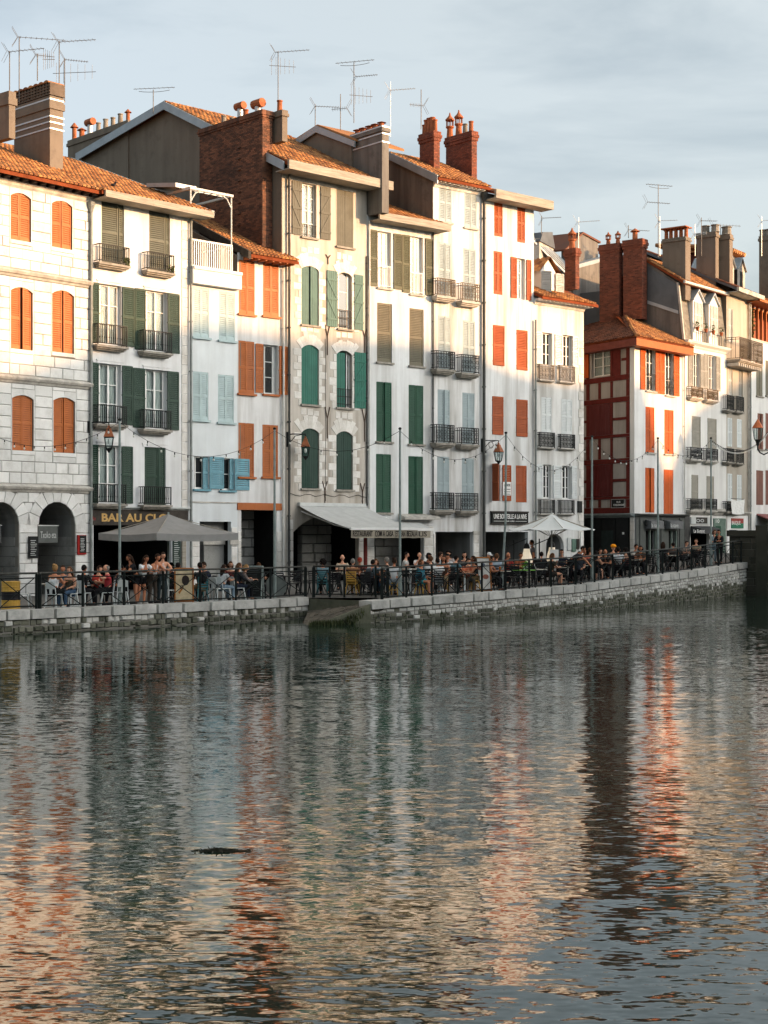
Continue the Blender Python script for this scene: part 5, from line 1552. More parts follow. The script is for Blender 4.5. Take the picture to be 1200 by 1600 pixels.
body(H, ze8, 4.2, fz8 + sl8 * 4.6, mat_l=None, mat_r=M['plaster_h8'], back_b=8.5)
# dormer
du0, du1, db = H.u(845, .6), H.u(868, .6), .6
dz0, dz1 = fz8 + .35, H.z(856, 424, .6); dm = (du0 + du1) / 2; dzp = dz1 + .62
D = MB().prism([(du0, db, dz0), (du1, db, dz0), (du1, db, dz1), (dm, db, dzp), (du0, db, dz1)], (0, 2.4, 0)).build('dormer', M['white_paint'], H.root)
t = MB()
for sgn in (-1, 1):
    for i in range(4):
        f0, f1 = i / 4, (i + 1) / 4 + .03
        for j in range(7):
            yy = db - .18 + j * .36; xa, za = dm + sgn * (.95 * f0), dzp + .12 - .85 * f0; xb, zb = dm + sgn * (.95 * f1), dzp + .12 - .85 * f1
            t.add([(xa, yy, za), (xb, yy, zb), (xb, yy + .18, zb + .07), (xa, yy + .18, za + .07), (xb, yy + .36, zb), (xa, yy + .36, za)], [(0, 1, 2, 3), (3, 2, 4, 5)])
t.build('dormer_tiles', M['tile'], D)
lm = leaf_mesh(.55, dz1 - dz0 - .1, 'louver', SH['dove'])
for x, a in ((du0 - .04, -R(28)), (du1 - .06, -R(8))):
    o = obj('dormer_shutter', lm, D); o.location = (x, db - .10, dz0 + .05); o.rotation_euler = (0, 0, a)
# ================= house 10: half-timbered corner house
CORNER = front(992)
H10 = House('corner_house', 'half-timbered oxblood and white corner house with a dark shopfront', 992, 1068)
H = H10
BR = SH['bright_red']
spec = [
 dict(x=(1009, 1024), y=(544, 611), kind='O', wx=(1009, 1021), m=BR, leaves=[(1001.5, 1009)], sill=True, sm=M['ledge'], rows=3),
 dict(x=(1039.5, 1053), y=(549, 618), kind='O', wx=(1039.5, 1050.5), m=BR, leaves=[(1025, 1032), (1032.2, 1039), (1053.5, 1062)], sill=True, sm=M['ledge'], rows=3),
 dict(x=(1008.5, 1022.5), y=(636, 707), kind='C', m=BR, sill=True, sm=M['ledge'], b=.0), dict(x=(1038, 1052.5), y=(640.5, 709.5), kind='C', m=BR, sill=True, sm=M['ledge'], b=.0),
 dict(x=(1008, 1022.5), y=(731, 801), kind='C', m=BR, leaf='plank', b=.0), dict(x=(1037, 1052), y=(734, 803), kind='C', m=BR, leaf='plank', b=.0),
]
holes = do_openings(H, spec, M)
zs10 = H.z(1030, 803)
ze10 = H.z(1040, 540, -.4)
sdoors = [(H.u(1007), H.u(1025)), (H.u(1043), H.u(1057))]
for a, b in sdoors: holes.append((a, b, H.g - .1, H.z(1030, 829), 0))
w = MB(); wall_with_holes(w, 0, H.W, GROUND, ze10 + .2, holes); w.build('wall', M['plaster_h10'], H.root)
fill_openings(H, spec)
for o in spec[:2]:
    mb = MB(); u0, u1 = o['u']; z0 = o['zz'][0]
    for zz in (.1, .5, .95): mb.box(u0, u1, -.05, -.03, z0 + zz, z0 + zz + .03)
    for i in range(5): x = u0 + (u1 - u0) * (i + .5) / 5; mb.box(x - .01, x + .01, -.048, -.032, z0 + .1, z0 + .95); mb.ball((x, -.04, z0 + .5), .04, .02, .16, 5, 4)
    mb.build('window_guard', M['black_iron'], H.root)
shop_grey = painted('grey_green_shopfront', (.085, .093, .088), .15, .5)
mb = MB(); wall_with_holes(mb, .0, H.W, H.g - .2, zs10 - .22, [(a, b, H.g - .1, H.z(1030, 829), 0) for a, b in sdoors], .06, -.07)
mb.build('shopfront', shop_grey, H.root)
for a, b in sdoors: MB().box(a, b, .25, .3, H.g - .1, H.z(1030, 829)).build('shop_door', M['dark_room'], H.root); MB().box(a, a + .08, -.03, .1, H.g, H.z(1030, 829)).box(b - .08, b, -.03, .1, H.g, H.z(1030, 829)).box((a + b) / 2 - .05, (a + b) / 2 + .05, -.0, .1, H.g, H.z(1030, 829)).build('door_frame', painted('pale_green_wood', (.2, .25, .22)), H.root)
for x in (1000, 1033, 1062): MB().box(H.u(x) - .18, H.u(x) + .18, -.12, -.074, H.g, zs10 - .22).build('pilaster', shop_grey, H.root)
cornice(H, zs10 - .22, ((.08, 0), (.12, .06), (.30, .12), (.34, .18), (.20, .22)), shop_grey, 'shop_cornice')
for x0, x1 in ((1014, 1034), (1044, 1064)):
    mb = MB(); mb.prism([(H.u(x0, -.3), -.08, H.z(1030, 812)), (H.u(x0, -.3), -.45, H.z(1030, 815)), (H.u(x0, -.3), -.45, H.z(1030, 826)), (H.u(x0, -.3), -.08, H.z(1030, 826))], (H.u(x1, -.3) - H.u(x0, -.3), 0, 0))
    mb.build('shop_sign_box', painted('slate_sign', (.15, .155, .16)), H.root)
    lettering(H, 'la cave', x0 + 4, x1 - 4, 817.5, 824, -.456, M['frame_grey'])
for x in (1009, 1037, 1063):
    q = MB(); q.lathe([(.05, 0), (.08, .05), (.1, .28), (.04, .36)], (H.u(x, -.2), -.22, H.z(1030, 822)), 8); q.build('wall_lantern', M['black_iron'], H.root)
# front eave fascia + side wall frame
fz10 = ze10 + .18
pipe(H, H.W - .04, H.z(1067, 800), ze10 - .3, .04, M['pipe_white'], -.09)

sd = Vector((-.53, .85, 0)).normalized()
HS = House('side_frame', 'x', 0, 0, A=CORNER + sd * 8.0, B=CORNER)
H = HS
L8 = H.W; zt = fz10 - .3; zlow = H.z(950, 803)
wz = (H.u(924.5), H.u(954), H.z(939, 588), H.z(939, 543))
sspec = [dict(x=(924.5, 954), y=(543, 588), kind='O', m=SH['oxblood'], cols=2, rows=3, room=M['room'], curtain=True)]
holes = do_openings(H, sspec, M)
w = MB(); wall_with_holes(w, 0, L8, GROUND, zt, holes); w.build('side_wall', M['infill'], H.root)
fill_openings(H, sspec)
ox = painted('oxblood_timber', (.115, .020, .016), .25, .7, 3, wear=(.08, .03, .025))
def tim(x0, x1, y0, y1, xm=None, d=.05, name='timber', m=None):
    xm = xm or (x0 + x1) / 2
    return MB().box(max(0, H.u(x0)), H.u(x1), -d, .0, H.z(xm, y1), H.z(xm, y0)).build(name, m or ox, H.root)
for y0, y1 in ((531, 542), (588.5, 596.5), (622.5, 630), (680, 684.5), (717.5, 725), (776.5, 780.5), (793.5, 803)):
    tim(880, 984.5, y0, y1, 950, .055)
for xa, xb in ((916.8, 921.5), (954.3, 957.8), (979.2, 984.6)):
    for y0, y1 in ((542.3, 588.2), (597, 622), (630.5, 679.5), (685, 717), (725.5, 776), (781, 793)): tim(xa, xb, y0, y1, 950, .045)
for y0, y1 in ((597, 622), (685, 717), (781, 793)): tim(935.5, 939, y0, y1, 950, .045)
for y0, y1 in ((654, 658), (749, 753.5), ): tim(958, 979, y0, y1, 950, .04); tim(900, 916.6, y0, y1, 950, .04)
tim(958, 970, 542.3, 588.2, 950, .03, 'timber_panel'); tim(971.5, 979, 563, 567, 950, .04)
for y0, y1 in ((630.5, 679.5), (725.5, 776)):
    m_ = (H.u(921.8), H.u(954)); z0_, z1_ = H.z(950, y1), H.z(950, y0)
    leaf(H, m_[0], sum(m_) / 2 - .005, z0_, z1_, -.06, 'plank', SH['oxblood']); leaf(H, sum(m_) / 2 + .005, m_[1], z0_, z1_, -.06, 'plank', SH['oxblood'])
leaf(H, H.u(909), H.u(921), H.z(939, 588), H.z(939, 541), -.10, 'plank', SH['bright_red'])
pl = MB().box(H.u(957), H.u(976.5), -.075, -.056, H.z(966, 793), H.z(966, 780.5)).build('street_plaque', M['black_iron'], H.root)
MB().box(H.u(956.4), H.u(977.1), -.07, -.058, H.z(966, 793.6), H.z(966, 780)).build('plaque_rim', M['frame_grey'], H.root)
lettering(H, 'RUE', 963.5, 969.5, 783, 785.8, -.078, M['white_paint']); lettering(H, 'POISSONNERIE', 958.5, 975, 787.5, 790.5, -.078, M['white_paint'])
MB().box(H.u(985), L8 + .0, -.04, .0, zlow, zt).build('corner_pilaster', M['plaster_h10'], H.root)
for i in range(5):
    za = H10.g + i * .5; stone(H.root, H.u(985.5), L8 - .01, -.06, -.0, za, za + .49, M['stone_h4'])
dark_shop = painted('black_shopfront', (.013, .014, .014), .25, .5)
MB().box(0, H.u(984), -.08, .0, H10.g - .2, zlow - .22).build('side_shopfront', dark_shop, H.root)
for x in (915, 940, 962, 982): MB().box(H.u(x) - .07, H.u(x) + .07, -.12, -.081, H10.g, zlow - .25).build('shop_pilaster', dark_shop, H.root)
MB().box(0, H.u(984), -.11, -.081, H.z(950, 826), H.z(950, 824)).build('shop_transom', dark_shop, H.root)
MB().box(H.u(941.5), H.u(960), -.10, -.082, H10.g, H.z(950, 829)).build('shop_window', painted('dark_green_blind', (.02, .03, .028)), H.root)
MB().box(H.u(974.3), H.u(977), -.10, -.082, H.z(975, 835), H.z(975, 831.5)).build('white_plate', M['white_paint'], H.root)
cornice(H, zlow - .22, ((.08, 0), (.12, .06), (.30, .12), (.34, .2), (.20, .24)), painted('zinc_top', (.2, .23, .23)), 'shop_cornice', 0, L8)
# hand the side wall over to the corner house
T10 = Matrix.Translation(H10.root.location) @ Matrix.Rotation(H10.root.rotation_euler.z, 4, 'Z')
TS = Matrix.Translation(HS.root.location) @ Matrix.Rotation(HS.root.rotation_euler.z, 4, 'Z')
REL = T10.inverted() @ TS
for o in kids(HS.root):
    loc = Matrix.LocRotScale(o.location, o.rotation_euler, o.scale)
    o.parent = H10.root; o.matrix_local = REL @ loc
bpy.data.objects.remove(HS.root)
# hipped roof
def toS(u, b): v = H10.A + H10.d * u + H10.back * b - HS.A; return v.dot(HS.d), v.dot(HS.back)
def fromS(x, y): v = HS.A + HS.d * x + HS.back * y - H10.A; return v.dot(H10.d), v.dot(H10.back)
H = H10; SLP = .50; o_ = .62; ZE = fz10
def hipz(b): return ZE + SLP * (b + o_)
def pF(u, b): return (u, b, hipz(b))
# corner of the two eaves, and the point of the hip 5 m in
def isect(k):
    # point with b = k in the front frame and y = k in the side frame
    lo, hi = -30.0, 30.0
    f = lambda u: toS(u, k)[1] - k
    for _ in range(60):
        m_ = (lo + hi) / 2
        if f(lo) * f(m_) <= 0: hi = m_
        else: lo = m_
    return (lo + hi) / 2
e0, e1 = isect(-o_), isect(5.2)
ei = isect(-.46)
MB().prism([(e0, -.62, fz10 - .5), (H.W + .1, -.62, fz10 - .5), (H.W + .1, -.46, fz10 - .5), (ei, -.46, fz10 - .5)], (0, 0, .48)).build('eaves_fascia', SH['orange_brown_shade'], H.root)
MB().prism([(ei, -.455, fz10 - .5), (H.W + .1, -.455, fz10 - .5), (H.W + .1, .0, fz10 - .5), (isect(0), .0, fz10 - .5)], (0, 0, .05)).build('soffit', SH['orange_brown_shade'], H.root)
s1, s2, s3 = fromS(-.5, -.62), fromS(-.5, -.46), fromS(-.5, 0)
brf = painted('brown_fascia', (.16, .045, .032))
MB().prism([(*s1, fz10 - .5), (e0, -.62, fz10 - .5), (ei, -.46, fz10 - .5), (*s2, fz10 - .5)], (0, 0, .478)).build('side_eaves_fascia', brf, H.root)
MB().prism([(*fromS(-.5, -.455), fz10 - .5), (ei, -.456, fz10 - .5), (isect(0), 0, fz10 - .5), (*s3, fz10 - .5)], (0, 0, .048)).build('side_soffit', brf, H.root)
mb = MB(); mb.prism([pF(e0, -o_), pF(H.W + .1, -o_), pF(H.W + .1, 5.2), pF(e1, 5.2)], (0, 0, -.1))
sx, sy = fromS(-.5, -o_); sx2, sy2 = fromS(-.5, 5.2)
mb.prism([(sx, sy, ZE), pF(e0, -o_), pF(e1, 5.2), (sx2, sy2, hipz(5.2))], (0, 0, -.1))
RF = mb.build('roof', M['tile_bed'], H.root)
t = MB(); tile_rows(t, min(e0, 0) - 1, H.W + .1, (-o_, ZE), (5.2, hipz(5.2)), .2, .33, hip=lambda u, b: toS(u, b)[1] > b)
t.build('roof_tiles', M['tile'], RF, kind='stuff')
t = MB(); tile_rows(t, -.5, L8 + .5, (-o_, ZE), (5.2, hipz(5.2)), .2, .33, hip=lambda x, y: fromS(x, y)[1] > y)
t.v = [(*fromS(x, y), z) for x, y, z in t.v]
t.build('side_roof_tiles', M['tile_brown_shade'], RF, kind='stuff')  # same roof as the front slope; its shade is put into browner tiles
t = MB()
for i in range(14):
    a = -o_ + 5.8 * i / 14; b = a + .45; pa, pb = Vector(pF(isect(a), a)), Vector(pF(isect(b), b)); t.tube([pa + Vector((0, 0, .04)), pb + Vector((0, 0, .08))], .10, 7, .085)
t.build('hip_tiles', M['tile'], RF)

# ================= house 11: slate mansard
H11 = House('mansard_house', 'cream-white house with a slate mansard and two pedimented dormers', 1068, 1135)
H = H11
ST = SH['stone']; GY = SH['grey']
spec = [
 dict(x=(1083, 1094), y=(552, 606), kind='O', wx=(1083.5, 1092), m=GY, leaves=[(1076, 1083), (1095, 1101)], bal=(1080.5, 1098, 605, 621), bs='scroll', bd=.3, sm=M['ledge'], iron=painted('brown_iron2', (.12, .09, .06)), plants=2, rows=3),
 dict(x=(1107, 1118), y=(555, 610), kind='O', wx=(1107.5, 1116), m=GY, leaves=[(1101.2, 1107), (1119.5, 1126)], bal=(1105, 1122, 609, 625), bs='scroll', bd=.3, sm=M['ledge'], iron=painted('brown_iron2', (.12, .09, .06)), plants=2, rows=3),
 dict(x=(1081, 1094.5), y=(650.5, 700), kind='C', m=ST, split=.95, b=-.02, bal=(1079, 1096.5, 699.5, 718), bs='scroll', bd=.3, sm=M['ledge']),
 dict(x=(1105.5, 1119), y=(654, 702), kind='C', m=ST, split=.95, b=-.02, bal=(1104, 1121.5, 701.5, 720), bs='scroll', bd=.3, sm=M['ledge']),
 dict(x=(1080.5, 1090.5), y=(742, 796), kind='C', m=ST, split=.95, b=-.02, bal=(1079, 1096.5, 779.5, 797), bs='scroll', bd=.3, sm=M['ledge']),
 dict(x=(1104, 1114), y=(744, 797), kind='C', m=ST, split=.95, b=-.02, bal=(1103, 1120, 780, 798), bs='scroll', bd=.3, sm=M['ledge']),
]
holes = do_openings(H, spec, M)
zs11 = H.z(1100, 803); zm0 = H.z(1100, 540)
sh0 = [(H.u(1079), H.u(1109), H.g - .1, H.z(1100, 833)), (H.u(1117), H.u(1125), H.g - .1, H.z(1120, 821))]
holes += [(*q, 0) for q in sh0]
w = MB(); wall_with_holes(w, 0, H.W, GROUND, zm0, holes); w.build('wall', M['plaster_h11'], H.root)
fill_openings(H, spec)
for q in sh0[:1]: recess(H, q[0], q[1], q[2], q[3], 2.5, M['dark_room'], 'shop_interior')
q = sh0[1]; MB().box(q[0], q[1], .1, .15, q[2], q[3]).build('shop_door', painted('green_door', (.015, .075, .045)), H.root)
MB().box(H.u(1114), H.u(1133), -.05, -.003, H.g, H.z(1120, 810)).build('green_shopfront', painted('sage_shopfront', (.13, .19, .155)), H.root)
MB().box(H.u(1117), H.u(1125), -.06, -.051, H.g, H.z(1120, 822)).build('shop_door_leaf', painted('deep_green_door', (.012, .07, .042)), H.root)
lettering(H, '10', 1118.5, 1124, 811.5, 817, -.055, M['white_paint'])
MB().box(0, H.u(1076), -.09, -.003, H.g, zs11 - .1).build('dark_pilaster', painted('dark_grey_panel', (.06, .06, .058)), H.root)
cornice(H, zs11 - .05, ((.10, 0), (.16, .12), (.30, .22), (.30, .36)), M['ledge'], 'shop_cornice', H.u(1077))
MB().box(H.u(1078), H.u(1110), -.09, -.003, H.z(1095, 819), H.z(1095, 808)).build('shop_fascia', M['frame_grey'], H.root)
MB().box(H.u(1085.5), H.u(1103), -.10, -.091, H.z(1095, 818), H.z(1095, 808.5)).build('shop_panel', M['wood_dark'], H.root)
lettering(H, 'oo', 1088, 1100, 811, 816, -.104, M['frame_grey'])
AW = MB().prism([(H.u(1078), -.05, H.z(1095, 822)), (H.u(1078), -.7, H.z(1095, 826)), (H.u(1078), -.7, H.z(1095, 834)), (H.u(1078), -.05, H.z(1095, 834))], (H.u(1109) - H.u(1078), 0, 0)).build('shop_awning', painted('charcoal_cloth', (.055, .056, .058)), H.root)
lettering(H, 'Le Bistrot', 1084, 1101, 827, 832.5, -.71, M['white_paint'])
cornice(H, zm0 - .25, ((.06, 0), (.12, .10), (.30, .22), (.36, .34)), M['plaster_h11'], 'main_cornice')
# mansard slope
mb0, mz0 = .0, zm0 + .09; mb1, mz1 = .38, H.z(1095, 452, .38)
MB().prism([(0, mb0, mz0), (0, mb1, mz1), (0, 9, mz1), (0, 9, mz0)], (H.W, 0, 0)).build('mansard', M['zinc_dark'], H.root)
t = MB(); Ls = math.hypot(mb1 - mb0, mz1 - mz0); n = 22
for r in range(n):
    f0, f1 = r / n, (r + 1.25) / n; nc = 20
    for c in range(nc):
        ua = H.W * (c + (r % 2) * .5) / nc; ub = min(H.W, ua + H.W / nc - .02)
        if ub - ua < .04: continue
        e = -.03 + random.uniform(-.008, 0)
        t.add([(ua, mb0 + (mb1 - mb0) * f0 + e, mz0 + (mz1 - mz0) * f0), (ub, mb0 + (mb1 - mb0) * f0 + e, mz0 + (mz1 - mz0) * f0), (ub, mb0 + (mb1 - mb0) * f1 - .008, mz0 + (mz1 - mz0) * f1), (ua, mb0 + (mb1 - mb0) * f1 - .008, mz0 + (mz1 - mz0) * f1)], [(0, 1, 2, 3)])
t.build('slates', M['slate'], H.root, kind='stuff')
for x0, x1, yt, yb, yp in ((1082, 1097, 474, 533, 456), (1107, 1121, 480, 536, 462)):
    u0, u1 = H.u(x0, -.05), H.u(x1, -.05); z0, z1, zp = mz0 + .02, H.z((x0 + x1) / 2, yt - 3, -.05), H.z((x0 + x1) / 2, yp, -.05)
    D = MB().prism([(u0, -.08, z0), (u1, -.08, z0), (u1, -.08, z1), ((u0 + u1) / 2, -.08, zp), (u0, -.08, z1)], (0, 1.3, 0)).build('dormer', M['white_paint'], H.root)
    MB().prism([(u0 - .12, -.2, z1 - .04), ((u0 + u1) / 2, -.2, zp + .05), (u1 + .12, -.2, z1 - .04), (u1 + .12, -.2, z1 + .06), ((u0 + u1) / 2, -.2, zp + .16), (u0 - .12, -.2, z1 + .06)], (0, 1.4, 0)).build('dormer_roof', M['zinc'], D)
    zb = H.z((x0 + x1) / 2, yb, -.05)
    o = obj('dormer_shutter', leaf_mesh((u1 - u0 - .3) / 2, z1 - z0 - .8, 'louver', SH['dove']), D); o.location = (u0 + .14, -.13, z0 + .75)
    o = obj('dormer_shutter', leaf_mesh((u1 - u0 - .3) / 2, z1 - z0 - .8, 'louver', SH['dove']), D); o.location = ((u0 + u1) / 2 + .005, -.13, z0 + .75)
    mbp = MB()
    for xx in (u0 + .2, u1 + .05):
        mbp.lathe([(.08, 0), (.13, .22)], (xx, -.28, z0 + .62), 8)
    mbp.build('flower_pots', M['pot'], D)
    q = MB()
    for j in range(50):
        c = Vector((random.choice((u0 + .2, u1 + .05)) + random.uniform(-.18, .18), -.28 + random.uniform(-.1, .1), z0 + .85 + random.uniform(0, .3))); e1 = Vector((random.uniform(-1, 1), random.uniform(-1, 1), random.uniform(-1, 1))).normalized() * .06; e2 = e1.cross(Vector((.3, .5, .8))).normalized() * .04
        q.quad(c - e1, c + e2, c + e1, c - e2)
    q.build('foliage', M['leaf'], D)
    g_ = MB()
    for i in range(6): g_.box(u0 + (u1 - u0) * i / 5 - .012, u0 + (u1 - u0) * i / 5 + .012, -.32, -.30, z0, z0 + .6)
    g_.box(u0, u1, -.33, -.29, z0 + .58, z0 + .62); g_.build('guard', M['black_iron'], D)
rb, rz = H.side(0, 1008, 404)
roof(H, -.12, H.W + .05, (mb1 - .45, mz1 + .02), (rb, rz), (rb * 2, mz1), dl=.42, du=.24)
MB().tube([(-.12, mb1 - .5, mz1 - .0), (H.W + .05, mb1 - .5, mz1 - .0)], .09, 8).build('gutter', M['pipe_white'], H.root)
# left flank above the corner house: zinc sheets over dark render
MB().prism([(-.03, .1, GROUND), (-.03, .1, mz0), (-.03, mb1, mz1), (-.03, rb, rz - .1), (-.03, rb * 2, mz1), (-.03, rb * 2, GROUND)], (.15, 0, 0)).build('party_wall', M['gable_black'], H.root)
pz = [H.side(-.06, x, y) for x, y in ((1060, 446), (1012, 416), (1012, 472), (1060, 488))]
z_ = MB(); bm_ = (pz[0][0] + pz[1][0]) / 2
z_.prism([(-.06, b, z) for b, z in pz], (.028, 0, 0)); z_.build('zinc_sheet', M['zinc_dark'], H.root)
MB().prism([(-.09, b, z) for b, z in ((pz[2][0], pz[2][1] - .1), (pz[3][0], pz[3][1] - .1), (pz[3][0], pz[3][1] + .1), (pz[2][0], pz[2][1] + .1))], (.05, 0, 0)).build('zinc_ledge', M['zinc'], H.root)
MB().prism([(-.1, mb0 - .1, mz0), (-.1, mb1 - .1, mz1), (-.1, mb1 + .03, mz1), (-.1, mb0 + .03, mz0)], (.14, 0, 0)).build('mansard_edge', M['ledge'], H.root)
body(H, mz0, rb, rz, mat_l=None, mat_r=M['gable'])
# the two brick stacks in front of that flank and the brown rendered one
C, _i = chim_px(H, -.75, 974, 1003, 1010.5, 373, hipz(3), kind='brick', mat=M['brick2'], cap=.5, pots=((.5, .16, .7, 'cap'),))
C, _i = chim_px(H, -.85, 937, 967, 973, 380, hipz(3), kind='brick', mat=M['brick2'], cap=.5, pots=((.15, .14, .7, 'lantern'), (.65, .14, .7, 'lantern')))
C, _i = chim_px(H, .25, 1035, 1071, 1079, 370, mz1 - 1, kind='render', mat=M['gable'], cap=.2, pots=tuple((f, .12, .55, 'pot') for f in (.08, .3, .52, .74, .94)))
MB().box(_i[0] - .1, _i[1] + .1, _i[2] - .06, _i[3] + .1, _i[4] + .6, _i[4] + .66).build('cap_slab', M['pot'], C)
C, _i = chim_px(H8, 1.9, 883, 899, 903, 388, fz8 + .5, kind='brick', mat=M['brick2'], cap=.4, pots=((.5, .17, 1.0, 'lantern'),))

# ================= house 12: beige, long balcony
H12 = House('beige_house', 'narrow beige house with a wide iron balcony on the top floor', 1135, 1169)
H = H12
W2 = SH['white']
spec = [dict(x=(1137.5, 1144.5), y=(483, 535), kind='C', m=SH['dove'], b=-.02, split=.7, ajar=(.0, .3)),
 dict(x=(1138.5, 1144.5), y=(571, 618), kind='C', m=SH['dove'], b=.05), dict(x=(1154, 1160.5), y=(576, 622), kind='C', m=GY, b=.05)]
for y0, y1, r0, r1 in ((653, 698, 618, 640), (740, 783, 700, 722), (None, None, None, None)):
    if y0: spec += [dict(x=(1136.5, 1144), y=(y0, y1), kind='C', m=W2, b=.0), dict(x=(1151.5, 1159), y=(y0 + 2, y1 + 1.5), kind='C', m=W2, b=.0)]
holes = do_openings(H, spec, M)
qd = (H.u(1138.5), H.u(1152), H.g - .1, H.z(1145, 828)); holes.append((*qd, 0))
ze12 = H.z(1152, 458, -.3)
w = MB(); wall_with_holes(w, 0, H.W, GROUND, ze12 + .1, holes); w.build('wall', M['plaster_h12'], H.root)
fill_openings(H, spec)
for y0, y1 in ((618, 641), (701, 722), (784, 800)):
    for x0, x1 in ((1136, 1146.5), (1151, 1162)):
        if y0 == 784 and x0 > 1140: continue
        b_ = -.3; ua, ub = H.u(x0, b_), H.u(x1, b_); xm = (x0 + x1) / 2; dy = 2 if x0 > 1140 else 0
        balcony(H, ua, ub, H.z(xm, y1 + dy, b_), H.z(xm, y0 + dy, b_), .3, 'scroll', .16, M['sill'])
ub0, ub1 = H.u(1136, -.8), H.u(1184, -.8); zb0, zb1 = H.z(1160, 562, -.8), H.z(1160, 528, -.8)
balcony(H, 0.05, H.W + .25, zb0, zb1, .85, 'scroll', .22, M['sill'], painted('rust_iron', (.085, .065, .045)), plants=3)
mb = MB()
for i in range(12): x = .1 + (H.W) * i / 11; mb.box(x - .07, x + .07, -.8, -.02, zb0 - .42, zb0 - .23)
mb.build('corbels', M['ledge'], H.root)
mb = MB(); wall_with_holes(mb, .01, H.W, H.g - .2, H.z(1152, 805), [(*qd, 0)], .1, -.05); mb.build('white_shopfront', M['white_paint'], H.root)
recess(H, qd[0], qd[1], qd[2], qd[3], 2.0, M['dark_room'], 'shop_interior', .1)
cornice(H, H.z(1152, 805), ((.10, 0), (.16, .06), (.24, .14), (.24, .22)), M['ledge'], 'shop_cornice')
sg = MB().box(H.u(1141), H.u(1159.5), -.10, -.052, H.z(1150, 817.5), H.z(1150, 810)).build('shop_sign', painted('red_sign', (.33, .05, .04)), H.root)
MB().box(H.u(1141), H.u(1159.5), -.10, -.052, H.z(1150, 825.5), H.z(1150, 817.6)).build('shop_sign', painted('green_sign', (.02, .16, .09)), H.root)
lettering(H, 'BASQUE', 1143.5, 1157, 814, 821, -.104, M['white_paint'])
fz12 = ze12 + .1
roof(H, -.35, H.W + .35, (-.8, fz12), (6, fz12 + 3.2), (12, fz12), mat=M['zinc_dark'], tmat=M['tile_brown_shade'], dl=.42, du=.24)
MB().box(-.35, H.W + .4, -.95, -.8, fz12 - .2, fz12 + .06).box(-.3, H.W + .35, -.8, 0, fz12 - .22, fz12 - .18).build('eaves_fascia', M['ledge'], H.root)
body(H, ze12, 6, fz12 + 3.0, mat_l=M['gable'], mat_r=M['gable'])
pipe(H, H.W - .12, H.g, ze12 - .3, .06, M['ledge'], -.12, top=(H.W - .05, -.7, fz12 - .15)); pipe(H, H.W + .12, H.g, ze12 - .3, .06, M['pipe'], -.12)
# dormers with zinc tops and dark flanks
for pxl, pxc, pxr, yt, yb in ((1080, 1136, 1146, 410, 462), (1142, 1152, 1163, 416, 470)):
    u_ref = H.u(pxc, 1.0) ; b0 = 1.0; u1 = H.u(pxr, b0); b1 = min(9.0, H.side(u_ref, pxl, yt)[0]); zt_, z0_ = H.z(pxc, yt + 4, b0), H.z(pxc, yb, b0) - .6
    um = (u_ref + u1) / 2; zp = zt_ + (u1 - u_ref) * .55
    D = MB().prism([(u_ref, b0, z0_), (u1, b0, z0_), (u1, b0, zt_), (um, b0, zp), (u_ref, b0, zt_)], (0, b1 - b0, 0)).build('dormer', M['wood_dark'], H.root)
    MB().prism([(u_ref - .02, b0 - .03, z0_), (u1 + .02, b0 - .03, z0_), (u1 + .02, b0 - .03, zt_), (um, b0 - .03, zp), (u_ref - .02, b0 - .03, zt_)], (0, .025, 0)).build('dormer_front', M['ledge'], D)
    MB().box(um - .22, um + .22, b0 - .05, b0 - .032, z0_ + .7, zt_ - .1).build('dormer_window', M['room'], D)
    k = MB()
    for sg_ in (-1, 1):
        e = (u1 - u_ref) / 2 + .12
        k.prism([(um, b0 - .15, zp + .06), (um + sg_ * e, b0 - .15, zt_ - .06), (um + sg_ * e, b0 - .15, zt_ - .01), (um, b0 - .15, zp + .13)], (0, b1 - b0 + .15, 0))
    for i in range(6):
        y = b0 - .1 + (b1 - b0) * i / 5.0; e = (u1 - u_ref) / 2 + .1
        for sg_ in (-1, 1): k.tube([(um, y, zp + .14), (um + sg_ * e, y, zt_ + .01)], .03, 4)
    k.build('dormer_roof', M['zinc'], D)
C, _i = chim_px(H, -.3, 1088, 1118, 1123, 362, fz12, kind='render', mat=M['gable'], cap=.3, pots=((.1, .25, .45, 'grey'), (.6, .25, .45, 'grey')))
C, _i = chim_px(H, .6, 1122, 1140, 1145, 366, fz12, kind='render', mat=M['gable'], cap=.3, pots=((.4, .3, .5, 'grey'),))

# ================= house 13 at the right edge
H13 = House('white_house', 'white house with brown-red plank shutters and a red boarded dormer', 1169, 1262)
H = H13
BRR = SH['brown_red']
spec = []
for x0 in (1181.5, 1196, 1222):
    spec += [dict(x=(x0, x0 + 10), y=(564, 619), kind='C', m=SH['khaki'], leaf='plank', b=.0, sill=True), dict(x=(x0 + (2 if x0 < 1190 else 0), x0 + 11), y=(646, 702), kind='C', m=BRR, leaf='plank', b=.0, sill=True), dict(x=(x0, x0 + 11), y=(735, 789), kind='C', m=BRR, leaf='plank', b=.0)]
holes = do_openings(H, spec, M)
ze13 = H.z(1190, 532)
w = MB(); wall_with_holes(w, 0, H.W, GROUND, ze13, holes); w.build('wall', M['plaster_h11'], H.root)
fill_openings(H, spec)
lv0, lv1 = ze13, H.z(1190, 476)
MB().box(0.4, H.W, 1.2, 1.3, lv0 - .1, lv1).build('loggia_wall', painted('red_boarding', (.22, .07, .04), .2, .6, 3), H.root)
for i in range(6): MB().box(.5 + i * .75, .62 + i * .75, .1, .25, lv0, lv1).build('loggia_post', SH['orange_brown_shade'], H.root)
MB().box(0, H.W, -.02, 1.3, lv0 - .12, lv0 - .001).build('loggia_floor', M['ledge'], H.root)
mb = MB()
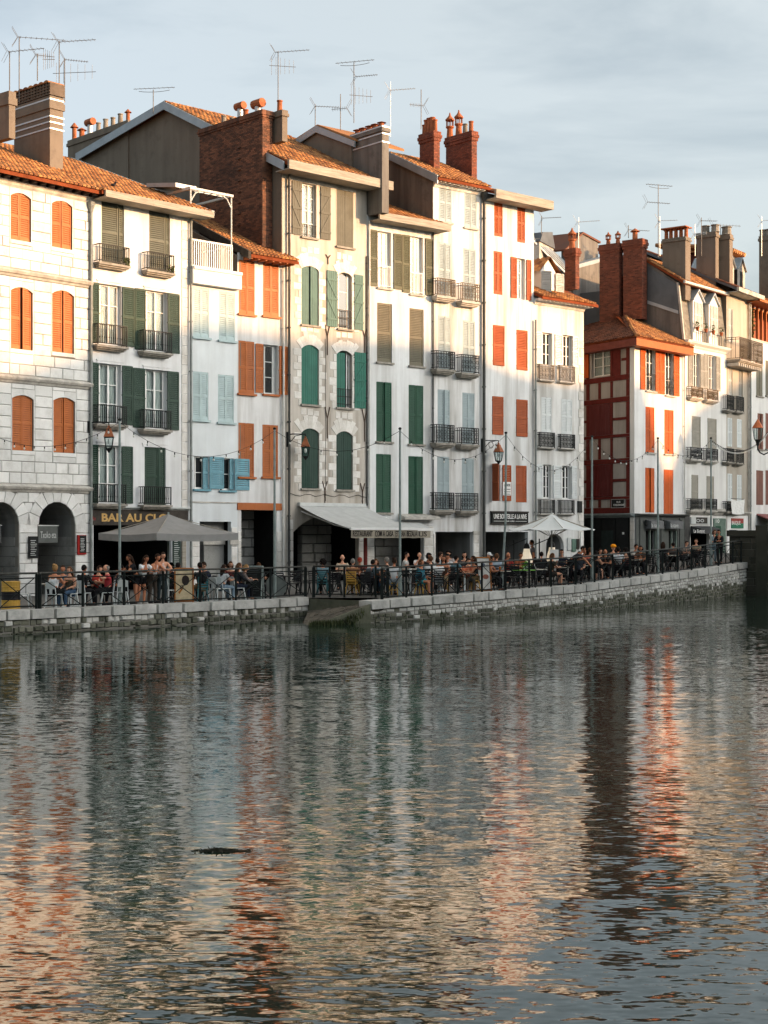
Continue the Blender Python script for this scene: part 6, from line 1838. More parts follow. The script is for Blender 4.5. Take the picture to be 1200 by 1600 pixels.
for j in range(150):
    c = Vector((random.uniform(.5, 1.1), random.uniform(-.1, .35), lv0 + random.uniform(.1, 1.9))); e1 = Vector((random.uniform(-1, 1), random.uniform(-1, 1), random.uniform(-1, 1))).normalized() * .08; e2 = e1.cross(Vector((.3, .5, .8))).normalized() * .05
    mb.quad(c - e1, c + e2, c + e1, c - e2)
mb.build('balcony_plant', M['leaf'], H.root)
roof(H, -.3, H.W, (-.8, lv1 + .05), (6, lv1 + 3.0), (12, lv1), dl=.36, du=.3)
MB().box(-.3, H.W, -.9, -.8, lv1 - .16, lv1 + .02).box(-.3, H.W, -.8, .3, lv1 - .18, lv1 - .12).build('eaves_fascia', SH['orange_brown_shade'], H.root)
u0, u1 = H.u(1150, 2.2), H.u(1200, 2.2); z0_, zt_ = lv1, H.z(1180, 415, 2.2)
D = MB().box(.3, 3.2, 2.2, 6, z0_, zt_).build('dormer', painted('dark_red_boarding', (.10, .032, .024), .25, .7, 3), H.root)
for i in range(9): MB().box(.24, .297, 2.2, 6, z0_ + .1 + i * .34, z0_ + .40 + i * .34).build('weatherboard', painted('red_board', (.11, .035, .026), .25, .7, 3), D)
MB().box(.25, 3.25, 2.12, 2.19, z0_, zt_).build('dormer_front', M['wood_grey'], D)
MB().box(.9, 1.5, 2.08, 2.11, z0_ + .8, zt_ - .3).build('dormer_window', M['dark_room'], D)
t = MB(); t.box(.0, 3.6, 1.6, 6.5, zt_, zt_ + .08)
for i in range(11): t.tube([(.1 + i * .33, 1.5, zt_ + .12), (.1 + i * .33, 6.4, zt_ + .75)], .14, 6)
t.build('dormer_tiles', M['tile'], D)
C, _i = chim_px(H, 1.2, 1186, 1203, 1210, 368, lv1, kind='render', mat=M['gable'], cap=.3, pots=((.3, .25, .45, 'grey'), (.8, .25, .45, 'grey')))
MB().box(.3, H.W, -.12, -.003, H.g - .2, H.z(1185, 829)).build('shopfront', M['wood_dark'], H.root)
MB().prism([(H.u(1182), -.01, H.z(1190, 803)), (H.u(1182), -.9, H.z(1190, 812)), (H.u(1182), -.9, H.z(1190, 826)), (H.u(1182), -.88, H.z(1190, 826)), (H.u(1182), -.86, H.z(1190, 813)), (H.u(1182), -.01, H.z(1190, 805))], (3.2, 0, 0)).build('shop_awning', painted('dusty_red_cloth', (.25, .09, .085)), H.root)
body(H, ze13, 6, lv1 + 2.9, mat_l=M['gable'], mat_r=M['gable'])
H14 = House('plain_house', 'plain pale house beyond the right edge of the row', 1262, 1400)
MB().box(0, H14.W, .0, 12, GROUND, 17).build('wall', M['plaster_h6'], H14.root)
roof(H14, -.2, H14.W, (-.5, 17), (6, 20), (12, 17), dl=.5, du=.4)
H0 = House('plain_house', 'plain white house left of the arcade house', -420, -170)
MB().box(0, H0.W, .0, 16, GROUND, ztop1 - .3).build('wall', M['plaster_h2'], H0.root)
for r_ in range(4):
    for c_ in range(4):
        x_, z_ = 1.0 + c_ * (H0.W - 2.2) / 3, 2.4 + r_ * 3.3
        for k_ in (0, 1): leaf(H0, x_ + k_ * .56, x_ + k_ * .56 + .55, z_, z_ + 1.9, -.05, 'louver', SH['green_black'], k_ == 1)
        sill(H0, x_, x_ + 1.1, z_)
roof(H0, 0, H0.W - .1, (-.6, ztop1 - .3), (8, ztop1 + 3), (16, ztop1 - .3), dl=.6, du=.5)

# ================= rear houses between 8 and 11
RH = House('rear_house', 'dark rendered house with a zinc roof rising behind the little dormer', 0, 0, A=at(828, 27.0), B=at(965, 24.0), group='houses behind the row')
H = RH
gx = [H.side(H.u(905), x, y) for x, y in ((905, 380),)]
ug = H.u(940)
MB().box(0, H.W, .0, 9, GROUND, H.z(900, 440)).build('wall', M['gable'], H.root)
mb = MB(); z = H.z(925, 392)
mb.prism([(H.u(898), .6, z - 3), (H.u(898), .6, H.z(898, 388)), (H.u(923), .6, H.z(923, 364)), (H.u(948), .6, H.z(948, 378)), (H.u(948), .6, z - 3)], (0, .3, 0)); mb.build('gable', M['gable_black'], H.root)
mb = MB(); mb.prism([(H.u(895), .5, H.z(895, 391)), (H.u(923), .5, H.z(923, 364)), (H.u(950), .5, H.z(950, 379)), (H.u(950), .5, H.z(950, 376)), (H.u(923), .5, H.z(923, 361)), (H.u(895), .5, H.z(895, 388))], (0, 3, 0)); mb.build('gable_roof', M['tile_brown_shade'], H.root)
mb = MB(); q = [(H.u(836), .9, H.z(836, 352)), (H.u(842), .9, H.z(842, 356)), (H.u(884), -.5, H.z(884, 414, -.5)), (H.u(838), -.5, H.z(838, 438, -.5))]
mb.prism([(H.u(830), 1.5, H.z(830, 349, 1.5)), (H.u(842), 1.5, H.z(842, 357, 1.5)), (H.u(885), -.6, H.z(885, 418, -.6)), (H.u(868), -.6, H.z(868, 418, -.6))], (0, .0, -.12)); mb.build('zinc_roof', M['zinc'], H.root)
mb = MB()
for i in range(5):
    a = Vector((H.u(832 + i * 2.4), 1.5, H.z(832 + i * 2.4, 350 + i * 1.6, 1.5) + .03)); b = Vector((H.u(869 + i * 3.6), -.6, H.z(869 + i * 3.6, 418, -.6) + .03)); mb.tube([a, b], .04, 5)
mb.build('standing_seam', M['zinc'], H.root)
MB().box(H.u(850), H.u(872), .3, 3, H.z(860, 440), H.z(860, 375)).build('skylight_box', M['ledge'], H.root)
MB().prism([(H.u(849), .2, H.z(849, 376)), (H.u(872), .2, H.z(872, 388)), (H.u(868), .2, H.z(868, 362)), (H.u(853), .2, H.z(853, 362))], (0, 2, 0)).build('skylight', M['zinc_dark'], H.root)
RH2 = House('rear_house', 'low dark wall with a zinc capping behind the two brick chimneys', 0, 0, A=at(896, 25.6), B=at(950, 24.6), group='houses behind the row')
H = RH2
MB().prism([(0, 0, 8), (H.W, 0, 8), (H.W, 0, H.z(945, 402)), (0, 0, H.z(898, 420))], (0, 2.0, 0)).build('wall', M['gable_black'], H.root)
MB().prism([(-.1, -.08, H.z(898, 422)), (H.W + .1, -.08, H.z(945, 404)), (H.W + .1, -.08, H.z(945, 398)), (-.1, -.08, H.z(898, 416))], (0, 2.2, 0)).build('capping', M['zinc'], H.root)
# ------------------------------------------------------------------ railing along the quay
def rail_pt(px, inset=.18):
    p = qpt(px); a, b = qpt(px - 6 if px - 6 < 481 or px > 610 else px), qpt(px + 6)
    d = (b - a).normalized(); n_ = Vector((d.y, -d.x, 0)); return p - n_ * inset
def railing(pxs, label, double=()):
    P = [rail_pt(p) for p in pxs]; o = P[0]; T = thing('railing', label, 'railing', (o.x, o.y, gz(o)), 0, 'iron railings along the quay edge')
    L3 = [Vector((p.x - o.x, p.y - o.y, gz(p) - gz(o))) for p in P]
    up = lambda p, h: p + Vector((0, 0, h))
    for i, p in enumerate(L3):
        m_ = MB(); w_ = .055 if i in double else .038
        m_.box(p.x - w_, p.x + w_, p.y - w_, p.y + w_, p.z - .02, p.z + 1.10); m_.ball((p.x, p.y, p.z + 1.11), w_ * 1.1, None, .03, 6, 4)
        m_.build('post', M['rail_iron'], T)
    hr = MB()
    for a, b in zip(L3, L3[1:]): 
        d = (b - a).normalized() * .02; hr.tube([up(a, 1.15) - d, up(b, 1.15) + d], .032, 8)
    hr.build('handrail', M['handrail'], T)
    for a, b in zip(L3, L3[1:]):
        m_ = MB(); d = (b - a); L_ = d.length; d.normalize(); a2, b2 = a + d * .06, b - d * .06
        m_.bar(up(a2, 1.0), up(b2, 1.0), .034); m_.bar(up(a2, .12), up(b2, .12), .038)
        m_.bar(up(a2 + d * .04, .98), up(b2 - d * .04, .14), .028); m_.bar(up(a2 + d * .04, .14), up(b2 - d * .04, .98), .028)
        c = (a + b) / 2 + Vector((0, 0, .56)); m_.tube([c + d * (.07 * math.cos(k * .785)) + Vector((0, 0, .07 * math.sin(k * .785))) for k in range(9)], .012, 4)
        m_.build('brace_panel', M['rail_iron'], T)
    return T
railing([-250, -190, -130, -64, 3, 62], 'dark iron railing in front of the yellow and black barrel')
railing([67, 134.5, 199, 260, 318, 374, 428, 480], 'dark iron railing from the arcade house to the slipway', (0, 7))
railing([487, 512, 535, 584, 598], 'dark iron railing set back behind the stone slipway', (0, 4))
railing([601, 639, 679, 721, 759, 796, 833, 867, 905], 'dark iron railing in front of the crowded middle terrace', (0,))
railing([905.5, 935, 963, 990, 1016, 1041, 1064, 1086, 1107, 1128, 1150, 1163], 'dark iron railing rising towards the bridge abutment')

def spot(px, s):
    s = min(s, F / qpt(px).y * .984)   # nothing stands closer to the edge than the railing
    p = at(px, s)
    return Vector((p.x, p.y, gz(p)))

# ------------------------------------------------------------------ furniture
def proto_parts(parts, root):
    return [mb.build(nm, mt, root) for nm, mb, mt in parts]
def slat_leg(a, b, w=.028): return MB().tube([a, b], w, 4, w * .6)
def make_chair(name, mat, label, style='metal'):
    T = thing(name, label, 'chair')
    parts = [('seat', MB().box(-.19, .19, -.19, .19, .435, .455), mat)]
    bk = MB()
    if style == 'metal':
        bk.prism([(-.17, .19, .62), (.17, .19, .62), (.15, .23, .82), (.09, .235, .86), (-.09, .235, .86), (-.15, .23, .82)], (0, .015, 0))
        bk.box(-.05, .05, .185, .2, .455, .62); bk.tube([(-.18, .18, .455), (-.16, .23, .83)], .014, 5); bk.tube([(.18, .18, .455), (.16, .23, .83)], .014, 5)
    else:
        for x in (-.18, .18): bk.tube([(x, .18, .455), (x, .22, .86)], .016, 5)
        for z in (.52, .6, .68, .76, .84): bk.box(-.18, .18, .195, .215, z, z + .045)
    parts.append(('backrest', bk, mat))
    for sx in (-1, 1):
        for sy in (-1, 1): parts.append(('leg', slat_leg((sx * .16, sy * .16, .44), (sx * .22, sy * .23, 0)), mat))
    return T, proto_parts(parts, T)
def make_stool(mat, label):
    T = thing('stool', label, 'stool')
    parts = [('seat', MB().lathe([(.17, 0), (.185, .015), (.185, .03), (.16, .04)], (0, 0, .43), 10), mat)]
    for sx in (-1, 1):
        for sy in (-1, 1): parts.append(('leg', MB().prism([(sx * .11, sy * .14, .44), (sx * .15, sy * .11, .44), (sx * .20, sy * .17, 0), (sx * .17, sy * .20, 0)], (0, 0, .001)).tube([(sx * .12, sy * .12, .44), (sx * .19, sy * .19, 0)], .026, 4, .018), mat))
    parts.append(('stretcher', MB().tube([(-.16, -.16, .2), (.16, .16, .2)], .012, 4).tube([(-.16, .16, .2), (.16, -.16, .2)], .012, 4), mat))
    return T, proto_parts(parts, T)
def make_table(mat, top, label, rnd=True):
    T = thing('terrace_table', label, 'table')
    t = MB().lathe([(.0, 0), (.34, 0), (.35, .012), (.35, .028), (.34, .03)], (0, 0, .72), 16) if rnd else MB().box(-.33, .33, -.33, .33, .72, .75)
    parts = [('table_top', t, top), ('column', MB().tube([(0, 0, .03), (0, 0, .72)], .032, 8), mat), ('foot', MB().lathe([(.22, 0), (.21, .02), (.05, .04)], (0, 0, 0), 12), mat)]
    return T, proto_parts(parts, T)
white_metal = painted('white_enamel', (.62, .66, .66), .1, .4); black_metal = painted('black_enamel', (.018, .018, .02), .2, .45); mustard = painted('mustard_enamel', (.55, .33, .07), .15, .45); teal_m = painted('teal_enamel', (.05, .16, .18), .15, .45)
beige_top = painted('pale_table_top', (.42, .40, .35), .15, .5); dark_top = painted('dark_table_top', (.05, .048, .045), .2, .5); lime = painted('lime_table_top', (.22, .50, .10), .1, .4)
PROTO = {
 'white': make_chair('terrace_chair', white_metal, 'x'), 'black': make_chair('terrace_chair', black_metal, 'x', 'slat'),
 'mustard': make_stool(mustard, 'x'), 'teal': make_chair('terrace_chair', teal_m, 'x', 'slat'), 'ochre': make_chair('terrace_chair', mustard, 'x', 'slat'),
 'tw': make_table(white_metal, beige_top, 'x'), 'tb': make_table(black_metal, dark_top, 'x'), 'tbw': make_table(black_metal, beige_top, 'x', False), 'tlime': make_table(black_metal, lime, 'x', False), 'tww': make_table(white_metal, dark_top, 'x', False)}
def put(kind, px, s, deg, label, group):
    root, ch = PROTO[kind]
    return dup(root, ch, label, spot(px, s), R(deg), group)[0]

# ------------------------------------------------------------------ people
def head_mesh(mb, c, s=1.0, nod=0.0, turn=0.0):
    """head facing -y: skull, jaw, nose, ears, eyes (slot 1)"""
    M3 = Matrix.Rotation(turn, 3, 'Z') @ Matrix.Rotation(nod, 3, 'X'); c = Vector(c)
    def T_(p): return c + M3 @ (Vector(p) * s)
    b = MB(); b.ball((0, .012, .015), .076, .096, .112, 12, 9)
    vs = []
    for x, y, z in b.v:
        if z < 0 and y < .02: k = min(1, -z / .1); x *= 1 - .32 * k; y = y * (1 - .05 * k) - .012 * k
        if z < -.05 and y > .02: y *= .7
        vs.append(T_((x, y, z)))
    mb.add(vs, b.f)
    mb.add([T_(p) for p in ((-.012, -.085, -.018), (.012, -.085, -.018), (0, -.112, -.022), (0, -.088, .028), (0, -.086, -.034))], [(0, 2, 3), (2, 1, 3), (0, 4, 2), (4, 1, 2)])
    for sx in (-1, 1): e = MB(); e.ball((sx * .078, .015, 0), .012, .022, .032, 6, 4); mb.add([T_(p) for p in e.v], e.f)
    mb.cur = 1
    for sx in (-1, 1): e = MB(); e.ball((sx * .03, -.081, .016), .012, .008, .007, 6, 4); mb.add([T_(p) for p in e.v], e.f)
    e = MB(); e.ball((0, -.083, -.05), .022, .006, .005, 6, 4); mb.add([T_(p) for p in e.v], e.f)
    mb.cur = 0
def hand_mesh(mb, w, d, side):
    """palm, four bent fingers of unequal length and a thumb; w = wrist, d = direction of the hand"""
    w, d = Vector(w), Vector(d).normalized(); x = d.cross(Vector((0, 0, 1)))
    x = x.normalized() if x.length > .05 else Vector((1, 0, 0)); z = x.cross(d).normalized()
    q = [w + d * .0 - x * .026, w + x * .026, w + d * .085 + x * .04, w + d * .085 - x * .04]
    mb.prism([p + z * .012 for p in q], -z * .026)
    for i, ln in enumerate((.062, .074, .070, .054)):
        a = w + d * .08 + x * (-.03 + .02 * i); b = a + d * ln * .55 - z * .012; e = b + d * ln * .4 - z * .035
        mb.tube([a, b, e], .0105, 4, .007)
    a = w + d * .03 - x * side * .03; mb.tube([a, a + d * .03 - x * side * .032, a + d * .062 - x * side * .036 - z * .012], .0115, 4, .008)

def skin_mesh(name, J, E, rad, mats, extra=None, root='pelvis', sub=1):
    keys = list(J); idx = {k: i for i, k in enumerate(keys)}
    me = bpy.data.meshes.new(name); me.from_pydata([J[k] for k in keys], [(idx[a], idx[b]) for a, b in E], [])
    o = bpy.data.objects.new(name, me); COL.objects.link(o)
    md = o.modifiers.new('skin', 'SKIN'); md.use_smooth_shade = True
    sv = me.skin_vertices[0].data
    for k in keys: sv[idx[k]].radius = (rad[k], rad[k]) if not isinstance(rad[k], tuple) else rad[k]; sv[idx[k]].use_root = (k == root)
    sb = o.modifiers.new('sub', 'SUBSURF'); sb.levels = sub; sb.render_levels = sub
    bpy.context.view_layer.update()
    em = bpy.data.meshes.new_from_object(o.evaluated_get(bpy.context.evaluated_depsgraph_get()))
    bpy.data.objects.remove(o)
    mb = MB(); mb.add([v.co.copy() for v in em.vertices], [tuple(p.vertices) for p in em.polygons])
    if extra: extra(mb)
    bpy.data.meshes.remove(em)
    return mb.mesh(name, mats, True)

def pose_joints(p):
    """joint positions, figure facing -y"""
    sit = p.get('sit', True); ln = p.get('lean', 0.05); hz = .52 if sit else .92; tw = p.get('twist', 0)
    J = {}
    J['pelvis'] = Vector((0, .05, hz)); t = .50
    def up(f): return Vector((0, .05 - ln * f * 1.0, hz + t * f * math.sqrt(max(.2, 1 - (ln * 1.0 / t) ** 2 if ln < .45 else .35))))
    J['belly'] = up(.35); J['chest'] = up(.72); J['neck'] = up(1.0) + Vector((0, -.01, .03)); 
    nk = J['neck'] - J['chest']; nk.normalize()
    J['head'] = J['neck'] + Vector((0, -.02 - ln * .15, .085))
    for sx, nm in ((-1, 'l'), (1, 'r')):
        J['sh' + nm] = up(.90) + Vector((sx * .175, 0, 0))
        J['hip' + nm] = Vector((sx * .09, .04, hz - .02))
        if sit:
            k = p.get('knee', .14); J['knee' + nm] = Vector((sx * k, -.38, .50)); J['ank' + nm] = Vector((sx * (k - .01), -.36 - p.get('foot', 0) * sx, .09)); J['toe' + nm] = J['ank' + nm] + Vector((0, -.16, -.05))
        else:
            st = p.get('stride', 0) * sx; J['knee' + nm] = Vector((sx * .10, .03 - st * .5 - .02, .49)); J['ank' + nm] = Vector((sx * .10, .07 - st, .09)); J['toe' + nm] = J['ank' + nm] + Vector((0, -.16, -.05))
        el, wr = p['arm' + nm]; S = J['sh' + nm]
        J['el' + nm] = S + Vector((sx * abs(el[0]) if el[0] >= 0 else -sx * abs(el[0]), el[1], el[2])); J['wr' + nm] = J['el' + nm] + Vector((sx * wr[0], wr[1], wr[2]))
    return J
A_TABLE = ((.05, -.14, -.22), (-.06, -.22, .04)); A_LAP = ((.05, -.03, -.27), (-.06, -.22, -.04)); A_FACE = ((.02, -.20, -.17), (-.12, -.02, .24)); A_HANG = ((.05, .02, -.28), (.01, -.05, -.25)); A_DRINK = ((.12, -.20, -.08), (-.16, -.08, .16))
A_RAIL = ((.08, -.20, -.20), (-.10, -.20, .02)); A_TRAY = ((.04, -.10, -.24), (-.02, -.26, .04)); A_BACK = ((.22, .08, -.16), (.08, .02, -.22)); A_CROSS = ((.06, -.10, -.24), (-.24, -.14, .04)); A_WORK = ((.02, -.24, -.20), (-.04, -.16, -.18))
POSES = {
 'sit': dict(arml=A_TABLE, armr=A_TABLE), 'sit_lap': dict(arml=A_LAP, armr=A_LAP, lean=.0), 'sit_fwd': dict(arml=A_TABLE, armr=A_CROSS, lean=.17), 'sit_face': dict(arml=A_FACE, armr=A_CROSS, lean=.12), 'sit_drink': dict(arml=A_TABLE, armr=A_DRINK, lean=.03),
 'sit_back': dict(arml=A_LAP, armr=A_BACK, lean=-.04), 'sit_cross': dict(arml=A_CROSS, armr=A_CROSS, lean=.04),
 'stand_rail': dict(sit=False, arml=A_RAIL, armr=A_RAIL, lean=.20, stride=.05), 'stand_lean': dict(sit=False, arml=A_CROSS, armr=A_RAIL, lean=.10, stride=.06), 'stand_tray': dict(sit=False, arml=A_TRAY, armr=A_HANG, lean=.02, stride=.04), 'stand': dict(sit=False, arml=A_HANG, armr=A_LAP, lean=.02, stride=.03),
 'stand_bend': dict(sit=False, arml=A_WORK, armr=A_WORK, lean=.40, stride=.05)}
BODY_E = [('pelvis', 'belly'), ('belly', 'chest'), ('chest', 'neck'), ('neck', 'head')] + [e for n_ in 'lr' for e in (('chest', 'sh' + n_), ('sh' + n_, 'el' + n_), ('el' + n_, 'wr' + n_), ('pelvis', 'hip' + n_), ('hip' + n_, 'knee' + n_), ('knee' + n_, 'ank' + n_), ('ank' + n_, 'toe' + n_))]
BODY_R = dict(pelvis=.125, belly=.115, chest=.13, neck=.05, head=.05, **{k + n_: v for n_ in 'lr' for k, v in dict(sh=.062, el=.042, wr=.030, hip=.088, knee=.058, ank=.040, toe=.034).items()})
PM = {}
def fit(J, E, infl, only=None):
    ks = [k for k in J if any(k in e for e in E)]
    return {k: J[k] for k in ks}, E, {k: BODY_R[k] + infl for k in ks}
def pose_meshes(pn):
    if pn in PM: return PM[pn]
    p = POSES[pn]; J = pose_joints(p); skin_m = [M['white_paint'], M['black_iron']]
    nod = .12 + p.get('lean', 0) * 1.2
    def extra(mb):
        head_mesh(mb, J['head'] + Vector((0, -.015, .075)), 1.0, nod)
        for n_, sx in (('l', -1), ('r', 1)): hand_mesh(mb, J['wr' + n_], J['wr' + n_] - J['el' + n_], sx)
    out = {'J': J, 'nod': nod, 'head': J['head'] + Vector((0, -.015, .075))}
    out['body'] = skin_mesh('body', J, BODY_E, BODY_R, skin_m, extra)
    W1_ = [M['white_paint']]
    tors = [('pelvis', 'belly'), ('belly', 'chest')] + [('chest', 'shl'), ('chest', 'shr')]
    def half(a, b, f): return J[a].lerp(J[b], f)
    J2 = dict(J); 
    for n_ in 'lr': J2['sl' + n_] = half('sh' + n_, 'el' + n_, .62); J2['ls' + n_] = half('el' + n_, 'wr' + n_, .85); J2['sk' + n_] = half('hip' + n_, 'knee' + n_, .55)
    J2['col'] = half('chest', 'neck', .45)
    Rr = dict(BODY_R); Rr.update({'sll': .062, 'slr': .062, 'lsl': .042, 'lsr': .042, 'skl': .10, 'skr': .10, 'col': .085})
    def mk(nm, E, infl):
        ks = [k for k in J2 if any(k in e for e in E)]
        return skin_mesh(nm, {k: J2[k] for k in ks}, E, {k: Rr[k] + infl for k in ks}, W1_)
    out['tee'] = mk('shirt', tors + [('chest', 'col'), ('shl', 'sll'), ('shr', 'slr')], .016)
    out['long'] = mk('shirt', tors + [('chest', 'col'), ('shl', 'ell'), ('ell', 'lsl'), ('shr', 'elr'), ('elr', 'lsr')], .016)
    J2['tl'] = half('chest', 'shl', .72); J2['tr'] = half('chest', 'shr', .72); Rr.update(tl=.075, tr=.075)
    out['tank'] = mk('top', [('pelvis', 'belly'), ('belly', 'chest'), ('chest', 'col'), ('chest', 'tl'), ('chest', 'tr')], .022)
    out['trousers'] = mk('trousers', [('pelvis', 'hipl'), ('pelvis', 'hipr'), ('hipl', 'kneel'), ('kneel', 'ankl'), ('hipr', 'kneer'), ('kneer', 'ankr')], .014)
    out['shorts'] = mk('shorts', [('pelvis', 'hipl'), ('pelvis', 'hipr'), ('hipl', 'skl'), ('hipr', 'skr')], .016)
    out['shoes'] = mk('shoes', [('ankl', 'toel')], .008)
    sm = MB()
    for n_ in 'lr':
        a, b = J['ank' + n_], J['toe' + n_]; sm.ball(((a.x + b.x) / 2, (a.y + b.y) / 2 - .02, .045), .05, .14, .045, 8, 5)
    bpy.data.meshes.remove(out['shoes']); out['shoes'] = sm.mesh('shoes', W1_, True)
    PM[pn] = out; return out
def hair_mesh(style):
    mb = MB(); b = MB(); b.ball((0, .022, .03), .086, .104, .112, 12, 9)
    keep = []
    for f in b.f:
        c = sum((Vector(b.v[i]) for i in f), Vector()) / len(f)
        if style == 'receding': ok = (c.z < .085 and c.y > .03 and c.z > -.05)
        else: ok = not (c.y < -.03 and c.z < .075) and c.z > -.06
        if style == 'short' and c.z < -.03 and c.y < .05: ok = False
        if ok: keep.append(f)
    mb.add(b.v, keep)
    rs = random.Random(3)
    if style == 'long':
        for a in range(-5, 6): 
            t = a * .28; x, y = .078 * math.sin(t), .03 + .085 * math.cos(t)
            mb.tube([(x, y, .03), (x * 1.15, y * 1.1 + .005, -.08), (x * 1.2, y + .02, -.20), (x * 1.0, y + .02, -.30 + rs.uniform(-.03, .03))], .030, 5, .014)
    if style == 'bob':
        for a in range(-5, 6): t = a * .30; x, y = .080 * math.sin(t), .03 + .085 * math.cos(t); mb.tube([(x, y, .03), (x * 1.2, y * 1.1, -.06), (x * 1.15, y, -.13)], .032, 5, .022)
    if style == 'bun': mb.ball((0, .10, .10), .05, .05, .05, 8, 6)
    if style == 'curly':
        for _ in range(46): 
            v = Vector((rs.gauss(0, 1), rs.gauss(.3, 1), rs.gauss(.6, 1))).normalized()
            if v.y < -.4 and v.z < .5: continue
            mb.ball(v * .105 + Vector((0, .02, .03)), .036, None, None, 6, 4)
    if style in ('cap', 'hat'):
        mb = MB(); mb.lathe([(.092, 0), (.094, .03), (.082, .08), (.045, .11), (.0, .115)], (0, .012, .035), 12)
        if style == 'cap': mb.prism([(-.07, -.06, .045), (.07, -.06, .045), (.05, -.16, .035), (-.05, -.16, .035)], (0, 0, .012))
        else: mb.ball((0, .02, .10), .13, .13, .09, 12, 6)
    return mb.mesh('hair' if style not in ('cap', 'hat') else style, [M['wood_dark']], True)
HAIR = {}
SKINC = [painted('skin_light', L(214, 160, 132), .08, .55), painted('skin_tan', L(186, 126, 96), .08, .55), painted('skin_brown', L(140, 92, 70), .08, .55)]
DY = {}
def dye(rgb):
    if rgb not in DY: DY[rgb] = painted('cloth', L(*rgb), .16, .9, 9.0, spec=.15)
    return DY[rgb]
PEOPLE = []
def person(label, px, s, deg, pose, top, tc, bot, bc, hair, hc, sk=0, scale=1.0, dz=0.0, group='people on the quayside terraces'):
    pm = pose_meshes(pose); loc = spot(px, s) + Vector((0, 0, dz))
    T = thing('person', label, 'person', loc, R(deg) + math.atan2(0, 1), group)
    T.scale = (scale,) * 3
    b = obj('body', pm['body'], T); set_mat(b, SKINC[sk])
    t = obj({'tee': 'shirt', 'long': 'shirt', 'tank': 'top'}[top], pm[top], T); set_mat(t, dye(tc))
    t = obj(bot, pm[bot], T); set_mat(t, dye(bc))
    t = obj('shoes', pm['shoes'], T); set_mat(t, dye((40, 38, 38) if px % 3 else (190, 190, 185)))
    if hair:
        if hair not in HAIR: HAIR[hair] = hair_mesh(hair)
        h = obj('hair' if hair not in ('cap', 'hat') else hair, HAIR[hair], T, loc=pm['head']); h.rotation_euler = (pm['nod'], 0, 0); set_mat(h, dye(hc))
    PEOPLE.append((px, s, T))
    return T
BLK, DKB, BRN, BLD, GRY = (26, 22, 20), (48, 34, 26), (84, 58, 40), (150, 116, 76), (120, 116, 110)
WHT, BLACK, NAVY, JEAN, KHA = (214, 216, 218), (30, 30, 33), (40, 46, 60), (62, 84, 108), (140, 122, 96)
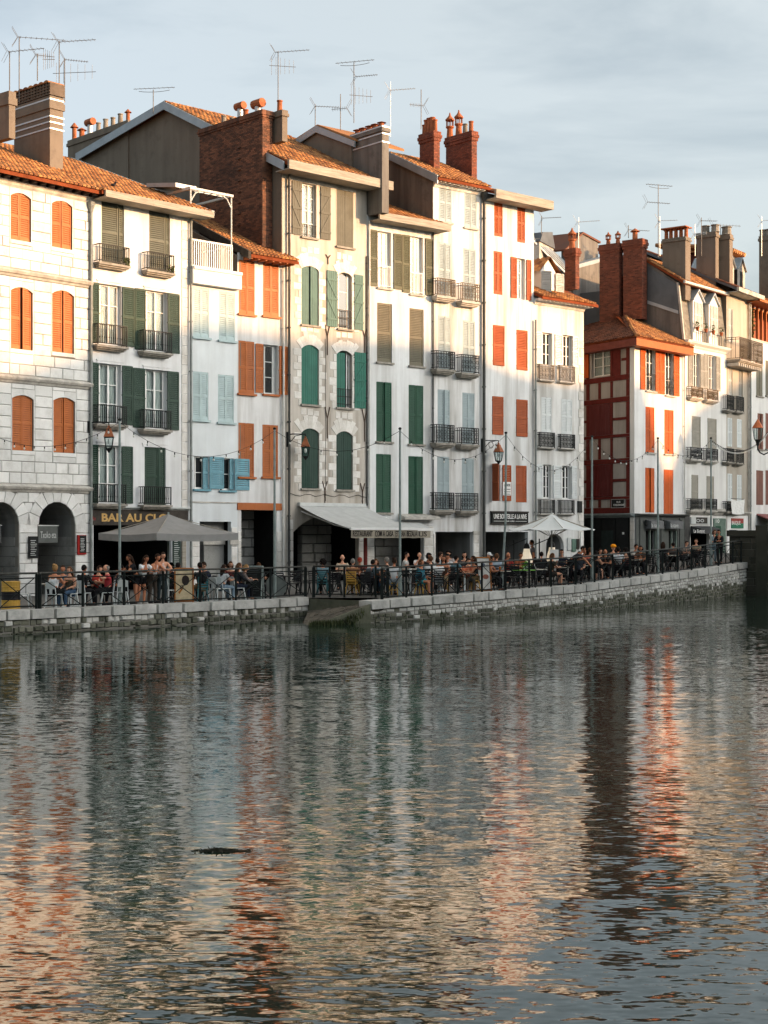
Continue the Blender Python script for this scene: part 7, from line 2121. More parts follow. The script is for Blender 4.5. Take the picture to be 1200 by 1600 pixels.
ppl = [
 # label, px, s, facing, pose, top, colour, bottom, colour, hair, hair colour, skin, seat kind, seat words
 ('woman with a blonde bun in a white vest, her back to the water', 85, 49.2, 160, 'sit', 'tank', WHT, 'trousers', BLACK, 'bun', BLD, 1, 'white'),
 ('dark-haired man in a slate shirt behind the woman in sunglasses', 98, 46.8, 15, 'sit', 'tee', (84, 100, 112), 'trousers', BLACK, 'short', DKB, 1, 'black'),
 ('woman in a brown patterned top and jeans facing the water', 108, 48.3, -25, 'sit_lap', 'tank', (88, 74, 58), 'trousers', JEAN, 'long', BRN, 0, 'white'),
 ('person in black with cropped black hair beside the downpipe', 130.5, 47.6, 160, 'sit', 'long', BLACK, 'trousers', BLACK, 'short', BLK, 1, 'white'),
 ('person in a red and white top behind the man in red', 149, 46.8, 60, 'sit_fwd', 'tee', (170, 60, 52), 'trousers', BLACK, 'short', DKB, 0, 'black'),
 ('balding man in a coral red polo shirt raising a glass', 167, 48.2, -75, 'sit_drink', 'tee', (186, 66, 72), 'trousers', BLACK, 'receding', GRY, 0, 'white'),
 ('person in a black dress leaning on the rail with one arm', 211, 46.4, -60, 'stand_rail', 'tee', BLACK, 'shorts', BLACK, 'long', DKB, 1, None),
 ('man in a white vest leaning forward over the handrail', 239, 46.4, 55, 'stand_rail', 'tank', WHT, 'trousers', (70, 62, 56), 'short', DKB, 1, None),
 ('girl in a white tee and black shorts with long dark hair', 222, 46.9, 50, 'stand_rail', 'tee', WHT, 'shorts', BLACK, 'long', DKB, 1, None),
 ('woman in a pale sleeveless top and dark jeans smiling at the rail', 253.5, 46.6, 25, 'stand_lean', 'tank', (214, 196, 188), 'trousers', (52, 62, 66), 'short', DKB, 0, None),
 ('person hidden but for black hair behind the framed easel board', 278, 44.6, 180, 'sit', 'tee', BLACK, 'trousers', BLACK, 'short', BLK, 1, 'black'),
 ('man with a black backpack and khaki trousers beside the easel board', 313, 45.4, -150, 'sit', 'long', (44, 44, 46), 'trousers', KHA, 'short', BLK, 1, 'teal'),
 ('long-haired woman in a white tee and pale jeans looking away', 349, 44.8, 140, 'sit', 'tee', WHT, 'trousers', (120, 140, 156), 'long', DKB, 0, 'white'),
 ('fair-haired woman seen above the shoulder of the one in a dark jacket', 377, 43.6, 100, 'sit_fwd', 'long', (120, 108, 104), 'trousers', BLACK, 'bob', BLD, 0, 'black'),
 ('woman in a dark jacket with straight brown hair', 372, 44.6, 120, 'sit', 'long', (50, 52, 58), 'trousers', NAVY, 'long', BRN, 0, 'white'),
 ('person with tied-up hair above the black chalkboard', 404, 43.0, 170, 'sit', 'tee', (60, 60, 62), 'trousers', BLACK, 'bun', BRN, 0, 'black'),
 ('person with a round mop of black hair in a checked blue shirt', 504.5, 41.4, 175, 'sit', 'tee', (104, 130, 140), 'trousers', BLACK, 'curly', BLK, 1, 'teal'),
 ('balding man in a beige shirt facing the river beneath the awning', 535, 39.4, 0, 'sit_cross', 'tee', (176, 164, 146), 'trousers', BLACK, 'receding', DKB, 0, 'black'),
 ('grey-haired person in a brown checked shirt on an ochre chair', 551, 41.8, 165, 'sit', 'tee', (146, 104, 74), 'trousers', (120, 96, 50), 'short', GRY, 0, 'ochre'),
 ('person in a red cap and dark glasses beneath the awning', 561, 40.2, 10, 'sit_fwd', 'tee', (70, 44, 42), 'trousers', BLACK, 'cap', (150, 60, 46), 1, 'black'),
 ('person in a grey-blue shirt with dark hair in front of the red post', 580, 41.9, 160, 'sit_fwd', 'tee', (86, 100, 108), 'trousers', BLACK, 'short', BLK, 1, 'black'),
 ('woman resting her cheek on her hand next to the railing join', 589, 41.2, -20, 'sit_face', 'tee', (120, 140, 150), 'trousers', NAVY, 'bob', BRN, 0, 'black'),
 ('person in a grey patterned shirt left of the white-shirted back', 605, 42.0, 200, 'sit', 'tee', (150, 148, 142), 'trousers', JEAN, 'short', GRY, 0, 'black'),
 ('broad figure in a loose white shirt on a mustard stool', 617, 42.4, 160, 'sit_back', 'tee', WHT, 'trousers', (110, 120, 126), 'bun', DKB, 1, 'mustard'),
 ('bearded man in a white tee right behind the slim pole', 634, 37.6, 80, 'sit_cross', 'tee', (190, 190, 186), 'trousers', BLACK, 'short', BLK, 0, 'black'),
 ('bald man in a white shirt with a hand to his mouth', 655, 37.4, 5, 'sit_face', 'tee', WHT, 'trousers', BLACK, 'receding', GRY, 0, 'black'),
 ('person with curly black hair beside the bald man', 669, 38.0, 40, 'sit', 'tee', BLACK, 'trousers', BLACK, 'curly', BLK, 2, 'black'),
 ('woman in a turquoise skirt with a blue bag on her lap', 659, 42.4, 60, 'sit_lap', 'tee', (44, 96, 110), 'shorts', (54, 160, 172), 'bob', BRN, 1, 'mustard'),
 ('person in a white shirt, back turned, brown hair', 673, 41.6, 170, 'sit', 'tee', WHT, 'trousers', BLACK, 'short', BRN, 0, 'black'),
 ('person in a white shirt, back turned, black hair', 684, 42.2, 190, 'sit', 'tee', (222, 222, 220), 'trousers', (150, 156, 158), 'short', BLK, 1, 'black'),
 ('dark-haired woman in sunglasses and a brown top', 693, 41.0, -10, 'sit_lap', 'tank', (70, 52, 42), 'trousers', KHA, 'long', DKB, 1, 'mustard'),
 ('man in a white tee at the back by the doorway pillar', 687, 37.0, 120, 'sit', 'tee', WHT, 'trousers', BLACK, 'short', DKB, 0, 'black'),
 ('smiling man with black hair in a white tee in the third row', 699, 38.6, 0, 'sit_fwd', 'tee', (206, 206, 206), 'trousers', BLACK, 'short', BLK, 1, 'black'),
 ('tall person with black hair behind the smiling man', 701, 36.4, -5, 'sit', 'tee', (180, 170, 166), 'trousers', BLACK, 'curly', BLK, 0, 'black'),
 ('person in a teal shirt turned towards the doorway', 712, 39.6, 130, 'sit', 'tee', (92, 124, 134), 'trousers', BLACK, 'short', BLK, 0, 'black'),
 ('person with a dark fringe behind the one in orange', 726, 37.8, -10, 'sit', 'tee', (70, 66, 68), 'trousers', BLACK, 'bob', BLK, 0, 'black'),
 ('person in a salmon orange top at the end of the long table', 729, 41.6, 20, 'sit_fwd', 'tee', (206, 118, 88), 'trousers', (80, 74, 66), 'bob', DKB, 0, 'black'),
 ('woman in a black top with brown hair on a mustard stool', 741, 41.6, -80, 'sit', 'tank', BLACK, 'trousers', (110, 92, 68), 'long', DKB, 1, 'mustard'),
 ('woman in a black dress holding a glass of beer', 767, 41.0, 70, 'sit', 'tank', BLACK, 'trousers', BLACK, 'long', BLK, 1, 'black'),
 ('person in a white cap left of the hanging cream lamp', 763, 38.0, 40, 'sit', 'tee', (150, 150, 148), 'trousers', BLACK, 'cap', WHT, 0, 'black'),
 ('man in a pale blue shirt with brown hair', 777, 39.6, 160, 'sit_back', 'tee', (178, 194, 210), 'trousers', BLACK, 'short', BRN, 0, 'black'),
 ('bald man in a brick red shirt by the slim pole', 792, 37.4, 20, 'sit_face', 'tee', (150, 56, 52), 'trousers', BLACK, 'receding', GRY, 1, 'black'),
 ('waiter in a grey tee carrying a tray of glasses', 831, 36.0, -90, 'stand_tray', 'tee', (112, 112, 116), 'trousers', BLACK, 'short', DKB, 1, None),
 ('person in black with cropped hair in front of the cream lamp', 846, 37.6, 170, 'sit', 'long', BLACK, 'trousers', BLACK, 'short', BLK, 1, 'black'),
 ('woman with a wavy brown bob in a dark patterned dress', 862, 38.6, 110, 'sit', 'tee', (64, 58, 48), 'shorts', (50, 46, 42), 'bob', BRN, 0, 'black'),
 ('man in charcoal bending low over a table', 893, 38.0, 80, 'stand_bend', 'tee', (58, 58, 64), 'trousers', BLACK, 'short', BLK, 1, None),
 ('man in a slate tee leaning back under the bending man', 905, 38.2, -15, 'sit_lap', 'tee', (78, 84, 94), 'trousers', BLACK, 'short', DKB, 0, 'black'),
 ('dark-haired person in a coral top resting chin on hand', 911, 35.6, 15, 'sit_face', 'tee', (196, 104, 88), 'trousers', BLACK, 'short', DKB, 1, 'black'),
 ('pale-shouldered woman with long black hair by the tall pole', 937, 35.8, 30, 'sit', 'tank', BLACK, 'trousers', BLACK, 'long', BLK, 0, 'black'),
 ('woman in black turned away beside her', 931, 36.8, 150, 'sit', 'tank', BLACK, 'shorts', BLACK, 'long', BLK, 0, 'black'),
 ('bald man in a dark brown tee leaning on his forearm', 946, 36.2, -10, 'sit_fwd', 'tee', (48, 42, 38), 'trousers', BLACK, None, BLK, 1, 'black'),
 ('person in a big bright orange puffed hat', 958, 34.6, 10, 'sit', 'tee', (60, 60, 62), 'trousers', BLACK, 'hat', (240, 150, 30), 0, 'black'),
 ('person in a white tee with black hair, back turned', 966, 36.0, 170, 'sit', 'tee', WHT, 'trousers', BLACK, 'short', BLK, 1, 'black'),
 ('woman with dark hair and a bare arm over her chair', 977, 35.8, 190, 'sit_back', 'tank', (120, 70, 66), 'trousers', BLACK, 'curly', BLK, 0, 'black'),
 ('person in a brown tee with elbows on the rail', 1001, 34.6, -10, 'sit_fwd', 'tee', (92, 70, 56), 'trousers', BLACK, 'bob', DKB, 1, 'black'),
 ('person in a dark top with a white bag at the second shop window', 1052, 32.6, 170, 'sit', 'tee', (84, 70, 64), 'trousers', BLACK, 'short', BLK, 1, 'black'),
 ('person with dark hair bent over a pale table', 1069, 32.0, 30, 'sit_fwd', 'tee', (110, 104, 98), 'trousers', BLACK, 'short', DKB, 0, 'black'),
 ('person in a charcoal hoodie half hidden by the first slim pole', 181, 46.4, 120, 'sit_fwd', 'long', (52, 52, 56), 'trousers', BLACK, 'short', BLK, 1, 'black'),
 ('person in a dark green tee at the bar door behind the leaning group', 268, 42.6, -20, 'sit', 'tee', (48, 62, 52), 'trousers', BLACK, 'curly', BLK, 1, 'black'),
 ('person in a navy shirt right of the khaki trousers', 326, 43.6, -60, 'sit_fwd', 'tee', (44, 50, 66), 'trousers', BLACK, 'short', DKB, 0, 'black'),
 ('person in a maroon tee between the white-tee woman and the dark jacket', 360, 42.2, 20, 'sit_cross', 'tee', (92, 40, 40), 'trousers', BLACK, 'bob', BRN, 0, 'black'),
 ('person in a rust-coloured shirt behind the lime green table', 812, 37.6, 10, 'sit_fwd', 'tee', (136, 78, 54), 'trousers', BLACK, 'short', DKB, 1, 'black'),
 ('person in a dark blue tee left of the green wall notice', 878, 36.0, -15, 'sit', 'tee', (46, 54, 72), 'trousers', BLACK, 'short', BLK, 0, 'black'),
 ('person in a grey vest leaning back before the black shopfront', 922, 35.4, 170, 'sit_back', 'tank', (110, 110, 112), 'trousers', BLACK, 'short', BRN, 1, 'black'),
 ('person in a light shirt left of the brown-tee person', 989, 33.8, 40, 'sit_fwd', 'tee', (170, 168, 162), 'trousers', NAVY, 'short', BLK, 1, 'black'),
 ('person in a black tee facing the shop between the two poles', 1036, 32.8, 165, 'sit', 'tee', BLACK, 'trousers', BLACK, 'long', DKB, 0, 'black'),
 ('person in a sand-coloured shirt under the last stretch of lights', 1088, 31.4, -25, 'sit', 'tee', (150, 138, 116), 'trousers', BLACK, 'short', DKB, 0, 'black'),
 ('woman in a pale blue dress standing by the far poles', 1115, 31.0, 20, 'stand_lean', 'tee', (140, 160, 168), 'trousers', (130, 150, 160), 'bob', BRN, 0, None),
 ('man in black standing by the rail before the green door', 1124, 31.2, -30, 'stand_lean', 'long', BLACK, 'trousers', BLACK, 'short', BLK, 1, None),
]
seat_word = {'white': 'white metal chair', 'black': 'black slatted chair', 'teal': 'teal slatted chair', 'ochre': 'ochre slatted chair', 'mustard': 'mustard yellow stool'}
for lb, px, s, deg, pose, top, tc, bot, bc, hair, hc, sk, seat in ppl:
    s = min(s, F / qpt(px).y * .984)
    person(lb, px, s, deg, pose, top, tc, bot, bc, hair, hc, sk, random.uniform(.97, 1.05) * (.99 if 'rail' in pose or 'lean' in pose else 1.02 if 'stand' in pose else 1))
    if seat:
        p = spot(px, s); root, ch = PROTO[seat]; back = Vector((math.sin(R(deg)), -math.cos(R(deg)), 0))
        words = lb.split(); short = ' '.join(words[:9])
        while short.split()[-1] in ('a', 'the', 'and', 'with', 'in', 'of', 'on', 'by', 'to', 'his', 'her', 'beside', 'behind', 'but', 'for', 'big', 'black', 'brown', 'long', 'dark', 'beneath', 'and', 'at', 'blue', 'right', 'left', 'next', 'low', 'over', 'brick', 'white', 'bald'): short = ' '.join(short.split()[:-1])
        dup(root, ch, f'{seat_word[seat]} under the {short}', p - back * .02, R(deg), 'stools on the terraces' if seat == 'mustard' else 'chairs on the terraces')
# the figure looking out of the open red window
H = H7
def at_window():
    u, z = H7.u(774.5, .25), H7.z(774.5, 783, .25) - .62; w_ = H7.world(u, .35, z)
    T = person('dark-haired person leaning on the sill of the open red window', 775, 30, -35, 'sit_fwd', 'tank', (190, 150, 120), 'trousers', BLACK, 'short', BLK, 1)
    T.location = w_; T['group'] = 'people at windows'
at_window()
bag = MB(); bag.ball((0, .0, .0), .15, .08, .20, 8, 6); B_o = bag.build('backpack', painted('black_nylon', (.02, .021, .023)), smooth=True); p = spot(313, 45.4); d_ = Vector((math.sin(R(-150)), -math.cos(R(-150)), 0)); B_o.location = p - d_ * .24 + Vector((0, 0, .86)); tag(B_o, 'black backpack worn by the man in khaki trousers', 'backpack')
bag = MB(); bag.ball((0, 0, 0), .20, .12, .16, 8, 6); B_o = bag.build('shoulder_bag', painted('petrol_blue_cloth', L(44, 96, 112)), smooth=True); B_o.location = spot(657, 42.9) + Vector((0, 0, .72)); tag(B_o, 'petrol blue cloth bag on the lap of the woman in turquoise', 'bag')

# tables: kind, px, s, label
for k, px, s, lb in (('tw', 120, 47.4, 'round pale table between the brown-top woman and the person in black'), ('tw', 72, 47.6, 'round pale table beside the thick railing post'), ('tw', 157, 46.0, 'round pale table in front of the man in coral red'), ('tw', 240, 44.6, 'round pale table behind the leaning couple'), ('tw', 331, 43.8, 'round pale table between the backpack man and the white-tee woman'), ('tw', 362, 43.2, 'round pale table near the woman in a dark jacket'),
  ('tb', 445, 41.2, 'empty dark round table left of the slipway gate'), ('tb', 470, 40.4, 'second empty dark round table by the slipway gate'), ('tbw', 520, 40.2, 'square pale table in front of the man in beige'), ('tbw', 568, 40.9, 'square pale table beside the red-capped person'), ('tww', 597, 41.4, 'square dark table with white leg next to the railing join'), ('tww', 641, 41.4, 'square dark table in front of the turquoise skirt'), ('tbw', 645, 38.4, 'square pale table before the bald man in white'), ('tww', 690, 40.2, 'square dark table among the white-shirted backs'), ('tbw', 716, 38.6, 'square pale table next to the teal shirt'), ('tww', 726, 42.4, 'square dark table with white leg before the mustard stool woman'),
  ('tbw', 780, 40.6, 'square pale table with the glass of beer'), ('tlime', 818, 40.4, 'black table with a lime green top and plant'), ('tbw', 836, 39.6, 'square pale table right of the lime green one'), ('tbw', 872, 38.2, 'square pale table before the wavy-haired woman'), ('tbw', 902, 37.4, 'square pale table under the bending man'), ('tbw', 950, 35.4, 'square pale table before the bald man in brown'), ('tbw', 988, 34.8, 'square pale table before the brown-tee person'), ('tb', 1020, 33.6, 'dark round table before the grey shop door'), ('tbw', 1045, 32.8, 'pale table beside the person with the white bag'), ('tbw', 1080, 31.9, 'pale table in front of the person bent forward'), ('tbw', 1102, 31.4, 'pale table near the woman in pale blue')):
    put(k, px, s, 48, lb, 'tables on the terraces')
for k, px, s, deg, lb in (('white', 37, 48.6, 90, 'empty white metal chair beside the striped barrel'), ('white', 190, 47.2, 200, 'empty white metal chair behind the first slim pole'), ('white', 180, 46.6, -30, 'empty white metal chair right of the man in coral red'), ('white', 262, 45.4, 150, 'empty white metal chair behind the smiling woman'), ('white', 338, 44.9, 150, 'empty white metal chair left of the white-tee woman'), ('black', 440, 41.6, 30, 'empty black chair by the first dark round table'), ('black', 458, 41.2, 200, 'empty black chair between the dark round tables'), ('black', 474, 41.0, 120, 'empty black chair beside the slipway gate'), ('black', 806, 41.2, 160, 'empty black chair left of the lime table'), ('black', 826, 40.9, 190, 'empty black chair at the front of the lime table'), ('black', 808, 38.2, 20, 'empty black chair behind the lime table'), ('black', 880, 39.3, 170, 'empty black chair near the wavy-haired woman'), ('black', 1012, 34.2, 160, 'empty black chair at the dark round table'), ('black', 1028, 33.9, 200, 'second empty black chair at the dark round table'), ('black', 1037, 33.4, 170, 'empty black chair before the grey shop pilaster'), ('black', 1086, 32.3, 160, 'empty black chair under the far string lights'), ('black', 1096, 31.9, 190, 'empty black chair by the last pale table')):
    put(k, px, s, deg, lb, 'chairs on the terraces')
used_labels = set()
for i, (px, ds) in enumerate(((493, 1.2), (525, 2.6), (572, 1.6), (603, 3.0), (628, 2.0), (648, 1.0), (664, 3.4), (676, 4.2), (706, 1.2), (718, 4.4), (735, 3.0), (756, 2.2), (772, 3.2), (799, 1.6), (842, 1.4), (852, 3.0), (868, 1.2), (884, 2.6), (912, 1.2), (922, 2.4), (941, 1.3), (954, 2.4), (969, .9), (984, 1.8), (994, .9), (1006, 1.9), (1018, .8), (1032, 1.6), (1046, .8), (1058, 1.4), (1074, .8), (1082, 1.5), (1092, .7), (1104, 1.4), (1134, .9))):
    near = sorted((abs(q[1] - px) + abs(q[2] - (qedge(px) - ds)) * 3, q) for q in ppl if q[0])
    for _, q in near:
        words = q[0].split()[:8]
        while words[-1] in ('a', 'the', 'and', 'with', 'in', 'of', 'on', 'by', 'to', 'beside', 'behind', 'at', 'his', 'her', 'but', 'for', 'over', 'next', 'under', 'right', 'left', 'above', 'hand', 'long', 'black', 'dark', 'brown', 'white', 'big', 'mustard'): words.pop()
        lab = ('spare black chair behind the ' if qedge(px) - ds < q[2] else 'spare black chair in front of the ') + ' '.join(words)
        if lab not in used_labels: break
    used_labels.add(lab)
    put('black', px, qedge(px) - ds, random.choice((150, 175, 200, 30, -20, 90)), lab, 'spare black chairs on the terraces')
for k, (root, ch) in PROTO.items():
    for c in ch: bpy.data.objects.remove(c)
    bpy.data.objects.remove(root)
# glasses and small table things
def glassware(px, s, z, label, c=(220, 170, 90), r=.035, h=.15):
    o = MB().lathe([(r * .8, 0), (r, h * .9), (r, h)], (0, 0, 0), 8).build('glass', painted('drink', L(*c), .1, .15)); o.location = spot(px, s) + Vector((0, 0, z)); tag(o, label, 'glass')
glassware(781, 41.2, .755, 'tall glass of amber beer on the square pale table', (200, 120, 50), .04, .17)
glassware(784, 40.6, .755, 'half-full glass of beer beside the taller one', (190, 130, 70), .035, .12)
glassware(641, 41.8, .755, 'pale tall tumbler on the dark table before the turquoise skirt', (214, 218, 214), .05, .20)
glassware(822, 36.2, 1.13, 'first pale glass on the tray of the waiter', (200, 200, 196), .035, .16); glassware(825, 36.2, 1.13, 'second pale glass on the tray, closer to the waiter', (200, 200, 196), .035, .13)
TR = MB().lathe([(.0, 0), (.2, 0), (.21, .02), (.2, .025)], (0, 0, 0), 16).build('tray', black_metal); TR.location = spot(823.5, 36.2) + Vector((0, 0, 1.10)); tag(TR, 'round black tray held out by the waiter', 'tray')
pl = MB(); pl.lathe([(.08, 0), (.10, .12)], (0, 0, 0), 10); PL = thing('potted_plant', 'bright green potted plant on the lime table', 'plant', spot(822, 40.4) + Vector((0, 0, .755))); pl.build('pot', white_metal, PL)
q = MB(); sprig(q, Vector((0, 0, .2)), 60, .09, .05); q.build('leaves', per_piece('bright_leaves', (.12, .35, .05), (.2, .45, .08), dirt_amt=.05), PL, kind='stuff')
# barrel, boards
BR_ = thing('barrel', 'yellow oil drum with a black band behind the railing', 'barrel', spot(17, 49.6))
for z0, z1, mt in ((0, .30, mustard), (.305, .56, black_metal), (.565, .88, mustard)):
    MB().lathe([(.29, z0), (.30, z0 + .02), (.29, z0 + .06), (.29, z0 + .14), (.30, z0 + .16), (.29, z0 + .18), (.29, z1 - .03), (.30, z1 - .015), (.29, z1)], (0, 0, 0), 20).build('drum_band', mt, BR_)
MB().lathe([(.29, .881), (.29, .89), (.0, .89)], (0, 0, 0), 20).build('lid', mustard, BR_)
def a_board(name, label, px, s, w, h, frame, face, deg=0, extra=None):
    T = thing(name, label, 'sign board', spot(px, s), R(deg))
    for sgn, nm in ((1, 'front_panel'), (-1, 'back_panel')):
        y0, y1 = -.26 * sgn, -.03 * sgn
        MB().prism([(-w/2, y0, .08), (w/2, y0, .08), (w/2, y1, h), (-w/2, y1, h)], (0, .02 * sgn, 0)).build(nm, face, T)
        f = MB()
        for x in (-w/2, w/2): f.tube([(x, y0 - .01 * sgn, 0), (x, y1 - .01 * sgn, h + .02)], .028, 4)
        for fz_ in (.06, 1.0): y = y0 + (y1 - y0) * (fz_ * h - .08) / (h - .08); f.tube([(-w/2, y - .01 * sgn, fz_ * h), (w/2, y - .01 * sgn, fz_ * h)], .026, 4)
        f.build('frame', frame, T)
    if extra: extra(T, w, h)
    return T
oak = painted('oak_frame', L(150, 96, 52), .2, .6, 3, (1, 1, 5)); chalkb = painted('chalkboard', (.016, .018, .018), .2, .7)
poster = painted('cream_poster', L(196, 180, 148), .25, .7, 6)
def poster_art(T, w, h):
    mb = MB()
    def pp(u, v): return (u, -.26 + .23 * (v * h - .08) / (h - .08) - .008, v * h)
    mb.poly([pp(.05 + .13 * math.cos(a * .52), .66 + .15 * math.sin(a * .52)) for a in range(12)]); mb.build('poster_figure', painted('dark_print', L(52, 44, 42)), T)
    mb = MB(); mb.poly([pp(.02 + .09 * math.cos(a * .52), .66 + .10 * math.sin(a * .52)) for a in range(12)]); 
    mb = MB(); mb.prism([pp(-.20, .32), pp(-.02, .50), pp(-.06, .38), pp(-.16, .26)], (0, -.003, 0)); mb.build('poster_figure', painted('tan_print', L(168, 112, 58)), T)
a_board('easel_board', 'wooden-framed picture board with a cream poster behind the rail', 287.5, 45.6, .62, 1.18, oak, poster, 8, poster_art)
def chalk_lines(T, w, h):
    mb = MB()
    for i in range(11):
        v = .2 + i * .068; y = -.26 + .23 * (v * h - .08) / (h - .08) - .012
        mb.box(-w * .38, w * random.uniform(.1, .38), y - .001, y, v * h, v * h + .014)
    mb.build('chalk_writing', painted('faint_chalk', (.10, .11, .11)), T, kind='stuff')
a_board('chalkboard', 'tall black chalkboard with steel legs behind the rail', 397, 44.2, .62, 1.2, M['pole'], chalkb, -6, chalk_lines)
rt = MB(); rt.lathe([(0, 0), (.40, 0), (.41, .02), (.40, .03)], (0, 0, 0), 22); o = rt.build('folded_table', painted('folded_table_top', (.10, .115, .11))); o.rotation_euler = (R(80), 0, R(20)); o.location = spot(431, 43.0) + Vector((0, 0, .46)); tag(o, 'round table top folded upright next to the black chalkboard', 'table')
def menu_marks(T, w, h):
    for c_, spots_ in (((150, 96, 80), ((-.1, .7, .1), (.12, .45, .12))), ((90, 96, 110), ((.05, .8, .07), (-.12, .3, .1)))):
        for u, v, rr_ in spots_:
            mb = MB(); y = -.26 + .23 * (v * h - .08) / (h - .08) - .01; mb.poly([(u + rr_ * math.cos(a * .7), y + .23 / h * rr_ * .8 * math.sin(a * .7), v * h + rr_ * .8 * math.sin(a * .7)) for a in range(9)])
            mb.build('poster_print', painted('faded_print', L(*c_)), T)
a_board('menu_board', 'white menu board in a light wood frame among the drinkers', 752, 41.4, .62, 1.30, oak, painted('white_board', (.58, .57, .54), .2, .7, 5), 15, menu_marks)
# pier boards and banner on the arcade
H = H1
for x0, x1, y0, y1, fm, lb in ((42.5, 57.5, 838, 872, M['black_iron'], 'chalk menu board on the pier left of the second arch'), (121, 132.5, 836, 865, painted('red_board_edge', L(150, 34, 30)), 'black menu board with a red edge by the downpipe')):
    u0, u1, z0, z1 = H.u(x0), H.u(x1), H.z((x0 + x1) / 2, y1), H.z((x0 + x1) / 2, y0); w_ = H.world(u0, -.05, z0)
    T = thing('wall_menu_board', lb, 'menu board', w_, H.root.rotation_euler.z, 'menu boards on the arcade piers')
    MB().box(-.07 if 'red' in lb else 0, u1 - u0, -.05, -.005, -.04 if 'red' in lb else 0, z1 - z0).build('frame', fm, T); MB().box(.03, u1 - u0 - .01, -.062, -.051, .03, z1 - z0 - .02).build('board', chalkb, T)
    mb = MB()
    for i in range(9): z = .10 + i * (z1 - z0 - .2) / 9; xo = random.uniform(.05, .1); mb.box(xo, random.uniform(.55, .85) * (u1 - u0), -.066, -.062, z, z + .022)
    mb.build('chalk_writing', painted('chalk_white', (.45, .46, .45)), T, kind='stuff')
for x0, x1 in ((60, 90.5), (-28, 1.5)):
    u0, u1, z0, z1 = H.u(x0, .6), H.u(x1, .6), H.z(75, 848, .6), H.z(75, 822, .6); T = thing('fascia_banner', 'grey cloth banner with pale script inside the ' + ('second' if x0 > 0 else 'first') + ' arch', 'banner', H.world(u0, .6, z0), H.root.rotation_euler.z, 'banners in the arches')
    MB().box(0, u1 - u0, 0, .12, 0, z1 - z0).build('cloth', painted('grey_banner_cloth', (.12, .13, .125), .2, .8), T)
    obj('script', text_mesh('Txoko eta', (u1 - u0) * .8, .26, M['frame_grey']), T, loc=(.1, -.004, .18)); MB().box(-.03, u1 - u0 + .03, -.02, .14, z1 - z0, z1 - z0 + .04).build('rail', M['frame_grey'], T)
# ------------------------------------------------------------------ awnings, parasols
H = H4
aw_cloth = painted('pale_grey_canvas', (.50, .51, .50), .10, .85, 3, (1, 1, 1)); aw_val = painted('faded_beige_valance', (.33, .30, .24), .12, .9, 5); ink = painted('dark_lettering', (.035, .03, .028), .1, .8)
T = thing('restaurant_awning', 'long grey canvas awning with a lettered beige valance over the restaurant terrace', 'awning', H.root.location, H.root.rotation_euler.z)
ua, ub = H.u(466, -.1), H.u(572, -.1) ; zt_ = H.z(520, 790, -.1)
bf = -3.6
zf_, ufa, ufb = H.z(600, 826, bf), H.u(548, bf), H.u(652, bf)
ua = ufa; ub = ufb; zt_ = H.z(468, 790, -.1)
mb = MB(); nx, ny = 10, 8
for i in range(nx):
    for j in range(ny):
        def cp(i, j): f = j / ny; return (ua + (ub - ua) * i / nx, -.1 + (bf + .1) * f, zt_ + (zf_ - zt_) * f - .10 * math.sin(math.pi * f) - (.02 if i % 2 else 0) * math.sin(math.pi * f))
        mb.quad(cp(i, j), cp(i, j + 1), cp(i + 1, j + 1), cp(i + 1, j))
mb.build('canvas', aw_cloth, T)
MB().box(ua - .03, ub + .03, bf - .06, bf + .04, zf_ - .06, zf_ + .05).build('front_bar', M['white_paint'], T)
mb = MB(); n = 14; zv = zf_ - .42
for i in range(n):
    a, b = ua + (ub - ua) * i / n, ua + (ub - ua) * (i + 1) / n; y0, y1 = bf - .03 + .02 * (i % 2), bf - .03 + .02 * ((i + 1) % 2)
    mb.quad((a, y0, zf_ - .05), (b, y1, zf_ - .05), (b, y1, zv + .01 * (i % 3)), (a, y0, zv + .01 * ((i + 2) % 3)))
mb.build('valance', aw_val, T)
for txt, fa, fb in (('RESTAURANT', .02, .31), ('COM A CASA', .345, .62), ('ETXEAN', .655, .80), ('BEZALA', .825, .985)):
    obj('lettering', text_mesh(txt, (ub - ua) * (fb - fa), .25, ink, bold=.01), T, loc=(ua + (ub - ua) * fa, bf - .055, zv + .075))
mb = MB(); mb.box(ua, ub, -.2, -.02, zt_ - .02, zt_ + .14); mb.build('roller_box', M['frame_grey'], T)
mb = MB()
for u in (ua + .15, ub - .15): mb.tube([(u, -.1, zt_ - .25), (u + .5, bf * .5, (zt_ + zf_) / 2 - .35), (u, bf, zf_ - .02)], .03, 5)
mb.build('folding_arm', M['white_paint'], T)
H = H5
T = thing('shop_awning', 'half-open grey awning with white bar and a beige valance below the lead canopy', 'awning', H.root.location, H.root.rotation_euler.z)
bf = -1.3; u0, u1 = H.u(612, bf), H.u(677, bf); z0 = H.z(655, 827, bf); z1 = H.z(655, 815)
mb = MB(); mb.quad((u0, -.1, z1), (u0, bf, z0), (u1, bf, z0), (u1, -.1, z1)); mb.build('canvas', aw_cloth, T)
MB().box(u0, u1, bf - .07, bf + .05, z0 - .07, z0 + .06).build('front_bar', M['white_paint'], T)
MB().box(u0, u1 - .2, bf - .035, bf - .02, z0 - .40, z0 - .06).build('valance', aw_val, T)
obj('lettering', text_mesh('ZILIS', .9, .24, ink, bold=.01), T, loc=(u1 - 1.35, bf - .045, z0 - .34))
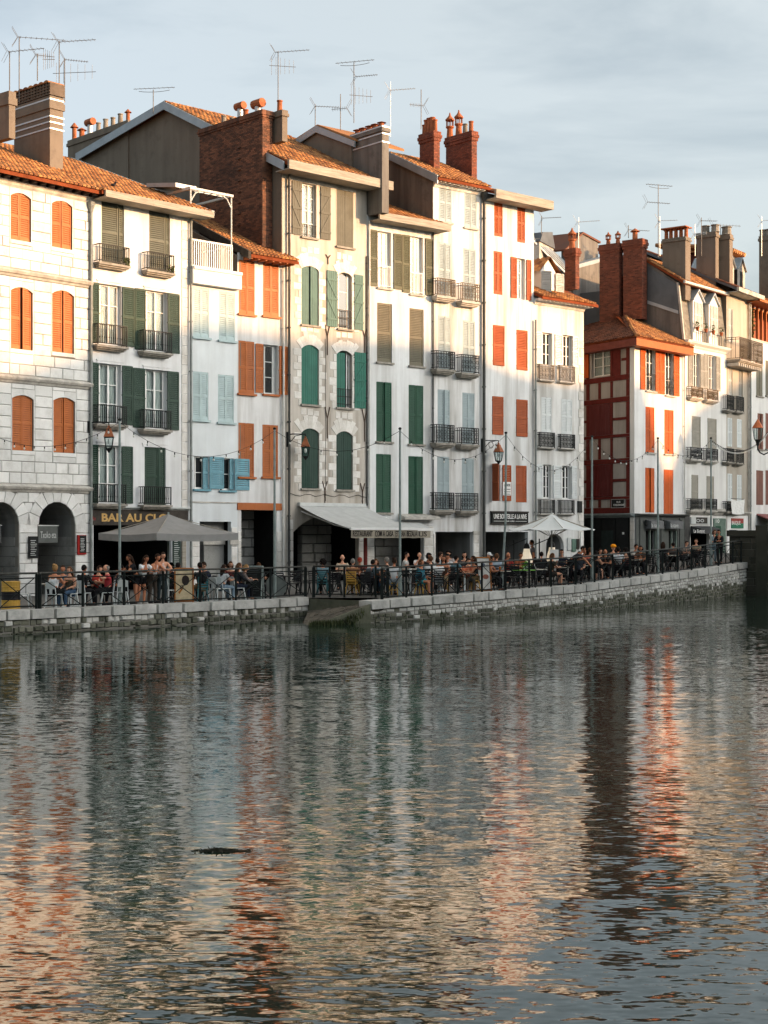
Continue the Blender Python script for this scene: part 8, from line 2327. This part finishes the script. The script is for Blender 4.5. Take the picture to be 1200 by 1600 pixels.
# red post and post under the awning
p = at(571, 35.3); o = MB().tube([(0, 0, 0), (0, 0, 2.45)], .085, 8).build('awning_post', painted('oxblood_post', (.13, .022, .018)), None); o.location = (p.x, p.y, gz(p)); tag(o, 'dark red post standing beneath the front of the restaurant awning', 'post')
def parasol(name, label, px, s, half, apex_py, edge_py, cloth, square, rz, valance=.22, ribs=True):
    loc = spot(px, s); T = thing(name, label, 'parasol', loc, rz, 'parasols on the terraces')
    za, ze_ = HC + (YH - apex_py) / s - loc.z, HC + (YH - edge_py) / s - loc.z
    k = 4 if square else 8; rad = half * (math.sqrt(2) if square else 1); mb = MB(); n = 8
    ring = lambda a, f: (rad * f * math.cos(a), rad * f * math.sin(a), za + (ze_ - za) * f - (.10 * math.sin(math.pi * f)))
    for i in range(k):
        a0, a1 = 2 * math.pi * i / k, 2 * math.pi * (i + 1) / k
        for j in range(n):
            f0, f1 = j / n, (j + 1) / n
            for q in range(4):
                def lerp(f, t): A, B = Vector(ring(a0, f)), Vector(ring(a1, f)); v = A.lerp(B, t); v.z -= .06 * f * math.sin(math.pi * t); return v
                mb.quad(lerp(f0, q / 4), lerp(f1, q / 4), lerp(f1, (q + 1) / 4), lerp(f0, (q + 1) / 4))
        if valance:
            for q in range(6):
                A, B = Vector(ring(a0, 1)), Vector(ring(a1, 1)); c, d = A.lerp(B, q / 6), A.lerp(B, (q + 1) / 6)
                for v, t in ((c, q / 6), (d, (q + 1) / 6)): v.z -= .06 * math.sin(math.pi * t)
                mb.quad(c, d, d - Vector((0, 0, valance)), c - Vector((0, 0, valance)))
    mb.build('canopy', cloth, T)
    MB().tube([(0, 0, 0), (0, 0, za + .06)], .035, 8).build('pole', M['frame_grey'] if not square else M['pole'], T)
    r = MB()
    for i in range(k): a = 2 * math.pi * i / k; e = Vector(ring(a, .97)); r.tube([(0, 0, za - .06), (e.x, e.y, e.z - .04)], .014, 4); r.tube([(0, 0, za - 1.0), (e.x * .55, e.y * .55, Vector(ring(a, .55)).z - .04)], .012, 4)
    r.build('rib', M['wood_grey'], T, kind='stuff')
    MB().lathe([(.3, 0), (.3, .05), (.05, .08)], (0, 0, 0), 12).build('foot', M['black_iron'], T)
    return T
parasol('parasol', 'large dark grey square parasol in front of the bar sign', 263, 43.0, 1.80, 803, 833, painted('grey_parasol_cloth', (.25, .25, .245), .12, .9), True, R(-1), .24)
parasol('parasol', 'wide off-white parasol before the arched doorway', 862, 36.4, 1.94, 803, 827, painted('white_parasol_cloth', (.66, .69, .69), .05, .85), False, R(10), 0)

# ------------------------------------------------------------------ sign over the wine bar
H = H7
u0, u1, z0, z1 = H.u(766), H.u(823), H.z(795, 818.5), H.z(795, 799.5)
T = thing('shop_sign', 'black sign board with white capitals on the white wall', 'sign', H.world(u0, -.05, z0), H.root.rotation_euler.z)
MB().box(0, u1 - u0, -.06, .045, 0, z1 - z0).build('board', chalkb, T)
MB().box(-.03, u1 - u0 + .03, -.08, .04, z1 - z0 - .05, z1 - z0 + .02).box(-.03, u1 - u0 + .03, -.08, .04, -.02, .04).build('rim', M['wood_dark'], T)
wd, ht = u1 - u0, z1 - z0
obj('lettering', text_mesh('UNE BOUTEILLE A LA NIVE', wd * .90, ht * .40, M['white_paint'], bold=.02), T, loc=(wd * .05, -.068, ht * .40))
MB().box(wd * .05, wd * .36, -.066, -.061, ht * .2, ht * .23).box(wd * .64, wd * .95, -.066, -.061, ht * .2, ht * .23).build('rule', M['white_paint'], T)
obj('lettering', text_mesh('BAR A VINS', wd * .22, ht * .11, M['white_paint']), T, loc=(wd * .39, -.068, ht * .16))

# ------------------------------------------------------------------ wall lanterns
copper = painted('copper_roof', L(148, 92, 64), .25, .45, 4, metallic=.2); lglass = glass_mat('lantern_glass', .25, (.8, .86, .86))
def lantern(label, H, px_w, py_arm, px_l, py_top, py_bot, scroll=False):
    b = -.05; uw = H.u(px_w, b); s_ = lerp_tab(FS, px_w); zarm = H.z(px_w, py_arm, b)
    out = (px_l - px_w) / s_ ; 
    # the arm comes straight off the wall; find how far out it must reach
    lo, hi = 0.2, 3.5
    zt_, zb_ = 0, 0
    T = thing('street_lantern', label, 'street lantern', H.world(uw, 0, zarm), H.root.rotation_euler.z, 'lanterns on wall brackets')
    L_ = max(.6, H.u(px_l, -.55) - uw); y = -.55
    arm = MB(); arm.tube([(0, 0, 0), (L_ * .15, y * .5, .02), (L_, y, .02)], .028, 6); arm.tube([(0, -.01, -.5), (L_ * .4, y * .5, -.06), (L_ * .8, y * .8, -.0)], .018, 5)
    arm.box(-.06, .06, -.04, .0, -.55, .12)
    if scroll: arm.tube([(L_ * .5 + .16 * math.cos(a * .6), y * .6, -.2 + .16 * math.sin(a * .6)) for a in range(12)], .02, 4)
    arm.build('bracket', M['black_iron'], T)
    hh = (py_bot - py_top) / s_; c = Vector((L_, y, .02))
    arm2 = MB().tube([c, c - Vector((0, 0, .10))], .022, 6); arm2.build('hook', M['black_iron'], T)
    top = c.z - .10
    MB().lathe([(.03, 0), (.06, -.05), (.05, -.08), (.11, -.11), (.14, -.20), (.27, -.44), (.285, -.46), (.25, -.46)], (c.x, c.y, top), 4 if not scroll else 6).build('roof', copper, T)
    g0, g1 = top - .47, top - .47 - hh * .5
    MB().lathe([(.24, g0), (.15, g1)], (c.x, c.y, 0), 4 if not scroll else 6).build('glass', lglass, T)
    fr = MB(); k = 4 if not scroll else 6
    for i in range(k): a = 2 * math.pi * i / k; fr.tube([(c.x + .245 * math.cos(a), c.y + .245 * math.sin(a), g0), (c.x + .155 * math.cos(a), c.y + .155 * math.sin(a), g1)], .016, 4)
    for r_, z in ((.25, g0), (.16, g1)): fr.tube([(c.x + r_ * math.cos(2 * math.pi * i / k), c.y + r_ * math.sin(2 * math.pi * i / k), z) for i in range(k + 1)], .016, 4)
    fr.lathe([(.15, g1), (.06, g1 - .1), (.03, g1 - .16)], (c.x, c.y, 0), 6); fr.build('frame', M['black_iron'], T)
    MB().ball((c.x, c.y, (g0 + g1) / 2 + .05), .06, None, .11).build('bulb', M['white_paint'], T)
lantern('copper-roofed lantern on a bracket between the stone house and the bar', H1, 139, 661, 170, 667, 703)
lantern('copper-roofed lantern in front of the deep green arched shutters', H4, 450, 679, 477, 686, 716)
lantern('six-sided copper lantern beside the big dark downpipe', H7, 754, 689, 779, 693, 721, True)
lantern('copper lantern on a curled bracket at the right edge', H13, 1200, 690, 1186, 640, 672, True) if False else None
p_ = at(1184, 27.0)
T = thing('street_lantern', 'copper lantern on a curled black arm at the right edge', 'street lantern', (p_.x, p_.y, HC + (YH - 672) / 27.0), 0, 'lanterns on wall brackets')
MB().lathe([(.03, .62), (.07, .56), (.12, .48), (.32, .15), (.34, .12), (.3, .11)], (0, 0, 0), 6).build('roof', copper, T)
MB().lathe([(.28, .10), (.19, -.55)], (0, 0, 0), 6).build('glass', lglass, T)
fr = MB()
for i in range(6): a = i * 1.047; fr.tube([(.29 * math.cos(a), .29 * math.sin(a), .10), (.2 * math.cos(a), .2 * math.sin(a), -.55)], .02, 4)
fr.lathe([(.2, -.55), (.12, -.68), (.08, -.9)], (0, 0, 0), 8); fr.build('frame', M['black_iron'], T)
fr = MB(); fr.tube([(0, 0, -.85), (.0, 0, -1.05), (.12, 0, -1.3), (.35, 0, -1.42), (.62, 0, -1.3), (.75, 0, -1.0), (.72, 0, -.7), (.9, 0, -.5), (1.5, .3, -.5)], .045, 6); fr.build('bracket', M['black_iron'], T)

# ------------------------------------------------------------------ slim poles and string lights
poles = [(187, 657, 47.0, 'slim grey pole in front of the bar sign'), (429, 671, 42.6, 'slim grey pole in front of the brown-orange shutters'), (625, 671, 43.4, 'slim grey pole in front of the restaurant awning'), (790, 676, 41.0, 'slightly leaning slim pole in front of the wine bar sign'), (925, 683, 37.4, 'slim pole in front of the half-timbered wall'), (1028, 684, 34.8, 'slim pole in front of the bright red shutters'), (1111, 684, 32.4, 'slim pole in front of the slate mansard house')]
TOPS = []
for px, py, s, lb in poles:
    b = spot(px, s); z = HC + (YH - py) / s - b.z; T = thing('light_pole', lb, 'pole', b, 0, 'slim poles carrying the string lights')
    lean = (-.16 if px == 790 else .0)
    MB().tube([(lean, 0, 0), (0, 0, z * .45), (0 - lean * .1, 0, z)], .048, 8, .038).build('shaft', M['pole'], T)
    MB().tube([(lean, 0, 0), (lean * .95, 0, .9)], .07, 8).build('sleeve', M['pole'], T)
    MB().ball((0 - lean * .1, 0, z + .03), .06, None, .05).build('cap', M['rail_iron'], T)
    TOPS.append(Vector((b.x - lean * .1, b.y, b.z + z - .05)))
bulb_m = painted('clear_bulb', (.70, .70, .66), .05, .2)
def garland(label, A, B, sag, gap=.55):
    T = thing('string_lights', label, 'string lights', A, 0, 'string lights along the quay')
    n = max(6, int((B - A).length / gap)); pts = [A.lerp(B, i / n) - A - Vector((0, 0, sag * 4 * (i / n) * (1 - i / n))) for i in range(n + 1)]
    MB().tube(pts, .008, 4).build('cable', M['black_iron'], T)
    k, q = MB(), MB()
    for p in pts[1:-1]:
        k.tube([p, p - Vector((0, 0, .08))], .02, 5); q.ball(p - Vector((0, 0, .125)), .036, None, .046, 6, 4)
    k.build('sockets', M['black_iron'], T, kind='stuff'); q.build('bulbs', bulb_m, T, kind='stuff')
w1 = H1.world(H1.u(-60), -.3, H1.z(-60, 655, -.3))
garland('string lights across the stone house, ending at the first slim pole', w1, TOPS[0], .9)
garland('string lights between the bar pole and the brown-orange shutters', TOPS[0], TOPS[1], 1.05)
garland('string lights over the lantern of the weathered house', TOPS[1], TOPS[2], .75)
garland('string lights across the blue-grey shutters', TOPS[2], TOPS[3], 1.0)
garland('string lights past the old white house', TOPS[3], TOPS[4], 1.35)
garland('string lights across the corner of the half-timbered wall', TOPS[4], TOPS[5], .95)
garland('string lights across the bright red shutters', TOPS[5], TOPS[6], .75)
garland('string lights from the last pole to the right-hand house', TOPS[6], H13.world(H13.u(1196), -.2, H13.z(1196, 672, -.2)), .9)

# ------------------------------------------------------------------ big bottle-shaped lamps hung from black stands
lampm = glow('lamp_cloth', (.78, .72, .60), (1.0, .82, .58), .12)
for px, py, s, lb in ((823, 868, 36.6, 'lit cream bottle-shaped lamp hanging left of the waiter'), (862.5, 865, 35.4, 'lit cream bottle-shaped lamp hanging right of the waiter')):
    b = spot(px, s); z = HC + (YH - (py + 12)) / s; T = thing('hanging_lamp', lb, 'lamp', (b.x, b.y, b.z), 0, 'bottle-shaped lamps'); z -= b.z
    MB().lathe([(.20, 0), (.245, .03), (.25, .12), (.21, .32), (.15, .48), (.13, .60), (.125, .62)], (0, 0, z), 16).build('shade', lampm, T)
    MB().lathe([(.13, .62), (.14, .66), (.10, .80), (.04, .86)], (0, 0, z), 12).build('lamp_cap', M['black_iron'], T)
    st = MB(); st.tube([(0, 0, z + .86), (0, 0, z + 1.05), (-.55, .1, z + .82)], .022, 5); st.tube([(-.55, .1, 0), (-.55, .1, z + 1.0)], .032, 6); st.tube([(-.95, .12, z + .66), (.0, 0, z + 1.05)], .02, 5); st.box(-.75, -.35, -.1, .3, 0, .05)
    st.build('stand', M['black_iron'], T)
o = MB().box(-.18, .18, -.02, .02, 0, .46).build('card', M['white_paint']); o.location = spot(866, 37.6) + Vector((0, 0, .98)); tag(o, 'white card standing in front of the right-hand cream lamp', 'card')
# parasol folded near the shop, bluish table cloth
T = thing('banner', 'crumpled white cloth banner tied to the lowest beige-house balcony', 'banner', H12.world(H12.u(1143, -.4), -.4, H12.z(1150, 804, -.4)), H12.root.rotation_euler.z)
mb = MB(); w_ = H12.u(1163, -.4) - H12.u(1143, -.4); h_ = .92
for i in range(10):
    for j in range(5):
        def bp(i, j): f = i / 10; return (w_ * f, .03 * math.sin(f * 17 + j), h_ * (1 - j / 5) - .12 * math.sin(math.pi * f) * (1 - j / 8) + .05)
        mb.quad(bp(i, j), bp(i, j + 1), bp(i + 1, j + 1), bp(i + 1, j))
mb.build('cloth', M['white_paint'], T)
MB().tube([(0, .03, h_ + .06), (w_, .03, h_ + .06)], .02, 5).build('rod', M['black_iron'], T)

# ------------------------------------------------------------------ roofscape: television antennas
Yr = 71.0
A1 = [('tall mast antenna above the left end of the slotted chimney', 15, 210, 80, 64, [(81, 12, 72, 'yagi')]),
 ('tallest antenna on the slotted chimney with a long boom', 30, 160, 57, 64, [(58, 28, 98, 'yagi')]),
 ('short grid antenna on the slotted chimney', 58.5, 126, 84, 64, [(86, 56, 84, 'vert'), (92, 66, 84, 'comb')]),
 ('antenna with a boom pointing right above the slotted chimney', 92.5, 200, 64, 64, [(65.5, 90, 152, 'yagi')]),
 ('thin antenna with fine combs right of the slotted chimney', 101, 160, 91, 65, [(93, 101, 136, 'yagi'), (114, 82, 151, 'comb')]),
 ('flat folded-dipole antenna on the grey gable ridge', 239.5, 178, 140, 74, [(138, 208, 274, 'loop')]),
 ('tall antenna behind the big brick chimney', 434.5, 190, 80, 72, [(81.5, 430, 484, 'yagi'), (103, 421, 462, 'comb')]),
 ('antenna with a corner reflector on the middle gable', 492.5, 215, 163, 75, [(166, 492, 530, 'yagi')]),
 ('bare antenna with a cross arm on the middle gable', 532, 212, 147, 75, [(170, 518, 542, 'vert')]),
 ('tall antenna with a long top bar on the sooty chimney', 553, 192, 97, 73, [(97, 524, 585, 'loop'), (120, 556, 590, 'yagi'), (149, 546, 582, 'comb')]),
 ('thin black antenna beside the red stacks', 658, 202, 140, 75, [(165, 640, 662, 'vert')]),
 ('two-tier antenna between the little dormer and the zinc roof', 846, 366, 338, 86, [(341, 848, 876, 'yagi')]),
 ('antenna above the dark rear gable', 982, 372, 352, 92, [(359, 982, 1016, 'yagi')]),
 ('tall antenna with three booms by the brown stack', 1028.5, 402, 288, 88, [(289, 1008, 1052, 'loop'), (317, 1010, 1048, 'yagi')]),
 ('dark antenna rising from the twin grey stacks', 1126, 390, 352, 96, [(352, 1112, 1160, 'vert')]),
 ('thin antenna in front of the twin grey stacks', 1096, 400, 340, 95, [(345, 1094, 1122, 'yagi')])]
for lb, px, y0, y1, Y, bo in A1: antenna(lb, px, y0, y1, Y, bo)
for lb, px, y0, y1, Y, bo in (('white antenna with a broad corner reflector by the sooty chimney', 610, 214, 128, 74, [(141, 609, 649, 'yagi')]), ('white antenna by the small brick stack', 904, 408, 340, 88, [(347, 902, 936, 'yagi')]), ('white antenna with an arrow-shaped reflector by the brown stack', 1031, 400, 338, 88, [(345, 1030, 1058, 'yagi')]), ('white antenna mast near the zinc dormer', 1086, 400, 350, 90, [(366, 1084, 1104, 'vert')]), ('white antenna at the right edge above the tiled dormer', 1190, 400, 338, 98, [(345, 1190, 1216, 'yagi')])):
    antenna(lb, px, y0, y1, Y, bo, 'alu', .02)
# pigeon on the eave, drifting branch on the water
z = HC + (YH - 293) * 62.5 / F; p_ = Vector(((177 - CX) * 62.5 / F, 62.5, z))
b = MB(); b.ball((0, 0, .10), .07, .13, .07, 8, 6); b.ball((0, -.11, .20), .04, .045, .045, 8, 5); b.tube([(0, -.07, .13), (0, -.10, .19)], .035, 6); b.tube([(0, .10, .09), (0, .26, .05)], .04, 5, .02); b.tube([(0, -.14, .20), (0, -.18, .19)], .012, 4, .003); b.tube([(-.02, 0, .05), (-.02, 0, 0)], .007, 4); b.tube([(.02, 0, .05), (.02, 0, 0)], .007, 4)
o = b.build('pigeon', painted('dark_feathers', (.03, .03, .034)), smooth=True); o.location = p_; o.rotation_euler = (0, 0, R(70)); tag(o, 'dark pigeon perched on the eave where the two left roofs meet', 'bird')
Yd = HC * F / (1330 - YH); b = MB()
rs = random.Random(5)
for i in range(260):
    a = rs.gauss(0, .11); q = Vector((a, rs.gauss(0, .035), abs(rs.gauss(0, .013)) * max(.15, 1 - abs(a + .05) / .24))); e1 = Vector((rs.uniform(-1, 1), rs.uniform(-.4, .4), rs.uniform(-.3, .3))).normalized() * .028; e2 = e1.cross(Vector((.2, .9, .3))).normalized() * .008
    b.quad(q - e1, q + e2, q + e1, q - e2)
o = b.build('floating_weed', painted('wet_weed', (.11, .10, .075))); o.location = ((347 - CX) * Yd / F, Yd, 0); tag(o, 'small dark clump of weed drifting on the open water', 'weed clump')
